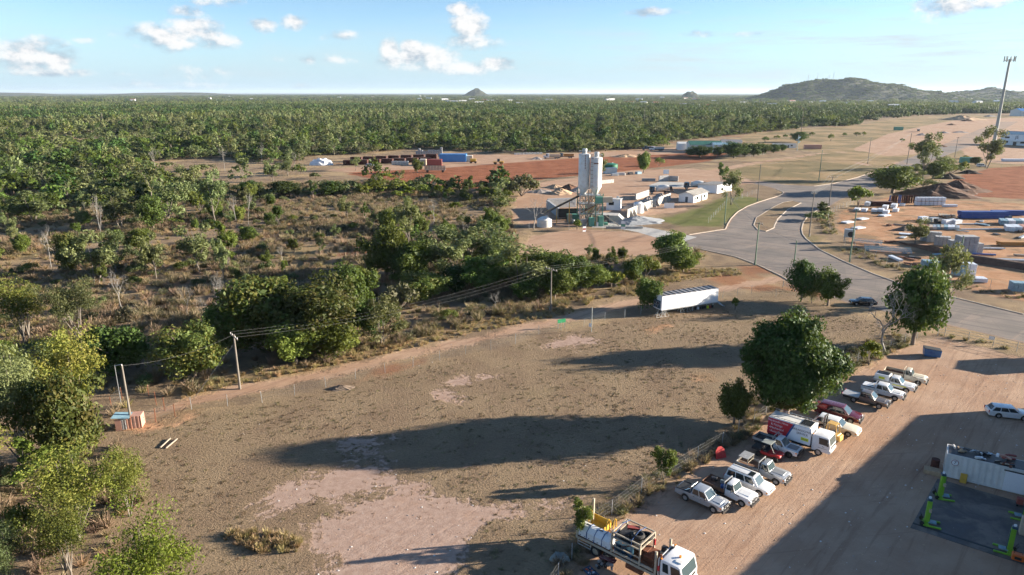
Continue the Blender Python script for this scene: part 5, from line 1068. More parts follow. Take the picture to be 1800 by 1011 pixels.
# ---------------------------------------------------------------- vehicles (local +x forward, origin on the ground at the rear axle)
_wheels = {}
def wheel(o, x, y, r, w, rim='alloy', steer=0.0):
    key = (r, w, rim)
    if key not in _wheels:
        t = MB(); n = 22; prof = [(r * .60, -w / 2), (r * .90, -w / 2), (r, -w * .34), (r, w * .34), (r * .90, w / 2), (r * .60, w / 2), (r * .58, 0)]
        vs = []; fs = []; k = len(prof)
        for i in range(n):
            a = 6.28318 * i / n
            for (rr, yy) in prof: vs.append((rr * math.cos(a), yy, rr * math.sin(a)))
        for i in range(n):
            for j in range(k): fs.append((i * k + j, i * k + (j + 1) % k, ((i + 1) % n) * k + (j + 1) % k, ((i + 1) % n) * k + j))
        t._add(vs, fs); tm = t.mesh('tyre', 'rubber', True)
        m = MB(); m.cyl((0, -w * .36, 0), (0, w * .36, 0), r * .6, n=18); m.cyl((0, -w * .44, 0), (0, w * .44, 0), r * .2, n=10)
        for i in range(6): a = i * 1.0472; m.bar((0, -w * .40, 0), (r * .56 * math.cos(a), -w * .40, r * .56 * math.sin(a)), r * .16, .03); m.bar((0, w * .40, 0), (r * .56 * math.cos(a), w * .40, r * .56 * math.sin(a)), r * .16, .03)
        _wheels[key] = (tm, m.mesh('rim', rim, False))
    tm, rm = _wheels[key]; t = bpy.data.objects.new('wheel', tm); link(t, o); t.location = (x, y, r); t.rotation_euler = (0, 0, steer)
    m = bpy.data.objects.new('rim', rm); link(m, t); return t
def body_outline(x0, x1, axles, r, gc, top):
    """bottom edge with wheel arches from rear x0 to front x1, then the given top points back to the rear"""
    pts = [(x0, gc + .08)]; ra = r + .09
    for ax in axles:
        if ax - ra < x0 + .02: continue
        dz = gc - r * .98; h = math.sqrt(max(.01, ra * ra - dz * dz)); a0 = math.atan2(dz, -h); a1 = math.atan2(dz, h)
        if a0 < 0: a0 += 2 * math.pi
        pts += [(ax + ra * math.cos(a), r * .98 + ra * math.sin(a)) for a in np.linspace(a0, a1, 9)]
    pts.append((x1 - .05, gc + .02)); return pts + top
def face_patch(o, name, mat, quad, s0, s1, t0, t1, off=.012, parent=None):
    bl, br, tr, tl = [Vector(q) for q in quad]; n = (br - bl).cross(tl - bl).normalized()
    at = lambda s, t: (bl.lerp(br, s)).lerp(tl.lerp(tr, s), t)
    P = [at(s0, t0), at(s1, t0), at(s1, t1), at(s0, t1)]; vs = [p + n * off for p in P] + [p - n * .02 for p in P]
    return MB()._add(vs, [(0, 1, 2, 3), (0, 4, 5, 1), (1, 5, 6, 2), (2, 6, 7, 3), (3, 7, 4, 0)]).build(name, mat, parent or o)
def cabin(o, mat, b0, b1, r0, r1, zb, zr, wb, wr, splits, side0=.08, side1=.95, rear=True, glassmat='glass', tint='windscreen', t0=.10):
    """greenhouse from belt line (b0..b1) to roof (r0..r1) with glass let into every side"""
    B = [(b0, -wb, zb), (b1, -wb, zb), (b1, wb, zb), (b0, wb, zb)]; Tt = [(r0, -wr, zr), (r1, -wr, zr), (r1, wr, zr), (r0, wr, zr)]
    c = MB()._add(B + Tt, [(0, 3, 2, 1), (4, 5, 6, 7), (0, 1, 5, 4), (1, 2, 6, 5), (2, 3, 7, 6), (3, 0, 4, 7)]).build('cabin', mat, o, smooth=True, bevel=.07, seg=2)
    face_patch(o, 'windscreen', tint, (B[1], B[2], Tt[2], Tt[1]), .06, .94, .06, .90)
    if rear: face_patch(o, 'rear_window', glassmat, (B[3], B[0], Tt[0], Tt[3]), .10, .90, .2, .88)
    for quad, flip in (((B[0], B[1], Tt[1], Tt[0]), 0), ((B[2], B[3], Tt[3], Tt[2]), 1)):
        for s0, s1 in splits:
            a, b_ = (s0, s1) if not flip else (1 - s1, 1 - s0)
            face_patch(o, 'side_window', glassmat, quad, a, b_, t0, .86)
    return c
def bullbar(o, x, w, z0=.45, z1=1.15, mat='dark_steel'):
    b = MB(); y = w * .38
    b.box((x + .06, 0, z0 + .06), (.16, w * .96, .26)); b.tube([(x + .05, -y, z0 + .1), (x + .16, -y * .95, z1), (x + .16, y * .95, z1), (x + .05, y, z0 + .1)], .035, 6)
    b.tube([(x + .10, -y * .97, (z0 + z1) / 2 + .1), (x + .10, y * .97, (z0 + z1) / 2 + .1)], .03, 6)
    for k in (-.3, .3): b.bar((x + .10, k, z0), (x + .16, k, z1), .05)
    b.build('bull_bar', mat, o)
def lights(o, x, W_, z, h=.18, w=.36, tailx=None, tz=.9):
    for s in (-1, 1):
        MB().box((x, s * (W_ / 2 - w / 2 - .05), z), (.08, w, h)).build('headlight', 'lamp_glass', o, bevel=.02); MB().box((x - .10, s * (W_ / 2 - .02), z), (.16, .05, h * .8)).build('indicator', 'amber', o)
        if tailx is not None: MB().box((tailx, s * (W_ / 2 - .12), tz), (.06, .16, .34)).build('tail_light', 'tail_red', o)
def mirrors(o, x, W_, z, mat):
    for s in (-1, 1): MB().box((x, s * (W_ / 2 + .12), z), (.10, .22, .18)).build('mirror', mat, o, bevel=.03)
def under(o, x0, x1, W_, z0, z1): MB().box(((x0 + x1) / 2, 0, (z0 + z1) / 2), (x1 - x0, W_ * .72, z1 - z0)).build('chassis', 'black_plastic', o)
def place(o, u, v, hd, lx, ly, s=1.0):                                     # put local ground point (lx, ly) on picture point (u, v)
    p = G(u, v); o.rotation_euler = (0, 0, hd); o.location = p - Matrix.Rotation(hd, 3, 'Z') @ Vector((lx * s, ly * s, 0)); o.scale = (s, s, s)
def tray(o, x0, x1, W_, z, mat, side=.26, floor='tray_alloy', board=True, ladder=True, tail=True):
    MB().box(((x0 + x1) / 2, 0, z), (x1 - x0, W_, .10)).build('tray_floor', floor, o)
    if side:
        for s in (-1, 1): MB().box(((x0 + x1) / 2, s * (W_ / 2 - .02), z + side / 2 + .05), (x1 - x0, .04, side)).build('drop_side', mat, o)
        if tail: MB().box((x0 + .02, 0, z + side / 2 + .05), (.04, W_ - .1, side)).build('tailgate', mat, o)
    if ladder:
        b = MB(); h = 1.0
        for s in (-1, 1): b.bar((x1 - .05, s * (W_ / 2 - .1), z), (x1 - .05, s * (W_ / 2 - .14), z + h + .12), .07)
        b.bar((x1 - .05, -W_ / 2 + .1, z + h + .1), (x1 - .05, W_ / 2 - .1, z + h + .1), .08); b.bar((x1 - .05, -W_ / 2 + .1, z + .5), (x1 - .05, W_ / 2 - .1, z + .5), .05); b.build('headboard', mat if mat != 'tray_wood' else 'tray_alloy', o)

def ute(name, label, paintm, u, v, hd, kind='dual', bar=True, rear='tub', hood=None, L=5.2, W_=1.82, trayside=.26, traym='tray_alloy', floor='tray_alloy', boxy=False, snorkel=False, barm='dark_steel', rim='alloy', ladder=True, s=1.0):
    o = thing(name, label, 'utility vehicle' if False else 'pickup', (0, 0, 0)); wb = 3.1; r = .38; foh = .9; roh = L - wb - foh; y = W_ / 2; gc = .48
    belt = 1.12 if not boxy else 1.22; hz = belt - .04 if not boxy else 1.2; zr = 1.78 if not boxy else 1.93
    cab0 = .62 if kind == 'dual' else 1.25; cowl = 2.55 if not boxy else 2.30; front = wb + foh
    if kind == 'extra': cab0 = .95
    if rear == 'tub':
        top = [(front, gc + .1), (front, .78), (front - .06, hz - .16), (front - .35, hz - .05), (cowl, hz), (cab0 - .03, belt), (-roh, belt - .05), (-roh - .02, .62)]
        MB().prism(body_outline(-roh, front, (0, wb), r, gc, top), -y, y, 'Y').build('body', paintm, o, smooth=True, bevel=.05, seg=2)
        MB().box(((-roh + cab0) / 2, 0, belt - .015), (roh + cab0 - .26, W_ - .26, .06)).build('tub_liner', 'black_plastic', o)
        for s in (-1, 1): MB().box(((-roh + cab0) / 2 - .02, s * (y - .09), belt + .03), (roh + cab0 - .1, .10, .07)).build('tub_rail', 'black_plastic', o)
        if kind == 'dual' and rear == 'tub':
            b = MB()
            for k in (-1, 1): b.tube([(cab0 - .25, k * (y - .2), belt), (cab0 - .15, k * (y - .28), zr - .05)], .04, 6); b.tube([(-.2, k * (y - .2), belt), (cab0 - .2, k * (y - .26), belt + .4)], .035, 6)
            b.tube([(cab0 - .15, -y + .28, zr - .05), (cab0 - .15, y - .28, zr - .05)], .045, 6); b.build('sports_bar', 'chrome', o)
    else:
        top = [(front, gc + .1), (front, .80), (front - .05, hz - .14), (front - .30, hz - .03), (cowl, hz), (cab0 + .02, belt), (cab0, gc + .1)]
        MB().prism(body_outline(cab0, front, (wb,), r, gc, top), -y, y, 'Y').build('body', paintm, o, smooth=True, bevel=.05, seg=2)
        tray(o, -roh, cab0 - .08, W_ + .06, .86, traym, trayside, floor, ladder=ladder)
        for s in (-1, 1): MB().prism([(-.5, .50), (-.42, .76), (.42, .76), (.5, .50), (.46, .50), (.38, .72), (-.38, .72), (-.46, .50)], s * (y - .28), s * y, 'Y').build('mudguard', 'black_plastic', o)
    under(o, -roh + .1, front - .2, W_, .40, .82)
    ro1 = cowl - (.62 if not boxy else .35)
    sp = [(.06, .44), (.50, .90)] if kind == 'dual' else ([(.10, .88)] if kind == 'single' else [(.06, .32), (.38, .90)])
    cabin(o, paintm, cab0, cowl + .02, cab0 + .10, ro1, belt - .03, zr, y - .07, y - (.22 if not boxy else .17), sp)
    if hood: MB().box(((cowl + front) / 2 - .05, 0, hz + .005), (front - cowl - .35, W_ * .62, .05)).build('bonnet_panel', hood, o, bevel=.02)
    else: MB().box(((cowl + front) / 2 - .1, 0, hz - .005), (front - cowl - .5, W_ * .5, .04)).build('bonnet_ridge', paintm, o, bevel=.015)
    MB().box((front + .01, 0, .86), (.05, W_ * .5, .20)).build('grille', 'black_plastic', o); MB().box((front + .02, 0, .56), (.14, W_ * .94, .24)).build('bumper', 'black_plastic' if bar else paintm, o, bevel=.05)
    lights(o, front - .01, W_, .88, tailx=-roh - .01, tz=.85); mirrors(o, cowl - .28, W_, belt + .12, 'black_plastic')
    MB().box((front + (.16 if bar else .1), .25, .55), (.02, .36, .12)).build('number_plate', 'plate', o)
    if bar: bullbar(o, front + .06, W_, mat=barm)
    if snorkel: MB().tube([(cowl + .5, -y - .03, belt - .1), (cowl, -y - .05, belt), (ro1 + .1, -y + .02, zr), (ro1 + .1, -y + .02, zr + .15)], .045, 6).build('snorkel', 'black_plastic', o)
    for x in (0, wb):
        for s in (-1, 1): wheel(o, x, s * (y - .13), r, .25, rim, 0)
    if rear == 'tub':
        for s in (-1, 1):
            for dx in ((cab0 + .35, cab0 + 1.15) if kind == 'dual' else (cab0 + .4,)): MB().box((dx, s * (y + .012), belt - .16), (.16, .03, .035)).build('door_handle', 'black_plastic', o)
    place(o, u, v, hd, wb, -y + .1, s); return o
def wagon(name, label, paintm, u, v, hd, L=4.8, W_=1.84, H=1.74, belt=1.0, r=.36, wb=2.8, foh=.9, gc=.38, slope=.55, hood=None, bar=False, anchor='front', sunroof=False, rails=False, roofm=None, cat='car', tailslope=.18, bonnet=None, s_=1.0):
    o = thing(name, label, cat); roh = L - wb - foh; y = W_ / 2; front = wb + foh; cowl = wb - .25 if bonnet is None else bonnet
    top = [(front, gc + .08), (front, belt - .34), (front - .08, belt - .16), (front - .4, belt - .06), (cowl, belt + .02), (-roh + .1, belt + .02), (-roh, belt - .1), (-roh - .02, gc + .25)]
    MB().prism(body_outline(-roh, front, (0, wb), r, gc, top), -y, y, 'Y').build('body', paintm, o, smooth=True, bevel=.07, seg=2)
    cabin(o, roofm or paintm, -roh + .08, cowl + .05, -roh + .08 + tailslope, cowl - slope, belt - .03, H, y - .08, y - .24, [(.05, .30), (.33, .60), (.63, .90)])
    under(o, -roh + .15, front - .2, W_, gc - .06, .7)
    MB().box((front + .012, 0, belt - .36), (.05, W_ * .52, .16)).build('grille', 'black_plastic', o); MB().box((front, 0, gc + .16), (.16, W_ * .92, .20)).build('bumper', paintm if not bar else 'black_plastic', o, bevel=.06)
    lights(o, front - .03, W_, belt - .28, tailx=-roh - .02, tz=belt - .12); mirrors(o, cowl - .35, W_, belt + .1, paintm); MB().box((front + .09, 0, gc + .18), (.02, .36, .12)).build('number_plate', 'plate', o)
    if sunroof: MB().box((cowl - slope - .45, 0, H + .008), (.55, .85, .03)).build('sunroof', 'glass', o)
    if rails:
        for s in (-1, 1): MB().tube([(-roh + .4, s * (y - .32), H + .06), (cowl - slope - .1, s * (y - .32), H + .06)], .03, 6).build('roof_rail', 'black_plastic', o)
    if bar: bullbar(o, front + .04, W_, .35, .9)
    for x in (0, wb):
        for s in (-1, 1): wheel(o, x, s * (y - .12), r, .22)
    for s in (-1, 1):
        for dx in (.2, 1.3): MB().box((dx + .5, s * (y + .012), belt - .1), (.16, .03, .035)).build('door_handle', paintm, o)
    place(o, u, v, hd, wb if anchor == 'front' else 0, -y + .1, s_); return o

HD = R(-44)
ute('dual_cab_ute', 'silver dual-cab utility with black tub, nearest in the parked row', 'silver_paint', 1253, 902, R(-44), 'dual')
o = ute('tray_ute', 'white single-cab utility with timber-floored tray and ladder rack beside the silver dual-cab', 'white_paint', 1303, 891, R(-44), 'single', rear='tray', boxy=True, traym='tray_wood', floor='tray_wood', snorkel=True, L=5.3, rim='alloy')
for x, y, s in ((-.6, .4, .5), (.3, .5, .4), (.8, -.3, .45)): MB().box((x, y, 1.1), (s * 1.3, s, .4), .4).build('tray_load', rnd.choice(['dark_steel', 'tarp_grey', 'sign_blue']), o, bevel=.08)
wagon('family_wagon', 'white four-wheel-drive wagon with black sunroof between two utilities', 'white_paint', 1334, 873, R(-43), H=1.76, belt=1.04, r=.37, sunroof=True, rails=True, gc=.42, cat='car')
o = ute('tray_ute', 'grey-and-silver single-cab utility with a steel tray and wire cage', 'silver_paint', 1363, 853, R(-43), 'single', rear='tray', boxy=True, traym='tray_alloy', floor='tray_wood', snorkel=True, L=5.4)
cg = MB()
for x in (-1.15, -.15):
    for y in (-.75, .75): cg.bar((x, y, .9), (x, y, 1.75), .05)
for z in (1.3, 1.75):
    for y in (-.75, .75): cg.bar((-1.15, y, z), (-.15, y, z), .05)
    for x in (-1.15, -.15): cg.bar((x, -.75, z), (x, .75, z), .05)
cg.build('cage', 'tan_steel', o); MB().box((-.65, 0, 1.79), (1.1, 1.6, .04)).build('cage_roof', 'tray_alloy', o)
for y in (-.76, .76): MB().poly([(-1.15, y, .95), (-.15, y, .95), (-.15, y, 1.75), (-1.15, y, 1.75)]).build('cage_mesh', 'chain_link', o)
o = ute('tray_ute', 'white single-cab utility with a matt dark bonnet beside the lettered service truck', 'white_paint', 1386, 805, R(-43), 'single', rear='tray', hood='grey_paint', traym='tray_alloy', floor='dark_steel', rim='dark_steel')
ute('flat_tray_ute', 'taupe dual-cab utility with a flat alloy tray behind the maroon wagon', 'taupe_paint', 1544, 719, R(-41), 'dual', s=1.12, rear='tray', trayside=0, L=5.5, ladder=False)
o = ute('dual_cab_ute', 'white dual-cab utility with black tub straps next to the taupe one', 'white_paint', 1572, 705, R(-41), 'dual', s=1.12); MB().box((-.2, 0, 1.17), (1.7, 1.5, .05)).build('tub_cover', 'white_paint', o)
o = ute('canopy_ute', 'white utility with a canopy and yellow call-number panel, second from the far end', 'white_paint', 1592, 691, R(-41), 'extra', s=1.12, rear='tray', trayside=.2, ladder=False)
cb = MB().box((-.1, 0, 1.36), (2.0, 1.8, .92), taper=.93).build('canopy', 'white_paint', o, bevel=.08, seg=2); MB().box((-.1, .1, 1.84), (1.5, 1.1, .05)).build('roof_panel', 'solar', o); MB().box((-.1, -.905, 1.4), (.75, .03, .32)).build('call_panel', 'sign_yellow', cb)
text_mesh(cb, 'call_number', '24 HR', .22, 'sign_black', Matrix.Translation((-.1, -.925, 1.40)) @ Matrix.Rotation(R(90), 4, 'X')); MB().tube([(4.1, .6, .9), (4.15, .6, 2.3)], .012, 5).build('aerial', 'sign_white', o); MB().box((2.2, -.925, .86), (1.7, .02, .12)).build('reflective_stripe', 'sign_yellow', o)
ute('tray_ute', 'cream single-cab utility with rusty tray at the far end of the row', 'cream_paint', 1613, 678, R(-39), 'single', s=1.12, rear='tray', boxy=True, traym='tray_cream', floor='rust', snorkel=True, L=5.4, rim='dark_steel', trayside=.35)
wagon('maroon_wagon', 'dark maroon estate wagon half under the huge round tree', 'maroon_paint', 1494, 745, R(-39), s_=1.1, H=1.62, belt=.98, L=4.85, r=.34, gc=.32, bar=True, slope=.7, tailslope=.5)
wagon('old_sedan', 'old cream-white panel car with a white bonnet behind the yellow forklift', 'cream_paint', 1490, 768, R(-41), s_=1.1, H=1.40, belt=.90, L=4.7, r=.31, gc=.28, slope=.55, tailslope=.45, bonnet=2.05, wb=2.75, roofm='white_paint')
wagon('estate_car', 'white estate car driving out of the right edge', 'white_paint', 1754.5, 735, R(-16), H=1.48, belt=.92, L=4.8, r=.33, gc=.24, slope=.85, tailslope=.55, anchor='rear')
wagon('black_sedan', 'black car parked by the road behind the dead tree', 'black_paint', 1500, 533, R(172), H=1.45, belt=.9, L=4.7, r=.33, gc=.24, slope=.8, tailslope=.7)

# side-by-side buggy
o = thing('utility_buggy', 'red off-road buggy with a grey roof parked among the utilities', 'buggy')
MB().prism([(.0, .45), (1.9, .45), (2.35, .62), (2.3, .85), (1.75, .98), (1.45, .80), (.0, .78)], -.65, .65, 'Y').build('body', 'red_plastic', o, bevel=.06, seg=2); MB().box((-.45, 0, .82), (1.1, 1.3, .30)).build('cargo_tray', 'black_plastic', o, bevel=.03); MB().box((.55, 0, .85), (.5, 1.1, .25)).build('seat', 'dark_steel', o); MB().box((.3, 0, 1.15), (.14, 1.1, .5)).build('backrest', 'dark_steel', o)
cg = MB()
for s in (-.62, .62): cg.tube([(1.7, s, .9), (1.1, s * .9, 1.85), (.2, s * .9, 1.88), (.1, s, .8)], .03, 6)
cg.build('roll_cage', 'dark_steel', o); MB().box((.62, 0, 1.9), (1.15, 1.35, .06)).build('roof', 'tarp_grey', o, bevel=.03)
for x in (-.15, 1.8):
    for s in (-1, 1): wheel(o, x, s * .62, .33, .26, 'dark_steel')
lights(o, 2.3, 1.1, .75, .1, .2); place(o, 1362, 812, R(-44), 1.8, -.55)
# forklift
o = thing('forklift', 'mustard yellow forklift with a black mast beside the service truck', 'forklift')
MB().prism([(-.9, .35), (.7, .35), (.7, .75), (.1, .75), (.0, 1.0), (-.9, 1.05), (-1.05, .8)], -.55, .55, 'Y').build('body', 'forklift_yellow', o, bevel=.06, seg=2)
MB().prism([(-1.25, .3), (-.75, .3), (-.75, 1.0), (-1.2, .95)], -.52, .52, 'Y').build('counterweight', 'forklift_yellow', o, bevel=.08, seg=2)
g = MB()
for s in (-.48, .48): g.tube([(.6, s, .75), (.45, s, 2.1), (-.6, s, 2.15), (-.75, s, 1.0)], .045, 6)
for x in (-.5, -.2, .1, .35): g.bar((x, -.5, 2.15), (x, .5, 2.15), .06)
g.build('overhead_guard', 'forklift_yellow', o); MB().box((-.05, 0, 2.2), (1.0, .95, .05)).build('guard_roof', 'forklift_yellow', o); MB().box((-.3, 0, 1.15), (.5, .5, .15)).build('seat', 'black_plastic', o); MB().box((-.55, 0, 1.45), (.12, .5, .5)).build('backrest', 'black_plastic', o)
m = MB()
for s in (-.33, .33): m.box((.85, s, 1.5), (.16, .12, 2.9))
for z in (.4, 1.6, 2.9): m.box((.85, 0, z), (.10, .6, .14))
m.build('mast', 'dark_steel', o)
for s in (-.25, .25): MB().box((1.55, s, .12), (1.2, .13, .05)).build('fork', 'dark_steel', o)
for x, r in ((.45, .32), (-.75, .26)):
    for s in (-1, 1): wheel(o, x, s * .5, r, .24, 'forklift_yellow')
place(o, 1468, 779, R(132), -.75, .5)
# red bonnet leaning on the fence
q = G(1268, 806); o = MB().prism([(-.7, 0), (.7, 0), (.62, .9), (.25, 1.35), (-.25, 1.35), (-.62, .9)], -.02, .03, 'Y').build('car_bonnet', 'red_plastic', None, bevel=.01, loc=q); o.rotation_euler = (R(-22), 0, R(20)); tag(o, 'loose red car bonnet leaning against the yard fence', 'car panel')

# ---- lettered service truck
o = thing('service_truck', 'white cab-over service truck with red and white lettered box body', 'truck'); wbT = 3.6; y = 1.05
def cabover(o, x0, x1, W_, z0, z1, mat, lean=.22, tint='windscreen', crew=False):
    y = W_ / 2; zb = z0 + (z1 - z0) * .46
    MB().prism([(x0, z0), (x1 - .05, z0), (x1, z0 + .3), (x1, zb), (x1 - lean, z1 - .06), (x1 - lean - .2, z1), (x0 + .08, z1), (x0, z1 - .1)], -y, y, 'Y').build('cab', mat, o, smooth=True, bevel=.07, seg=2)
    f = ((x1 + .003, -y, zb), (x1 + .003, y, zb), (x1 - lean + .003, y, z1 - .06), (x1 - lean + .003, -y, z1 - .06)); face_patch(o, 'windscreen', tint, f, .07, .93, .06, .90)
    for s in (-1, 1):
        q = ((x0, s * y, zb), (x1, s * y, zb), (x1 - lean, s * y, z1), (x0, s * y, z1)) if s < 0 else ((x1, s * y, zb), (x0, s * y, zb), (x0, s * y, z1), (x1 - lean, s * y, z1))
        L = x1 - x0; a, b_ = (1 - 1.15 / L, .93) if not crew else (.5, .93)
        face_patch(o, 'side_window', 'glass', q, a if s < 0 else 1 - b_, b_ if s < 0 else 1 - a, .06, .82)
        if crew: face_patch(o, 'side_window', 'glass', q, .12 if s < 0 else .62, .38 if s < 0 else .88, .1, .8)
        MB().box((x1 - .25, s * (y + .14), zb + .3), (.1, .18, .42)).build('mirror', 'black_plastic', o, bevel=.03); MB().box((x1 - .7, s * (y + .012), zb - .15), (.2, .03, .05)).build('door_handle', 'black_plastic', o); MB().box((x1 - .75, s * (y + .006), (z0 + zb) / 2 + .05), (.9, .02, .03)).build('door_seam', 'black_plastic', o)
    MB().box((x1 + .02, 0, z0 + .18), (.16, W_ * .98, .30)).build('bumper', mat, o, bevel=.05); MB().box((x1 + .015, 0, zb - .22), (.05, W_ * .7, .2)).build('grille', 'black_plastic', o)
    for s in (-1, 1): MB().box((x1 + .06, s * (y - .28), z0 + .22), (.08, .36, .2)).build('headlight', 'lamp_glass', o); MB().box((x0 + .05, s * (y - .1), z1 + .03), (.1, .12, .06)).build('marker_lamp', 'amber', o)
cabover(o, 2.85, 4.75, 2.1, .55, 2.35, 'white_paint')
bx = MB().box((.35, 0, 1.85), (4.7, 2.2, 1.95)).build('box_body', 'sign_white', o, bevel=.02); under(o, -2.0, 4.4, 2.0, .5, .85)
for s in (-1, 1):
    MB().prism([(-1.98, .90), (-.05, .90), (.75, 2.80), (-1.98, 2.80)], s * 1.101, s * 1.110, 'Y').build('red_panel', 'sign_red', bx); MB().prism([(-.05, .90), (.15, .90), (.95, 2.80), (.75, 2.80)], s * 1.101, s * 1.109, 'Y').build('blue_stripe', 'sign_blue', bx)
    Mx = lambda x, z: Matrix.Translation((x, s * 1.116, z)) @ (Matrix.Rotation(R(180), 4, 'Z') if s > 0 else Matrix.Identity(4)) @ Matrix.Rotation(R(90), 4, 'X')
    for i, tx in enumerate(('\u2022Hydraulic Hose', '& Fittings', '\u2022Mechanical', '\u2022Auto Elec')): text_mesh(bx, 'lettering', tx, .34, 'sign_white', Mx(-.95 + (.05 if i == 0 else -.05), 2.55 - i * .42))
    for tx, x, z, sz in (('BREAKDOWN', 1.72, 2.35, .33), ('SERVICE', 1.78, 1.98, .33), ('0412 000 000' if False else '24/7 CALL OUT' if False else '', 1.6, 1.6, .2)):
        if tx: text_mesh(bx, 'lettering', tx, sz, 'sign_black', Mx(x, z))
    MB().box((2.1, s * 1.108, 1.45), (.8, .012, .36)).build('call_panel', 'sign_yellow', bx); text_mesh(bx, 'call_number', '24 HR', .27, 'sign_black', Mx(2.1, 1.45))
MB().box((.3, 0, 2.85), (4.4, 1.9, .04)).build('roof', 'off_white', bx); MB().box((1.9, .05, 2.90), (1.1, 1.5, .05)).build('solar_panel', 'solar', bx)
rl = MB()
for s in (-1, 1):
    rl.bar((-1.95, s * 1.03, 3.05), (2.65, s * 1.03, 3.05), .05)
    for i in range(9): rl.bar((-1.95 + i * .575, s * 1.03, 2.83), (-1.95 + i * .575, s * 1.03, 3.05), .04)
rl.build('roof_rack', 'galvanised', bx)
for x in (0, wbT):
    for s in (-1, 1): wheel(o, x, s * .93, .40, .28, 'alloy')
place(o, 1437, 801, R(-41), wbT, -1.0, 1.06)

# ---- loaded flatbed truck
o = thing('flatbed_truck', 'white cab-over flatbed truck loaded with tank, steel frame and tyres', 'truck'); wbF = 4.9; zb = 1.15
MB().box((1.1, 0, zb), (7.6, 2.45, .14)).build('deck', 'tray_wood', o)
for s in (-1, 1): MB().box((1.1, s * 1.24, zb - .04), (7.6, .06, .2)).build('deck_edge', 'tan_steel', o); MB().box((1.1, s * .42, .85), (8.6, .12, .3)).build('chassis_rail', 'black_plastic', o)
cabover(o, 5.15, 7.1, 2.4, .75, 2.75, 'white_paint', .30, crew=True); MB().cyl((6.2, 0, 2.76), (6.2, 0, 2.9), .1, n=8).build('beacon', 'amber', o); MB().box((6.4, -.55, 2.79), (.5, .35, .06)).build('roof_hatch', 'off_white', o)
MB().box((4.98, 0, 1.95), (.06, 2.3, 1.5)).build('headboard', 'white_paint', o); MB().cyl((5.08, -.95, 1.0), (5.08, -.95, 3.0), .09, n=8).build('exhaust', 'rust', o); MB().cyl((5.05, .7, 2.5), (5.3, .7, 2.5), .3, n=12).build('air_intake', 'black_plastic', o)
for s in (-1, 1): MB().cyl((7.2, s * .8, .7), (7.8, s * .2 - .6 if s < 0 else .6, .7), .04, n=6).build('bar_rail', 'sign_white', o) if s < 0 else None
tk = MB(); sec = lambda x: [(x, -1.15, 1.26), (x, -.05, 1.26), (x, -.05, 1.95), (x, -.30, 2.2), (x, -.80, 2.2), (x, -1.15, 1.9)]
tk.loft([sec(-2.55), sec(.55)]); tk = tk.build('tool_tank', 'white_paint', o, bevel=.05, seg=2)
for i in range(4):
    MB().box((-2.1 + i * .85, -1.165, 1.62), (.7, .03, .5)).build('hatch', 'white_paint', tk)
    for dx in (-.2, .2): MB().box((-2.1 + i * .85 + dx, -1.19, 1.42), (.08, .03, .06)).build('latch', 'black_plastic', tk)
for i in range(3):
    x = -1.7 + i * .75; MB().tube([(x, -1.2, 1.2), (x + .02, -1.17, 1.92), (x + .04, -.8, 2.23), (x + .05, -.3, 2.23), (x + .05, .0, 1.9)], .03, 5).build('tie_strap', 'blue_strap', o)
for x, z in ((-1.9, 2.0), (-.7, 1.95)): MB().box((x, -.55, 2.215), (.4, .12, .02)).build('tank_label', 'sign_black', o)
bin_ = MB(); bin_.box((-1.6, .55, 1.65), (1.7, 1.0, .06)); bin_.box((-1.6, 1.05, 1.95), (1.7, .06, .6)); bin_.box((-1.6, .08, 1.75), (1.7, .06, .3)); bin_.box((-.75, .55, 1.9), (.06, 1.0, .5)); bin_.build('steel_hopper', 'yellow_paint', o)
for x, yy in ((-2.4, .4), (-.55, .3), (-.15, .7)): MB().tube([(x, yy - .25, 1.3), (x, yy - .2, 2.7), (x, yy, 2.95), (x, yy + .2, 2.7), (x, yy + .25, 1.3)], .05, 6).build('hoop', 'yellow_paint', o)
for a, b in (((-.6, .1, 1.25), (.4, .3, 1.9)), ((.1, -.1, 1.3), (.9, .2, 1.8)), ((-.2, .9, 1.3), (.6, .9, 2.0))): MB().bar(a, b, .1).build('yellow_bar', 'yellow_paint', o)
for x, yy, h in ((-2.62, -1.15, 2.3), (-2.62, 1.15, 3.6), (4.75, -1.15, 3.2), (4.75, 1.15, 3.1)): MB().box((x, yy, (zb + h) / 2), (.16, .16, h - zb)).build('stanchion', 'tan_steel', o)
fr = MB(); X0, X1, Y0, Y1, Z1 = .75, 3.35, -1.15, 1.1, 3.1
for x in (X0, X1):
    for yy in (Y0, Y1): fr.bar((x, yy, zb), (x, yy, Z1), .12)
for z in (Z1, Z1 - .45):
    for yy in (Y0, Y1): fr.bar((X0, yy, z), (X1, yy, z), .10)
    for x in (X0, X1): fr.bar((x, Y0, z), (x, Y1, z), .10)
for yy in (Y0,): fr.bar((X0, yy, 1.9), (X1, yy, 1.9), .08); fr.bar((X0, yy, 1.4), (X1 + 1.2, yy, 1.4), .14)
fr.build('load_frame', 'tan_steel', o); MB().box(((X0 + X1) / 2, 0, Z1 - .5), (X1 - X0, Y1 - Y0, .05)).build('rack_floor', 'dark_steel', o); MB().box(((X0 + X1) / 2, .2, Z1 - .62), (X1 - X0 - .2, 1.2, .1)).build('yellow_beam', 'yellow_paint', o)
for x, yy, z in ((2.5, -.25, 2.85), (2.55, -.2, 3.12), (2.95, .5, 2.85)): MB().ring((x, yy, z), (0, .1, 1), .42, .16, 20, 8).build('spare_tyre', 'rubber', o)
MB().cyl((1.3, -.8, 2.95), (1.9, -.2, 2.95), .3, n=12).build('drum', 'black_plastic', o); MB().box((1.7, .6, 2.95), (1.0, .4, .2), .5).build('red_crate', 'red_box', o)
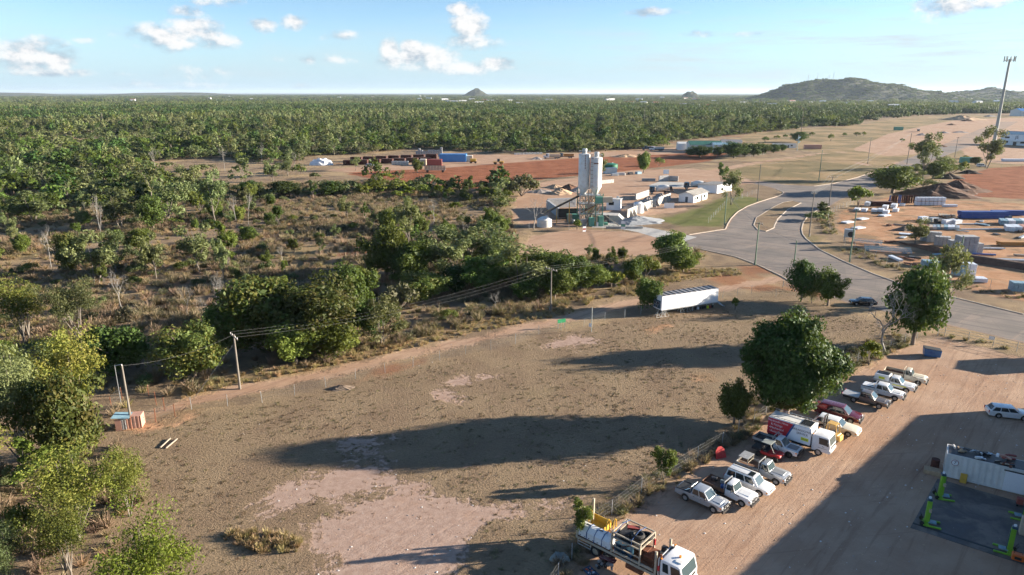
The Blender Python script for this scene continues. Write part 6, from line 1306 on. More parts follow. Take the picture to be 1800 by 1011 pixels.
for yy in (-.6, .6): MB().tube([(X0 + .3 + (yy > 0) * 1.5, Y0, 1.2), (X0 + .3 + (yy > 0) * 1.5, Y0 - .02, 3.15), (X0 + .3 + (yy > 0) * 1.5, 0, 3.42), (X0 + .3 + (yy > 0) * 1.5, Y1, 3.15)], .03, 5).build('tie_strap', 'blue_strap', o)
for i in range(3): MB().cyl((1.1 + i * .55, -.65, 1.22), (1.1 + i * .55, -.65, 1.95), .28, n=14).build('oil_drum', 'navy_paint', o, smooth=True)
MB().box((3.9, .3, 1.45), (1.4, 1.4, .5)).build('rust_crate', 'rust', o); MB().box((2.4, .5, 1.5), (1.8, .9, .55)).build('rust_crate', 'rust', o); MB().box((4.4, .95, 2.1), (.5, .4, .45)).build('engine', 'dark_steel', o, bevel=.06); MB().box((4.4, .95, 1.7), (.6, .5, .4)).build('engine_box', 'tan_steel', o); MB().cyl((3.38, 1.12, 1.9), (3.38, 1.12, 2.45), .09, n=8).build('extinguisher', 'sign_red', o); MB().cyl((5.0, -1.12, 1.6), (5.0, -1.12, 2.05), .09, n=8).build('extinguisher', 'sign_red', o)
MB().cyl((2.2, -1.0, .72), (3.6, -1.0, .72), .33, n=14).build('fuel_tank', 'rust', o, smooth=True); rc = MB(); rc.tube([(-2.5, -1.22, 1.05), (-2.5, -1.22, .5), (-1.2, -1.22, .5), (-1.2, -1.22, 1.05)], .03, 5); rc.bar((-2.5, -1.22, .78), (-1.2, -1.22, .78), .04); rc.build('side_guard', 'off_white', o)
for x in (-.75, .45, wbF + 1.0):
    for s in (-1, 1): wheel(o, x, s * 1.0, .5, .30 if x > 3 else .5, 'tan_steel')
place(o, 1046, 979, R(-41), -.75, -1.2, 1.08); FL = o
# spilled engine parts and tool tray by the truck
q = FL.matrix_basis
def at_truck(x, y): return FL.location + Matrix.Rotation(FL.rotation_euler.z, 3, 'Z') @ Vector((x, y, 0))
o = thing('parts_tray', 'shallow blue oily tray of tools on the ground beside the flatbed truck', 'tray', at_truck(.2, -3.3), R(-60)); MB().box((0, 0, .06), (1.7, .9, .08)).build('pan', 'oily_tray', o, bevel=.03)
for i in range(16): MB().box((rnd.uniform(-.7, .7), rnd.uniform(-.38, .38), .14), (rnd.uniform(.08, .3), .08, .08), rnd.random() * 3).build('tool', rnd.choice(['dark_steel', 'alloy', 'orange_paint', 'sign_white', 'dark_steel']), o)
o = thing('engine_parts', 'greasy black engine parts with a maroon panel below the truck deck', 'engine parts', at_truck(.8, -2.0), R(-41))
for i in range(26): MB().box((rnd.uniform(-.9, .9), rnd.uniform(-.45, .45), rnd.uniform(.08, .75)), (rnd.uniform(.12, .45), rnd.uniform(.1, .3), rnd.uniform(.1, .3)), rnd.random() * 3).build('casting', rnd.choice(['dark_steel', 'black_plastic', 'dark_steel', 'alloy']), o, bevel=.02)
MB().box((.1, .1, 1.0), (1.5, .5, .06), .2).build('panel', 'maroon_paint', o)
heap('tarp_heap', 'grey tarpaulin heap in the weeds behind the flatbed truck', at_truck(-3.0, -3.6), .8, .6, .55, 'tarp_grey', 71, 'tarpaulin', flat=True)

# ---- fridge trailer body on trestles
rz, Lt = ground_rz((1160, 556), (1262, 540)); q = (G(1160, 556) + G(1262, 540)) / 2; n = Vector((-math.sin(rz), math.cos(rz), 0)); Lt = 13.2
o = thing('fridge_trailer', 'long white refrigerated trailer body standing on trestles in the paddock', 'trailer', q + n * 1.2, rz)
bd = MB().box((0, 0, 2.45), (Lt, 2.5, 2.7)).build('box_body', 'pure_white', o, bevel=.03)
MB().box((0, 0, 3.82), (Lt - .1, 2.4, .05)).build('roof_sheet', 'zinc_roof', bd)
for i in range(11): MB().box((-Lt / 2 + .7 + i * 1.18, 0, 3.88), (.14, 2.44, .08)).build('roof_rib', 'dark_steel', bd)
for i in range(6): MB().box((-Lt / 2 + 1.6 + i * 2.0, -1.255, 2.45), (.03, .02, 2.6)).build('panel_joint', 'off_white', bd)
fu = MB().box((-Lt / 2 - .12, 0, 2.1), (.24, 1.9, 1.5)).build('fridge_unit', 'navy_paint', o, bevel=.06)
for yy, z, r in ((-.45, 2.35, .36), (.45, 2.35, .36), (0, 1.7, .28)): MB().cyl((-Lt / 2 - .28, yy, z), (-Lt / 2 - .22, yy, z), r, n=14).build('fan_grille', 'black_plastic', fu); MB().ring((-Lt / 2 - .28, yy, z), (1, 0, 0), r, .03, 14, 5).build('fan_ring', 'alloy', fu)
MB().box((0, 0, 1.02), (Lt - .3, 2.3, .16)).build('floor_frame', 'galvanised', o)
def trestle(x, yy, h=.95): 
    t = MB(); t.tube([(x - .45, yy - .5, 0), (x, yy, h), (x + .45, yy - .5, 0), (x - .45, yy - .5, 0)], .035, 5); t.tube([(x - .45, yy + .5, 0), (x, yy, h), (x + .45, yy + .5, 0)], .035, 5); t.build('trestle', 'off_white', o)
for x in (-Lt / 2 - .9, -Lt / 2 + .2, -Lt / 2 + 1.0): trestle(x, -1.25)
for x in (-1.5, 0.0): trestle(x, -.5); 
for yy in (-.9, .9): MB().bar((.9, yy, 0), (.9, yy, .95), .14).build('prop_leg', 'galvanised', o); MB().bar((-Lt / 2 + .9, yy, 0), (-Lt / 2 + .9, yy, .95), .14).build('prop_leg', 'galvanised', o); MB().bar((Lt / 2 - .8, yy, 0), (Lt / 2 - .8, yy, .95), .14).build('prop_leg', 'galvanised', o)
st = thing('steps', 'metal stairs set against the right end of the white trailer', 'steps', o.location + Matrix.Rotation(rz, 3, 'Z') @ Vector((Lt / 2 + .75, -.8, 0)), rz)
for i in range(6): MB().box((.75 - i * .26, 0, .12 + i * .2), (.3, 1.0, .05)).build('tread', 'galvanised', st)
for yy in (-.5, .5): MB().bar((1.0, yy, 0), (-.7, yy, 1.3), .06, .14).build('stringer', 'galvanised', st)
o2 = thing('bin_row', 'coloured odds and ends stored under the white trailer', 'stores', o.location + Matrix.Rotation(rz, 3, 'Z') @ Vector((3.6, -.6, 0)), rz)
for i in range(8): MB().box((-1.8 + i * .55, rnd.uniform(-.3, .3), .25), (.4, .4, .5), rnd.random()).build('box', rnd.choice(['black_plastic', 'red_box', 'sign_yellow', 'sign_white', 'dark_steel', 'orange_paint']), o2, bevel=.04)

# ---- container 7, workshop pad and column lifts
rz, Lp = ground_rz((1657, 838), (1800, 873)); L7 = 12.2; nrm = Vector((-math.sin(rz), math.cos(rz), 0)); ax = Vector((math.cos(rz), math.sin(rz), 0)); A7 = G(1657, 838)
c7 = container('shipping_container', 'weathered white shipping container numbered 7 with scrap on its roof', A7 + ax * L7 / 2 + nrm * 1.22, rz, L7, 2.44, 2.7, 'off_white', 'dark_steel', cat='container')
MB().cyl((-L7 / 2 + .85, -1.235, 1.95), (-L7 / 2 + .85, -1.225, 1.95), .34, n=24).build('number_rim', 'red_box', c7); MB().cyl((-L7 / 2 + .85, -1.241, 1.95), (-L7 / 2 + .85, -1.23, 1.95), .29, n=24).build('number_disc', 'sign_white', c7); text_mesh(c7, 'number', '7', .5, 'sign_black', Matrix.Translation((-L7 / 2 + .85, -1.247, 1.95)) @ Matrix.Rotation(R(90), 4, 'X'))
MB().box((-L7 / 2 + 6.3, -1.22, 1.3), (2.1, .06, 2.2)).build('side_door', 'sign_white', c7); MB().box((-L7 / 2 + 6.3, -1.24, 2.45), (2.4, .08, .12)).build('door_lintel', 'dark_steel', c7); MB().ring((-L7 / 2 + 9.6, -1.28, 1.5), (0, 1, 0), .45, .05, 18, 6).build('hose_coil', 'black_plastic', c7)
top7 = .12 + 2.7 + .03
def on7(x, y, z=0): return c7.location + ax * x + nrm * y + Vector((0, 0, top7 + z))
def scrap(label, x, y, L, w, h, mats, n=12):
    o = thing('scrap_pile', label, 'scrap', on7(x, y), rz, 'scrap on the container roof')
    for i in range(n): MB().box((rnd.uniform(-L / 2, L / 2), rnd.uniform(-w / 2, w / 2), rnd.uniform(.06, h)), (rnd.uniform(.1, .6) * min(L, 1.4), rnd.uniform(.08, .3), rnd.uniform(.06, .25)), rnd.random() * 3).build('piece', rnd.choice(mats), o, bevel=.02)
scrap('black steel lengths lying on the container roof by its left end', -3.4, .5, 2.4, .5, .25, ['dark_steel', 'black_plastic', 'galvanised']); scrap('red and white pump set on the container roof', -1.0, .45, 1.4, .7, .6, ['red_box', 'sign_white', 'dark_steel', 'pink_box']); scrap('small pale fitting on the front edge of the container roof', -3.0, -.8, .9, .4, .2, ['off_white', 'alloy'], 6); scrap('rusty grey machine part on the container roof', -1.1, -.75, 1.4, .5, .35, ['rust', 'tan_steel', 'dark_steel']); scrap('dark tangle of hoses and steel on the right of the container roof', 2.0, 0, 2.6, 1.2, .5, ['black_plastic', 'dark_steel', 'galvanised'], 18)
scrap('timber batten and white lamp at the left edge of the container roof', -5.2, .2, 1.2, 1.0, .15, ['tan_wood', 'stone_white'], 6)
o = MB().cyl((0, 0, 0), (0, 0, 1.1), .42, n=16).build('rusty_drum', 'dark_rust', None, loc=A7 - ax * .8 + nrm * 1.6, smooth=True); tag(o, 'rusty brown drum at the left end of the numbered container', 'drum'); o = MB().box((0, 0, .25), (1.6, 1.1, .5)).build('timber_crate', 'tan_wood', None, loc=A7 - ax * 1.0 + nrm * .2, rz=rz, bevel=.03); tag(o, 'dark timber crate beside the left end of the numbered container', 'crate')
m, nt, b = new_mat('oily_slab'); geo = nt.add('ShaderNodeNewGeometry'); P_ = geo.outputs['Position']; n1 = nt.noise(P_, .35, 5, .6, .5); n2 = nt.noise(P_, 2.2, 4, .65)
cc = nt.mix(nt.ramp(n1, .38, .62), (.20, .17, .145), (.075, .07, .068)); cc = nt.mix(nt.ramp(n2, .5, .75, 0, .5), cc, (.05, .047, .045)); nt.put(b.inputs['Base Color'], cc); nt.put(b.inputs['Roughness'], nt.ramp(n1, .5, .7, .85, .4))
c0, c1, c2 = G(1600, 928), G(1648, 842), G(1830, 1003); pad_dir = (c2 - c0).normalized(); c3 = c1 + pad_dir * 16; c4 = c0 + pad_dir * 16
o = MB()._add([(c0.x, c0.y, -.05), (c4.x, c4.y, -.05), (c3.x, c3.y, -.05), (c1.x, c1.y, -.05), (c0.x, c0.y, .05), (c4.x, c4.y, .05), (c3.x, c3.y, .05), (c1.x, c1.y, .05)], [(4, 5, 6, 7), (0, 1, 5, 4), (1, 2, 6, 5), (2, 3, 7, 6), (3, 0, 4, 7)]).build('workshop_slab', 'oily_slab'); tag(o, kind='structure')
nin = (c1 - c0).normalized(); o = MB(); a, b_ = c0 + nin * .9 + Vector((0, 0, .06)), c4 + nin * .9 + Vector((0, 0, .06)); o.bar(a, b_, .22, .05); o = o.build('drain_channel', 'black_plastic'); tag(o, kind='structure')
def lift(label, u, v, hd, s=1.0):
    o = thing('column_lift', label, 'vehicle lift', G(u, v, .05), hd, 'green mobile column lifts')
    MB().box((0, 0, 1.35), (.42, .5, 2.3), taper=.92).build('column', 'lime_paint', o, bevel=.04); MB().box((.23, 0, 1.3), (.05, .22, 2.0)).build('carriage_rail', 'navy_paint', o); MB().box((-.05, 0, 2.62), (.45, .45, .26)).build('motor', 'navy_paint', o, bevel=.06); MB().cyl((-.05, 0, 2.72), (-.05, 0, 2.9), .12, n=10).build('motor_cap', 'lamp_glass', o)
    for y in (-.55, .55): MB().box((.45, y, .10), (1.5, .2, .16)).build('base_leg', 'lime_paint', o, bevel=.04)
    MB().box((-.1, 0, .14), (.5, 1.1, .2)).build('base_beam', 'lime_paint', o); MB().box((.45, 0, .3), (.7, .5, .12)).build('carriage', 'teal_sheet', o); MB().box((.12, -.32, 1.6), (.2, .16, .34)).build('control_box', 'tan_steel', o)
    for y in (-.5, .5): MB().cyl((-.4, y - .06, .2), (-.4, y + .06, .2), .2, n=12).build('castor', 'rubber', o)
    h = MB(); h.tube([(-.3, -.25, .3), (-.6, -.25, 1.0), (-.6, .25, 1.0), (-.3, .25, .3)], .03, 5); h.build('handle', 'dark_steel', o)
lift('lime green column lift nearest the numbered container', 1652, 874, rz + R(15)); lift('lime green column lift at the left corner of the oily slab', 1628, 920, rz + R(5)); lift('lime green column lift at the bottom right of the slab', 1773, 971, rz + R(180)); lift('lime green column lift cut by the right edge of the picture', 1800, 912, rz + R(185))
o = thing('yellow_sign', 'yellow floor board standing against the numbered container', 'board', G(1692, 849, .05), rz); MB().box((0, 0, .55), (.62, .12, 1.05), rot=Matrix.Rotation(R(-8), 3, 'X')).build('panel', 'yellow_paint', o, bevel=.03); MB().box((0, .2, .3), (.5, .05, .6)).build('prop', 'dark_steel', o)
o = thing('orange_box', 'orange power box at the bottom right corner of the slab', 'tool box', G(1788, 984, .05), rz); MB().box((0, 0, .32), (.9, .6, .6)).build('case', 'orange_paint', o, bevel=.06); MB().box((0, -.31, .3), (.5, .03, .25)).build('vent', 'black_plastic', o); MB().tube([(-.3, 0, .62), (-.3, 0, .78), (.3, 0, .78), (.3, 0, .62)], .025, 5).build('handle', 'black_plastic', o)
o = thing('cabinet', 'beige steel cabinet at the right edge of the slab', 'cabinet', G(1803, 940, .05), rz); MB().box((0, 0, .9), (1.1, .7, 1.8)).build('case', 'beige_box', o, bevel=.03); MB().box((-.28, -.36, .9), (.5, .03, 1.6)).build('door', 'beige_box', o); MB().box((.28, -.36, .9), (.5, .03, 1.6)).build('door', 'beige_box', o)
o = thing('red_trolley', 'dark red tool trolley beside the beige cabinet', 'trolley', G(1796, 890, .05), rz); MB().box((0, 0, .55), (1.0, .6, .6)).build('case', 'red_box', o, bevel=.04); [MB().cyl((x, y - .03, .1), (x, y + .03, .1), .1, n=10).build('castor', 'rubber', o) for x in (-.4, .4) for y in (-.25, .25)]
# the workshop shed east of the slab (beyond the frame; its eave throws the long shadow over the yard)
corner = Vector((52.8, 80.2, 0)) + Vector((SUN_DIR.x, SUN_DIR.y, 0)).normalized() * (7.2 / math.tan(SUN_EL)); ed = Vector((-.735, -.678, 0)); en = Vector((.678, -.735, 0))
o = gable('workshop_shed', 'large grey steel workshop shed east of the slab', corner + ed * 32 + en * 10, math.atan2(ed.y, ed.x), 64, 20, 7.2, 1.6, 'shed_wall', 'zinc_roof', over=0.05, doors=[('-y', -20 + 13 * i, 0, 5.0, 4.6, 'dark_steel') for i in range(4)], cat='building')
gable('store_shed', 'small grey store shed east of the yard gate', Vector((92, 99, 0)), R(8), 8, 5, 4.2, .6, 'shed_wall', 'zinc_roof')
# blue skip
o = thing('skip_bin', 'blue steel skip by the fence at the yard gate', 'skip', G(1637, 626), R(-20)); MB().prism([(-1.1, .1), (1.1, .1), (1.2, 1.15), (-1.2, 1.35)], -.75, .75, 'Y').build('bin', 'blue_bin', o, bevel=.04); MB().box((0, 0, 1.30), (2.4, 1.5, .06), rot=Matrix.Rotation(R(5), 3, 'Y')).build('lid', 'black_plastic', o)
for s in (-1, 1): MB().box((0, s * .78, .7), (.15, .06, .9)).build('lift_pocket', 'blue_bin', o)
MB().box((-.2, -.765, .8), (.8, .02, .25)).build('label_plate', 'sign_blue', o)
# pump shed
o = thing('pump_shed', 'little pink sheet-metal pump shed at the left of the paddock', 'shed', G(218, 752), R(12)); ribbed(1.7, 1.5, 1.6, .2, .03).build('wall', 'pink_box', o); MB().box((0, 0, 1.68), (2.0, 1.8, .05), rot=Matrix.Rotation(R(6), 3, 'Y')).build('roof', 'teal_sheet', o); ribbed(.9, 1.2, 1.3, .2, .03).build('lean_to', 'galvanised', o); o.children[-1].location = (1.35, .3, 0); MB().box((-.3, -.8, .8), (.7, .04, 1.5)).build('door', 'pink_box', o)
o = thing('pump', 'small yellow pump with pipes beside the pink shed', 'pump', G(240, 748), R(20)); MB().cyl((-.3, 0, .4), (.3, 0, .4), .22, n=12).build('motor', 'yellow_paint', o); MB().tube([(.3, 0, .4), (.7, 0, .7), (.9, .1, 1.0)], .07, 6).build('pipe', 'black_plastic', o); MB().box((0, 0, .1), (.9, .5, .2)).build('base', 'concrete', o)
MB().tube([(0, 0, 0), (0, 0, 6.0)], .035, 6).build('lamp_post', 'galvanised', None, loc=G(214, 716)); tag(bpy.data.objects['lamp_post'], 'thin steel post with a short arm beside the pump shed pole', 'post'); MB().tube([(0, 0, 5.9), (1.0, 0, 6.1)], .05, 6).build('arm', 'galvanised', bpy.data.objects['lamp_post'])
for i, (a, b_) in enumerate([((282, 788), (300, 772)), ((292, 789), (312, 773))]): o = MB().bar(G(*a) + Vector((0, 0, .1)), G(*b_) + Vector((0, 0, .15)), .12).build('timber_plank', 'wood_grey'); tag(o, ['pale plank lying in the grass below the pump pen', 'second pale plank lying parallel below the pump pen'][i], 'plank')
heap('brush_heap', 'heap of dead brush beside the paddock fence', G(600, 683), 1.8, .9, .6, 'dry_twig', 82, cat='mound')
o = board('meter_post', 'thin pole with a white meter box by the paddock fence', 1037, 583, .45, .6, .9, R(5), 'sign_white', legs=False, cat='post'); MB().cyl((.25, 0, 0), (.25, 0, 4.4), .07, n=8).build('pole', 'concrete_pole', o); o = board('green_sign', 'green board tilted on the paddock fence', 987, 577, 1.6, .7, 1.0, R(25), 'sign_green', cat='sign')
# ---------------------------------------------------------------- storage yard, far yards, town and hills
def bundle(label, u, v, L, w, h, rz, mat, layers=2, cross=4, cat='bundle', group=None, name='bundle', mats=None, bearers=True):
    """stack of lengths laid side by side on bearers"""
    o = thing(name, label, cat, G(u, v), rz, group); z = 0.0
    if bearers:
        for x in (-.35, .35): MB().box((x * L, 0, .07), (.12, w, .14)).build('bearer', 'tan_wood', o)
        z = .14
    lh = (h - z) / layers
    for i in range(layers):
        for j in range(cross): MB().box((rnd.gauss(0, L * .008), -w / 2 + w * (j + .5) / cross, z + lh * (i + .5)), (L * rnd.uniform(.96, 1.0), w / cross * .9, lh * .9)).build('length', (rnd.choice(mats) if mats else mat), o)
    return o
def pallet(label, u, v, w, d, h, rz, mat, group=None, wrapm=None, cols=3, rows=3, cat='pallet', name='block_pallet', z0=0.0):
    o = thing(name, label, cat, G(u, v) + Vector((0, 0, z0)), rz, group)
    MB().box((0, 0, .07), (w, d, .13)).build('pallet_base', 'tan_wood', o)
    for r_ in range(rows):
        for c in range(cols): MB().box((-w / 2 + w * (c + .5) / cols, 0, .15 + (h - .15) * (r_ + .5) / rows), (w / cols * .93, d * rnd.uniform(.93, .98), (h - .15) / rows * .93)).build('block_layer', mat, o, bevel=.02)
    return o
n = 0
for r_ in range(2):
    for c in range(7):
        pallet('white plastic-wrapped block pallet, %s, %s' % ('lower row' if r_ == 0 else 'stacked on top', ['at the left end', 'second from the left', 'third from the left', 'in the middle', 'third from the right', 'second from the right', 'at the right end'][c]), 1612 + c * 7.2, 361, 1.38, 1.8, 1.5, R(4), 'white_wrap', 'wrapped pallets along the storage yard back', rows=2, cols=2, z0=r_ * 1.54)
for c in range(4): pallet('low white-wrapped pallet right of the tall wrapped stacks, number %s from them' % ['one', 'two', 'three', 'four'][c], 1660 + c * 6, 364, 1.2, 1.4, 1.0, R(4), 'white_wrap', 'low wrapped pallets', rows=1, cols=2)
o = thing('formwork_rack', 'rust and blue steel formwork panels standing on end at the yard back', 'formwork', G(1587, 357), R(2))
for i in range(16): MB().box((-5.2 + i * .68, rnd.gauss(0, .25), 1.5), (.32, .5, 2.9 + rnd.gauss(0, .12))).build('panel', 'blue_steel' if i in (0, 5, 6) else rnd.choice(['rust', 'dark_rust', 'dark_rust']), o)
MB().box((0, .5, 1.0), (11, .15, .3)).build('rail', 'rust', o)
container('low_container', 'low dark rusty steel bin left of the formwork panels', G(1549, 362), R(0), 7.5, 2.2, 1.5, 'dark_rust', cat='bin')
slabs = [(1525, 362, 2.6, 2.4, 'pale slab bundle nearest the light green corner bush'), (1519, 372, 2.4, 1.8, 'pale slab bundle in front of the corner bush bundle'), (1537, 372, 2.6, 1.6, 'pale slab bundle, left of the central row'), (1548, 372, 2.6, 1.7, 'pale slab bundle, second of the central row'), (1556, 367, 3.0, 2.0, 'pale slab bundle raised behind the central row'), (1557, 375, 2.6, 1.7, 'pale slab bundle, third of the central row'), (1571, 365, 3.2, 2.2, 'wide pale slab bundle at the right of the central row'), (1574, 372, 2.4, 1.8, 'pale slab bundle in front of the wide one'), (1586, 362, 1.8, 1.4, 'small wrapped bundle right of the wide slab bundle'), (1507, 369, 2.6, 1.0, 'low pale slab bundle by the yard corner')]
for u, v, L, h, lab in slabs: bundle(lab, u, v, L * 1.35, 1.8, h * .62, R(55), 'white_wrap', 3, 3, 'slabs', 'pale slab bundles in the storage yard', 'slab_bundle')
for u, v, lab in [(1490, 392, 'white slatted frames piled by the fence corner'), (1516, 386, 'small slatted frame behind the fence corner'), (1509, 402, 'grey slatted frame lying near the green pole'), (1555, 380, 'slatted frame beside the central slab row')]: bundle(lab, u, v, 4.0, 2.2, .5, R(30), 'white_wrap', 2, 4, 'frames', None, 'slatted_frame')
bundle('long stack of deep blue steel beams in the storage yard', 1727, 384, 15.5, 2.6, 2.4, R(-2), 'blue_steel', 4, 4, 'beams', None, 'beam_stack'); bundle('second stack of blue beams behind the long one', 1770, 379, 11, 1.6, 1.8, R(-2), 'blue_steel', 3, 3, 'beams', None, 'beam_stack'); bundle('short bundle of dark blue tube at the end of the beam stack', 1770, 385, 2.4, 1.2, 1.0, R(-2), 'navy_paint', 2, 3, 'beams', None, 'tube_bundle')
for i in range(5): bundle('brown timber bundle, %s of five side by side' % ['first', 'second', 'third', 'fourth', 'fifth'][i], 1653 + i * 5.6, 382 + i * .5, 5.0, 1.0, 1.0, R(62), 'tan_wood', 3, 2, 'timber', 'brown timber bundles', 'timber_bundle', mats=['tan_wood', 'rust', 'wood_grey'])
for i, (u, v, mt) in enumerate([(1629, 402, 'rust'), (1636, 402, 'wood_grey'), (1643, 402, 'galvanised'), (1649, 402, 'teal_sheet'), (1655, 402, 'wood_grey'), (1662, 402, 'teal_sheet'), (1669, 402, 'white_wrap'), (1676, 402, 'white_wrap'), (1682, 403, 'galvanised')]): bundle('roof sheet bundle, %s in the long mixed row' % ['first', 'second', 'third', 'fourth', 'fifth', 'sixth', 'seventh', 'eighth', 'last'][i], u, v, 5.0, 1.2, .9, R(58), mt, 4, 2, 'sheets', 'mixed roof sheet bundles', 'sheet_bundle')
for i, (u, v) in enumerate([(1664, 394), (1673, 393), (1681, 394), (1640, 390), (1650, 392), (1622, 388)]): bundle(['white wrapped bundle between the timber and the sheet row', 'middle white bundle between the timber and the sheet row', 'right white bundle between the timber and the sheet row', 'grey plate bundle left of the white ones', 'dark grey crate bundle beside the plates', 'white upright bundle left of the timber'][i], u, v, 3.0, 1.6, 1.4, R(20), ['white_wrap', 'white_wrap', 'white_wrap', 'galvanised', 'dark_steel', 'white_wrap'][i], 3, 3, 'bundle', None)
bundle('flat grey steel lengths on bare earth', 1712, 395, 8.0, .9, .35, R(0), 'galvanised', 1, 5, 'steel', None, 'steel_bundle'); bundle('long fan of galvanised purlins on bare earth', 1725, 404, 13.0, 1.1, .3, R(2), 'galvanised', 1, 6, 'steel', None, 'purlin_bundle')
for i, (u, v, mt) in enumerate([(1763, 394, 'teal_sheet'), (1775, 394, 'white_wrap'), (1787, 394, 'teal_sheet'), (1799, 394, 'white_wrap'), (1773, 405, 'white_wrap'), (1786, 405, 'white_wrap'), (1798, 405, 'pink_box')]): bundle('pale blue sheet bundle at the right edge, %s' % ['back row, first', 'back row, second', 'back row, third', 'back row, last', 'front row, first', 'front row, second', 'front row, last with pink sheets'][i], u, v, 5.2, 2.2, 1.5, R(62), mt, 4, 3, 'sheets', None, 'sheet_bundle')
def stack3(label, u, v, w, d, h, rz, mat, cols, rows, cat='blocks'): return pallet(label, u, v, w, d, h, rz, mat, None, cols=cols, rows=rows, cat=cat, name='block_stack')
stack3('grey concrete block stack at the bank edge, left end', 1629, 424, 3.4, 2.0, 2.4, R(-25), 'block_grey', 4, 4); stack3('grey concrete block stack at the bank edge, second', 1640, 426, 3.4, 2.2, 3.0, R(-25), 'block_grey', 4, 5); stack3('grey block stack half hidden by the olive eucalypt', 1655, 432, 3.6, 2.2, 2.6, R(-25), 'block_grey', 4, 4); stack3('tall grey block stack behind the green pole', 1695, 445, 4.6, 3.0, 4.6, R(-4), 'block_grey', 4, 6); stack3('grey crate stack right of the tall block stack', 1714, 444, 2.6, 2.2, 2.6, R(-4), 'block_grey', 2, 4); stack3('wide low grey stack left of the tall block stack', 1676, 440, 3.0, 2.2, 2.8, R(-10), 'block_grey', 3, 4)
bundle('dark blue beam lying on the bank', 1729, 449, 5.5, .7, .5, R(-14), 'blue_steel', 1, 2, 'beams', None, 'beam'); bundle('pale planks laid on the upper bank', 1738, 438, 8.0, 1.2, .4, R(-4), 'galvanised', 1, 4, 'planks', None, 'plank_bundle'); bundle('orange racking beams at the right edge', 1790, 432, 11, 2.0, 1.2, R(-2), 'orange_rail', 3, 4, 'beams', None, 'beam_stack'); bundle('pale long purlins near the right edge of the bank', 1775, 459, 12, 1.5, .5, R(-10), 'galvanised', 2, 4, 'steel', None, 'purlin_bundle'); bundle('leaning pale steel at the right edge', 1797, 418, 5, .8, .5, R(40), 'galvanised', 2, 2, 'steel', None, 'steel_bundle')
stack3('pale green wrapped stack behind the verge pole, left', 1684, 484, 2.4, 2.2, 2.6, R(-12), 'teal_sheet', 2, 3, 'stack'); stack3('pale green wrapped stack behind the verge pole, right', 1699, 484, 2.8, 2.4, 2.9, R(-12), 'white_wrap', 2, 3, 'stack'); bundle('low pale sheet stack on the verge side of the bank', 1714, 495, 4.0, 2.4, 1.0, R(-12), 'white_wrap', 3, 3, 'sheets', None, 'sheet_bundle'); stack3('grey-blue block stack at the right edge near the road', 1793, 512, 3.8, 2.4, 2.0, R(-14), 'teal_sheet', 4, 3, 'stack'); bundle('blue-white frames stacked below the block stacks', 1640, 468, 5.0, 2.4, 1.4, R(-15), 'teal_sheet', 3, 4, 'frames', None, 'frame_stack')
def truss(label, u, v, L, w, rz, n=3):
    o = thing('truss', label, 'truss', G(u, v), rz)
    for j in range(n):
        y = -w / 2 + w * j / max(1, n - 1); mb = MB(); z0, z1 = .3 + j * .12, .75 + j * .12; mb.bar((-L / 2, y, z0), (L / 2, y, z0), .09); mb.bar((-L / 2, y, z1), (L / 2, y, z1), .09); k = int(L / .8)
        for i in range(k): mb.bar((-L / 2 + L * i / k, y, z0 if i % 2 else z1), (-L / 2 + L * (i + 1) / k, y, z1 if i % 2 else z0), .06)
        mb.build('truss_frame', 'galvanised' if j % 2 else 'teal_sheet', o)
    for x in (-.4, .4): MB().box((x * L, 0, .14), (.2, w + .3, .28)).build('bearer', 'tan_wood', o)
truss('blue-grey lattice trusses lying behind the verge fence, left lot', 1524, 428, 7.5, 2.0, R(-32)); truss('blue-grey lattice trusses lying behind the verge fence, right lot', 1560, 443, 11, 3.2, R(-22), 5)
heap('brush_pile', 'tangle of grey offcuts beside the small pale eucalypt', G(1590, 405), 3.2, 2.0, 1.3, 'dry_twig', 91, 'offcuts'); bundle('scattered pale offcuts below the tangle', 1597, 413, 5, 2, .4, R(-25), 'white_wrap', 1, 5, 'offcuts', None, 'offcut_bundle')
o = thing('meter_box', 'grey meter cubicle beside the storage yard fence', 'cubicle', G(1491, 426), R(-20)); MB().box((0, 0, 2.6), (2.6, 1.6, 2.2)).build('case', 'galvanised', o, bevel=.05)
for x in (-1.1, 1.1): MB().bar((x, 0, 0), (x, 0, 1.6), .2).build('leg', 'galvanised', o)
MB().cyl((.3, -.9, 2.4), (.3, -.7, 2.4), .8, n=16).build('dial', 'dark_steel', o)
rs = random.Random(77)
for i in range(26):
    u, v = rs.uniform(1560, 1800), rs.uniform(385, 470); q = np.array([G(u, v).xy[:]])
    bundle('loose steel and timber offcuts scattered on the bare storage yard', u, v, rs.uniform(1.5, 5), rs.uniform(.4, 1.4), rs.uniform(.25, .7), rs.uniform(0, 3), rs.choice(['galvanised', 'white_wrap', 'wood_grey', 'rust', 'dark_steel', 'teal_sheet']), 1, 3, 'offcuts', 'loose offcuts in the storage yard', 'offcut_bundle')
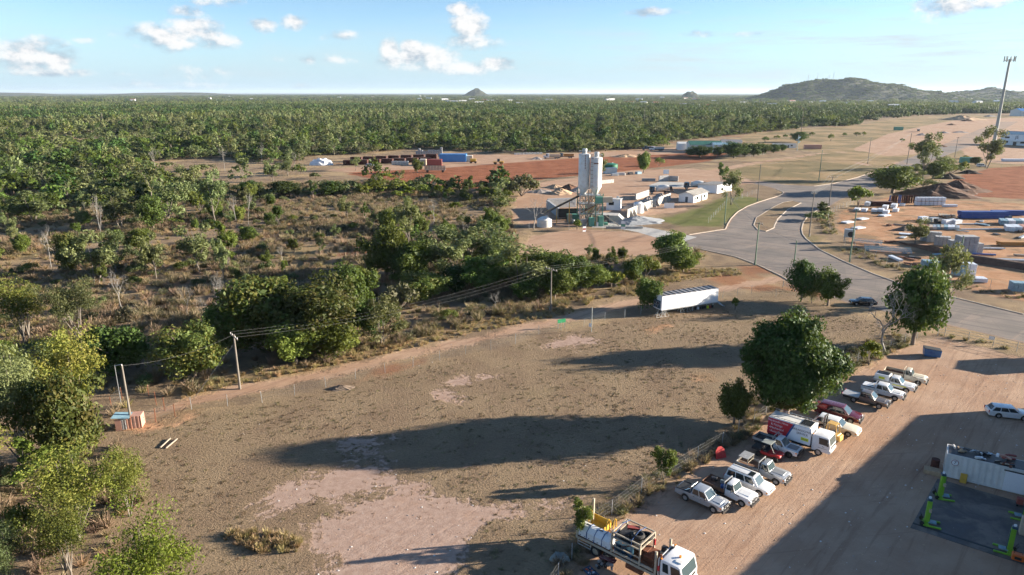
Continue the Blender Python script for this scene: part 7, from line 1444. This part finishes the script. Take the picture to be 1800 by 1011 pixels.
# cut bank inside the storage yard
pts = [(1590, 430), (1640, 442), (1700, 458), (1760, 466), (1830, 478), (1900, 488)]; secs = []
for i, (u, v) in enumerate(pts):
    q = G(u, v); k = .3 if i == 0 else 1.0; jit = rnd.uniform(-.4, .4); secs.append([(q.x, q.y - 3.2 * k + jit, -.05), (q.x, q.y - 1.5 * k + jit, .9 * k), (q.x, q.y + .5, 1.35 * k), (q.x, q.y + 4.0 * k, 1.0 * k), (q.x, q.y + 7.0, -.05)])
o = MB().loft(secs).build('cut_bank', 'pile_brown', None, smooth=True); tag(o, 'dark eroded earth bank stepping down through the storage yard', 'bank', kind='structure')
heap('soil_heap', 'large dark brown soil heap behind the storage yard, left of the pair', G(1650, 343), 15, 10, 5.0, 'pile_brown', 92, 'soil'); heap('soil_heap', 'large dark brown soil heap behind the storage yard, right of the pair', G(1682, 336), 14, 10, 4.8, 'pile_brown', 93, 'soil'); heap('spoil_heap', 'black spoil heap beside the small bright bush', G(1668, 314), 7, 4, 2.6, 'spoil_dark', 94, 'soil'); heap('spoil_heap', 'small dark spoil heap at the edge of the red earth', G(1703, 305), 6, 3, 2.0, 'spoil_dark', 95, 'soil')

# ---- far left yard
heap('tarp_heap', 'heap of white sheeting on the far yard', G(566, 290), 6.5, 3.2, 3.2, 'white_tarp', 101, 'tarpaulin', n=22, flat=True)
for i in range(14):
    u = 615 + (i % 7) * 22 + (i // 7) * 12; v = 290 - (i // 7) * 6 - (i % 7) * .9
    container('rusty_bin', 'open rust-brown steel bin, %s of the %s row' % (['first', 'second', 'third', 'fourth', 'fifth', 'sixth', 'last'][i % 7], 'front' if i < 7 else 'back'), G(u, v), R(-8), 6.8, 3.2, 2.7, 'dark_rust', 'dark_rust', 'rusty steel bins on the far yard', 'bin', .05)
for i in range(6): stack3('grey crate, %s in the low row before the rusty bins' % ['first', 'second', 'third', 'fourth', 'fifth', 'last'][i], 691 + i * 5, 290, 1.5, 1.5, 2.2, 0, 'galvanised', 1, 2, 'crate')
for i in range(11): stack3('grey tote crate stack, %s along the far bush line' % ['first', 'second', 'third', 'fourth', 'fifth', 'sixth', 'seventh', 'eighth', 'ninth', 'tenth', 'last'][i], 733 + i * 4.3, 275.5, 1.4, 1.4, [2.6, 4.4, 3.2, 2.4, 2.4, 3.3, 3.3, 3.3, 3.3, 3.4, 5.0][i] + 1, 0, 'block_grey', 1, 4, 'crate')
container('blue_shed', 'bright blue steel container at the far yard', G(797, 284), R(-3), 16, 6, 4.4, 'blue_box', 'blue_box', cat='container'); container('cream_container', 'cream container in front of the blue one', G(820, 284), R(-3), 7.5, 3.2, 3.4, 'beige_box', 'off_white'); container('red_container', 'dull red container behind the timber wagon', G(764, 291), R(-2), 8.5, 3.0, 3.4, 'red_box', 'red_box'); container('beige_container', 'beige container left of the red one', G(744, 290), R(-2), 3.6, 3.2, 3.2, 'beige_box', 'off_white')
o = thing('timber_wagon', 'old wheeled timber-sided wagon on the red earth', 'wagon', G(765, 303), R(3)); MB().box((0, 0, 1.3), (11, 2.4, .3)).build('bed', 'wood_grey', o)
for i in range(14):
    for s in (-1, 1): MB().box((-5.1 + i * .78, s * 1.2, 2.4), (.5, .12, 2.0)).build('stake', 'wood_grey', o)
for x in (-4, 4):
    for s in (-1, 1): wheel(o, x, s * 1.0, .6, .3, 'dark_steel')
def roller(label, u, v, hd):
    o = thing('road_roller', label, 'roller', G(u, v), hd); MB().cyl((2.2, -1.0, .8), (2.2, 1.0, .8), .8, n=18).build('drum', 'dark_steel', o); MB().box((2.2, 0, 1.5), (2.2, 2.4, .25)).build('drum_frame', 'yellow_paint', o); MB().box((-1.4, 0, 1.3), (2.6, 1.9, 1.1)).build('engine_cover', 'yellow_paint', o, bevel=.1)
    MB().box((.3, 0, 2.3), (1.5, 1.5, 1.5), taper=.9).build('cab', 'glass', o, bevel=.05); MB().box((.3, 0, 3.1), (1.8, 1.8, .15)).build('cab_roof', 'dark_steel', o)
    for s in (-1, 1): wheel(o, -1.3, s * .9, .8, .5, 'yellow_paint')
roller('yellow road roller with a glazed cab on the red earth', 877, 289, R(190)); o = thing('water_cart', 'small yellow water cart beside the cream container', 'cart', G(832, 287), R(0)); MB().cyl((-1.8, 0, 1.7), (1.6, 0, 1.7), 1.0, n=14).build('tank', 'yellow_paint', o, smooth=True); MB().box((0, 0, .8), (4.4, 1.8, .3)).build('frame', 'dark_steel', o)
for x in (-1.3, 1.3):
    for s in (-1, 1): wheel(o, x, s * .9, .6, .35, 'dark_steel')
def tipper(label, u, v, hd, cabm, binm, name='tip_truck'):
    o = thing(name, label, 'truck', G(u, v), hd); cabover(o, 4.2, 6.4, 2.4, .8, 3.1, cabm); MB().box((7.1, 0, 1.35), (1.6, 2.0, 1.0)).build('bonnet', cabm, o, bevel=.1)
    MB().prism([(-2.6, 1.3), (3.8, 1.3), (3.9, 2.8), (-2.9, 2.8)], -1.25, 1.25, 'Y').build('tipping_body', binm, o, bevel=.05); MB().box((1.5, 0, 1.0), (9, .9, .35)).build('chassis', 'dark_steel', o); MB().box((.5, 0, 2.82), (6.2, 2.2, .05)).build('load', 'pile_sand', o)
    for x in (-1.2, .2, 6.6):
        for s in (-1, 1): wheel(o, x, s * 1.05, .55, .35, 'galvanised')
    return o
tipper('white tip truck with a sand-coloured body on the sandy strip', 977, 279, R(176), 'white_paint', 'beige_box'); tipper('tip truck with an orange body left of the silos', 1001, 278, R(178), 'navy_paint', 'orange_rail'); tipper('white tank truck parked by the far bush line', 1160, 265, R(185), 'white_paint', 'galvanised', 'tank_truck'); tipper('dark blue truck beside the white tank truck', 1147, 264, R(185), 'navy_paint', 'navy_paint')
heap('gravel_heap', 'small grey heap beside the white tip truck', G(944, 280), 4, 3, 1.6, 'pile_grey', 111, 'gravel'); heap('sand_heap', 'pale sand heap on the far sandy strip', G(1100, 276), 9, 4, 2.0, 'pile_sand', 112, 'sand')
for i in range(10): slabwall('concrete_barrier', 'white concrete barrier, %s along the far bush line' % ['first', 'second', 'third', 'fourth', 'fifth', 'sixth', 'seventh', 'eighth', 'ninth', 'last'][i], (904 + i * 5, 272 - i * .12), (908 + i * 5, 272 - i * .12), 1.2, .8, 'off_white', cat='barrier', group='white barriers')
def mixer(label, u, v, hd):
    o = thing('mixer_truck', label, 'mixer truck', G(u, v), hd); cabover(o, 5.0, 7.2, 2.4, .8, 3.0, 'navy_paint')
    d = MB().lathe([(.3, -3.0), (.9, -2.6), (1.25, -.8), (1.25, .6), (.75, 2.2), (.6, 2.5)], 20).build('drum', 'silo_white', o, smooth=True); d.rotation_euler = (0, R(-80), 0); d.location = (1.6, 0, 2.5)
    MB().box((2.0, 0, 1.1), (9.6, .9, .4)).build('chassis', 'dark_steel', o); MB().box((3.9, 0, 2.2), (.5, 2.0, 2.0)).build('drum_stand', 'off_white', o); MB().prism([(-2.4, 1.5), (-1.2, 1.5), (-1.0, 3.2), (-1.9, 3.2)], -.7, .7, 'Y').build('chute', 'dark_steel', o)
    for x in (-.8, .6, 6.1):
        for s in (-1, 1): wheel(o, x, s * 1.05, .52, .35, 'galvanised')
mixer('mixer truck with white drum and dark blue cab in the plant yard', 1172, 341, R(172)); mixer('second mixer truck half hidden by the brown carport roof', 1232, 333, R(172))
# far sheds
gable('far_shed', 'white shed with a green roof behind the garden trees', G(1237, 266), R(-4), 22, 14, 5.0, 2.2, 'off_white', 'green_roof', doors=[('-y', 2, 0, 4, 3.6, 'dark_steel')]); gable('far_shed', 'small white shed left of the green-roofed one', G(1206, 263), R(-4), 13, 9, 4.5, 1.0, 'pure_white', 'off_white'); gable('far_shed', 'white shed with blue-grey roof right of the green-roofed one', G(1273, 268), R(-4), 17, 10, 5.5, 1.2, 'pure_white', 'teal_sheet'); gable('far_house', 'low white building with grey roof behind the garden trees', G(1284, 262), R(-6), 14, 9, 5.5, 1.2, 'off_white', 'zinc_roof')
gable('site_hut', 'long pale site hut with small windows beside the pink container', G(1378, 260), R(-4), 17, 3.4, 3.2, .2, 'off_white', 'off_white', skillion=True, over=.1, wins=[('-y', x, 1.4, 1.4, .9, 'glass') for x in (-6.5, -1.5, 5)], doors=[('-y', 2.5, .1, 1.0, 2.1, 'dark_steel')], cat='hut'); container('pink_container', 'faded pink-orange shipping container on the dry field', G(1428, 262), R(-3), 12.2, 2.6, 3.0, 'pink_box', 'pink_box')
o = thing('solar_pole', 'pole with angled solar panels beside the site hut', 'solar pole', G(1401, 265)); MB().cyl((0, 0, 0), (0, 0, 11), .3, n=8).build('shaft', 'concrete_pole', o)
for i in range(3): MB().box((.6 * (-1) ** i, -.3, 6 + i * 1.6), (2.2, .1, 1.5), rot=Euler((R(40), 0, R(30 * (-1) ** i))).to_matrix()).build('solar_panel', 'teal_sheet', o)
container('green_container', 'pale green container on the far dry field', G(1579, 229), R(0), 9, 3.5, 3.5, 'plant_green', 'plant_green')
tipper('blue and white truck with raised tray on the far earthworks', 1614, 232, R(60), 'white_paint', 'navy_paint')
for i, (u, v, rx, h) in enumerate([(1620, 238, 6, 2.2), (1658, 234, 7, 1.8), (1688, 233, 10, 1.6), (1700, 213, 10, 3), (1740, 205, 14, 3), (1672, 220, 8, 2.2), (1655, 258, 5, 1.6)]): heap('earth_heap', ['small grey heap below the far truck', 'dark heap on the far earthworks, left', 'long dark heap on the far earthworks, right', 'reddish heap beyond the earthworks', 'grey heap at the far edge of the earthworks', 'brown heap on the far earthworks slope', 'small heap by the far road'][i], G(u, v), rx, rx * .5, h, 'pile_grey' if i in (0, 1, 2, 4) else 'pile_brown', 120 + i, 'heap')
heap('sand_bank', 'big pale sandy bank at the edge of the woods', G(1690, 211), 38, 16, 7, 'pile_sand', 131, 'bank')
A_, B_ = G(1757, 254), G(1900, 262); rzb = math.atan2(B_.y - A_.y, B_.x - A_.x)
o = gable('trade_building', 'white two-storey trade building with a lettered fascia at the right edge', A_ + Vector((math.cos(rzb), math.sin(rzb), 0)) * 22 + Vector((-math.sin(rzb), math.cos(rzb), 0)) * 9, rzb, 44, 18, 8.2, 2.0, 'pure_white', 'teal_sheet', skillion=False, over=.3, cat='building', wins=[('-y', -17.5, 5.2, 3.4, 1.3, 'glass'), ('-y', -18, 1.6, 3.4, 1.6, 'glass'), ('-y', -6, 1.6, 3.4, 1.6, 'glass')], doors=[('-y', -11.5, 0, 2.4, 2.6, 'dark_steel')])
text_mesh(o, 'lettering', 'JE', 3.4, 'sign_black', Matrix.Translation((-10.6, -9.08, 6.1)) @ Matrix.Rotation(R(90), 4, 'X') @ Matrix.Shear('XZ', 4, (0, 0)))
MB().box((-10, -10.2, 3.2), (8, 2.2, .25)).build('awning', 'off_white', o)
gable('far_depot', 'long depot with a bright blue roof at the far right', G(1830, 204), R(-3), 90, 30, 9, 4, 'off_white', 'blue_box', cat='building'); 
MB().box((0, 0, 1.6), (11, 2.4, 3.2), taper=.97).build('green_skip', 'plant_green', None, bevel=.1, loc=G(1704, 286), rz=R(-4)); tag(bpy.data.objects['green_skip'], 'long green bin at the telecom compound', 'bin'); MB().prism([(-2, 0), (2, 0), (1.6, 1.4), (-.5, 2.2), (-1.8, 1.5)], -1, 1, 'Y').build('yellow_machine', 'yellow_paint', None, bevel=.1, loc=G(1698, 279)); tag(bpy.data.objects['yellow_machine'], 'small yellow machine behind the long green bin', 'machine')
wagon('white_van', 'white vehicle parked beside the dark bush at the telecom compound', 'white_paint', 1732, 294, R(-10), H=1.9, belt=1.1, L=5.0); wagon('far_car', 'silver car parked by the rusty bins', 'silver_paint', 655, 293, R(5), H=1.5, belt=.95, L=4.8)
bundle('pale boat-like stack of sheets at the right compound', 1785, 284, 16, 3, 1.6, R(-2), 'white_wrap', 2, 3, 'sheets', None, 'sheet_stack'); fence('compound_fence', 'green mesh fence of the telecom compound', [(1690, 292), (1760, 296), (1830, 300)], h=2.4, gap=9, post='green_pole', wires=2)

# ---- town roofs scattered in the trees
for p in TOWN:
    L = rt.uniform(16, 36); w = rt.uniform(10, 18)
    gable('town_building', 'pale roofed building among the trees of the distant town', p, rt.uniform(-.5, .5), L, w, rt.uniform(6, 9.5), 2.2, 'off_white', rt.choice(['white_wrap', 'off_white', 'galvanised', 'pure_white', 'red_box']), cat='building', group='distant town buildings')
# ---- hills
def hill(name, label, u, w_px, vtop, dist, seed, mat, prof=None, depth=.6):
    d = dist; x0 = (u - CX) / FPX * d * 1.04; W2 = w_px / FPX * d * .5 * 1.04
    d_ax = d * _c + CAM_H * _s; h = CAM_H + (163 - vtop) / FPX * d_ax * 1.02
    q = np.random.default_rng(seed); nx, ny = 90, 40; vs = []; ph = q.random(8) * 6.28
    for j in range(ny + 1):
        for i in range(nx + 1):
            s, t = i / nx * 2 - 1, j / ny * 2 - 1
            e = max(0.0, 1 - (t * t)) ** 1.2; pr = np.interp(s, *prof) if prof else max(0, 1 - s * s) ** 1.3
            z = h * pr * e * (1 + .06 * math.sin(7 * s + 4 * t + ph[0]) + .05 * math.sin(15 * s - 9 * t + ph[1])) + q.normal() * h * .008 * pr
            vs.append((x0 + s * W2, d + t * W2 * depth, z - 2))
    fs = [(j * (nx + 1) + i, j * (nx + 1) + i + 1, (j + 1) * (nx + 1) + i + 1, (j + 1) * (nx + 1) + i) for j in range(ny) for i in range(nx)]
    me = np_mesh(name, vs, fs, mat, True); o = bpy.data.objects.new(name, me); link(o); tag(o, label, 'hill', kind='structure'); return o
m, nt, b = new_mat('hillside'); geo = nt.add('ShaderNodeNewGeometry'); P_ = geo.outputs['Position']; n1 = nt.noise(P_, .02, 6, .7); n2 = nt.noise(P_, .004, 4, .6)
cc = nt.mix(nt.ramp(n1, .42, .60), (.032, .042, .022), (.095, .088, .05)); cc = nt.mix(nt.ramp(n2, .4, .7, 0, .6), cc, (.025, .034, .02)); nt.put(b.inputs['Base Color'], cc); b.inputs['Roughness'].default_value = 1; nt.put(b.inputs['Normal'], nt.bump(n1, 1.0, 12.0))
H1 = hill('hill', 'wooded hill with masts on its crest at the right of the horizon', 1440, 330, 140, 3800, 1, 'hillside', ([-1, -.78, -.5, -.2, 0, .15, .3, .5, .7, .85, 1], [0, .25, .78, .90, 1.0, .98, .86, .70, .45, .4, 0]))
hill('hill', 'low ridge running right from the masted hill', 1680, 330, 156, 4200, 2, 'hillside', ([-1, -.7, -.4, -.1, .0, .15, .5, .8, 1], [.2, .55, .6, .85, 1, .7, .75, .6, .4])); hill('hill', 'small pointed hill on the horizon above the silos', 843, 62, 155.5, 6500, 3, 'hillside', ([-1, -.6, -.3, -.1, .1, .5, 1], [0, .35, .8, 1, .9, .4, 0])); hill('hill', 'low far rise on the left horizon', 350, 300, 162.5, 9000, 4, 'hillside'); hill('hill', 'small knob on the horizon left of the masted hill', 1190, 36, 160, 5000, 5, 'hillside'); hill('hill', 'faint low ridge at the far left horizon', 40, 320, 162, 9000, 6, 'hillside')
for i, (u, vt) in enumerate([(1418, 133), (1434, 131), (1462, 129), (1454, 134), (1520, 139)]):
    d = 3800; p = Vector(((u - CX) / FPX * d * _c, d, 0)); z1 = CAM_H + (163 - vt) / FPX * d; MB().cyl((0, 0, z1 * .5), (0, 0, z1), 1.6, .7, 6).build('hill_mast', 'galvanised', None, loc=p); tag(bpy.data.objects['hill_mast' if i == 0 else 'hill_mast.%03d' % i], ['leftmost thin mast on the hill crest', 'second thin mast from the left on the hill crest', 'tallest thin mast on the hill crest', 'short mast beside the tallest on the crest', 'mast at the right shoulder of the hill'][i], 'mast')
HP = []
for ho, cnt in ((H1, 1500), (bpy.data.objects['hill.001'], 900)):
    hv = np.zeros(len(ho.data.vertices) * 3, np.float32); ho.data.vertices.foreach_get('co', hv); hv = hv.reshape(-1, 3); hv = hv[hv[:, 2] > 6]; pk = hv[rg.integers(0, len(hv), cnt)]; HP.append(pk + np.stack([rg.normal(0, 8, cnt), rg.normal(0, 8, cnt), np.full(cnt, -1.5)], 1))
HP = np.concatenate(HP); n = len(HP); s = rg.uniform(.5, 1.0, n); scatter('hill_scrub', HP, rots(n), np.stack([s, s, rg.uniform(.5, 1.1, n)], 1), rg.choice(5, n, p=[.35, .15, .2, .2, .1]), gp, 'patchy bush covering the hillsides', 'bush')
# ---- air: thin even haze round the whole scene
o = MB().box((0, 0, 80), (84000, 84000, 162)).build('haze', 'off_white'); o.data.materials.clear(); hm = bpy.data.materials.new('air'); hm.use_nodes = True; hn = hm.node_tree
hn.nodes.remove(hn.nodes['Principled BSDF']); pv = hn.nodes.new('ShaderNodeVolumePrincipled'); pv.inputs['Color'].default_value = (.72, .86, 1.0, 1); pv.inputs['Density'].default_value = .00003; pv.inputs['Anisotropy'].default_value = .2
hn.links.new(pv.outputs[0], hn.nodes['Material Output'].inputs['Volume']); o.data.materials.append(hm); tag(o, 'thin pale haze over the plain', 'haze', kind='stuff'); o.display_type = 'WIRE'
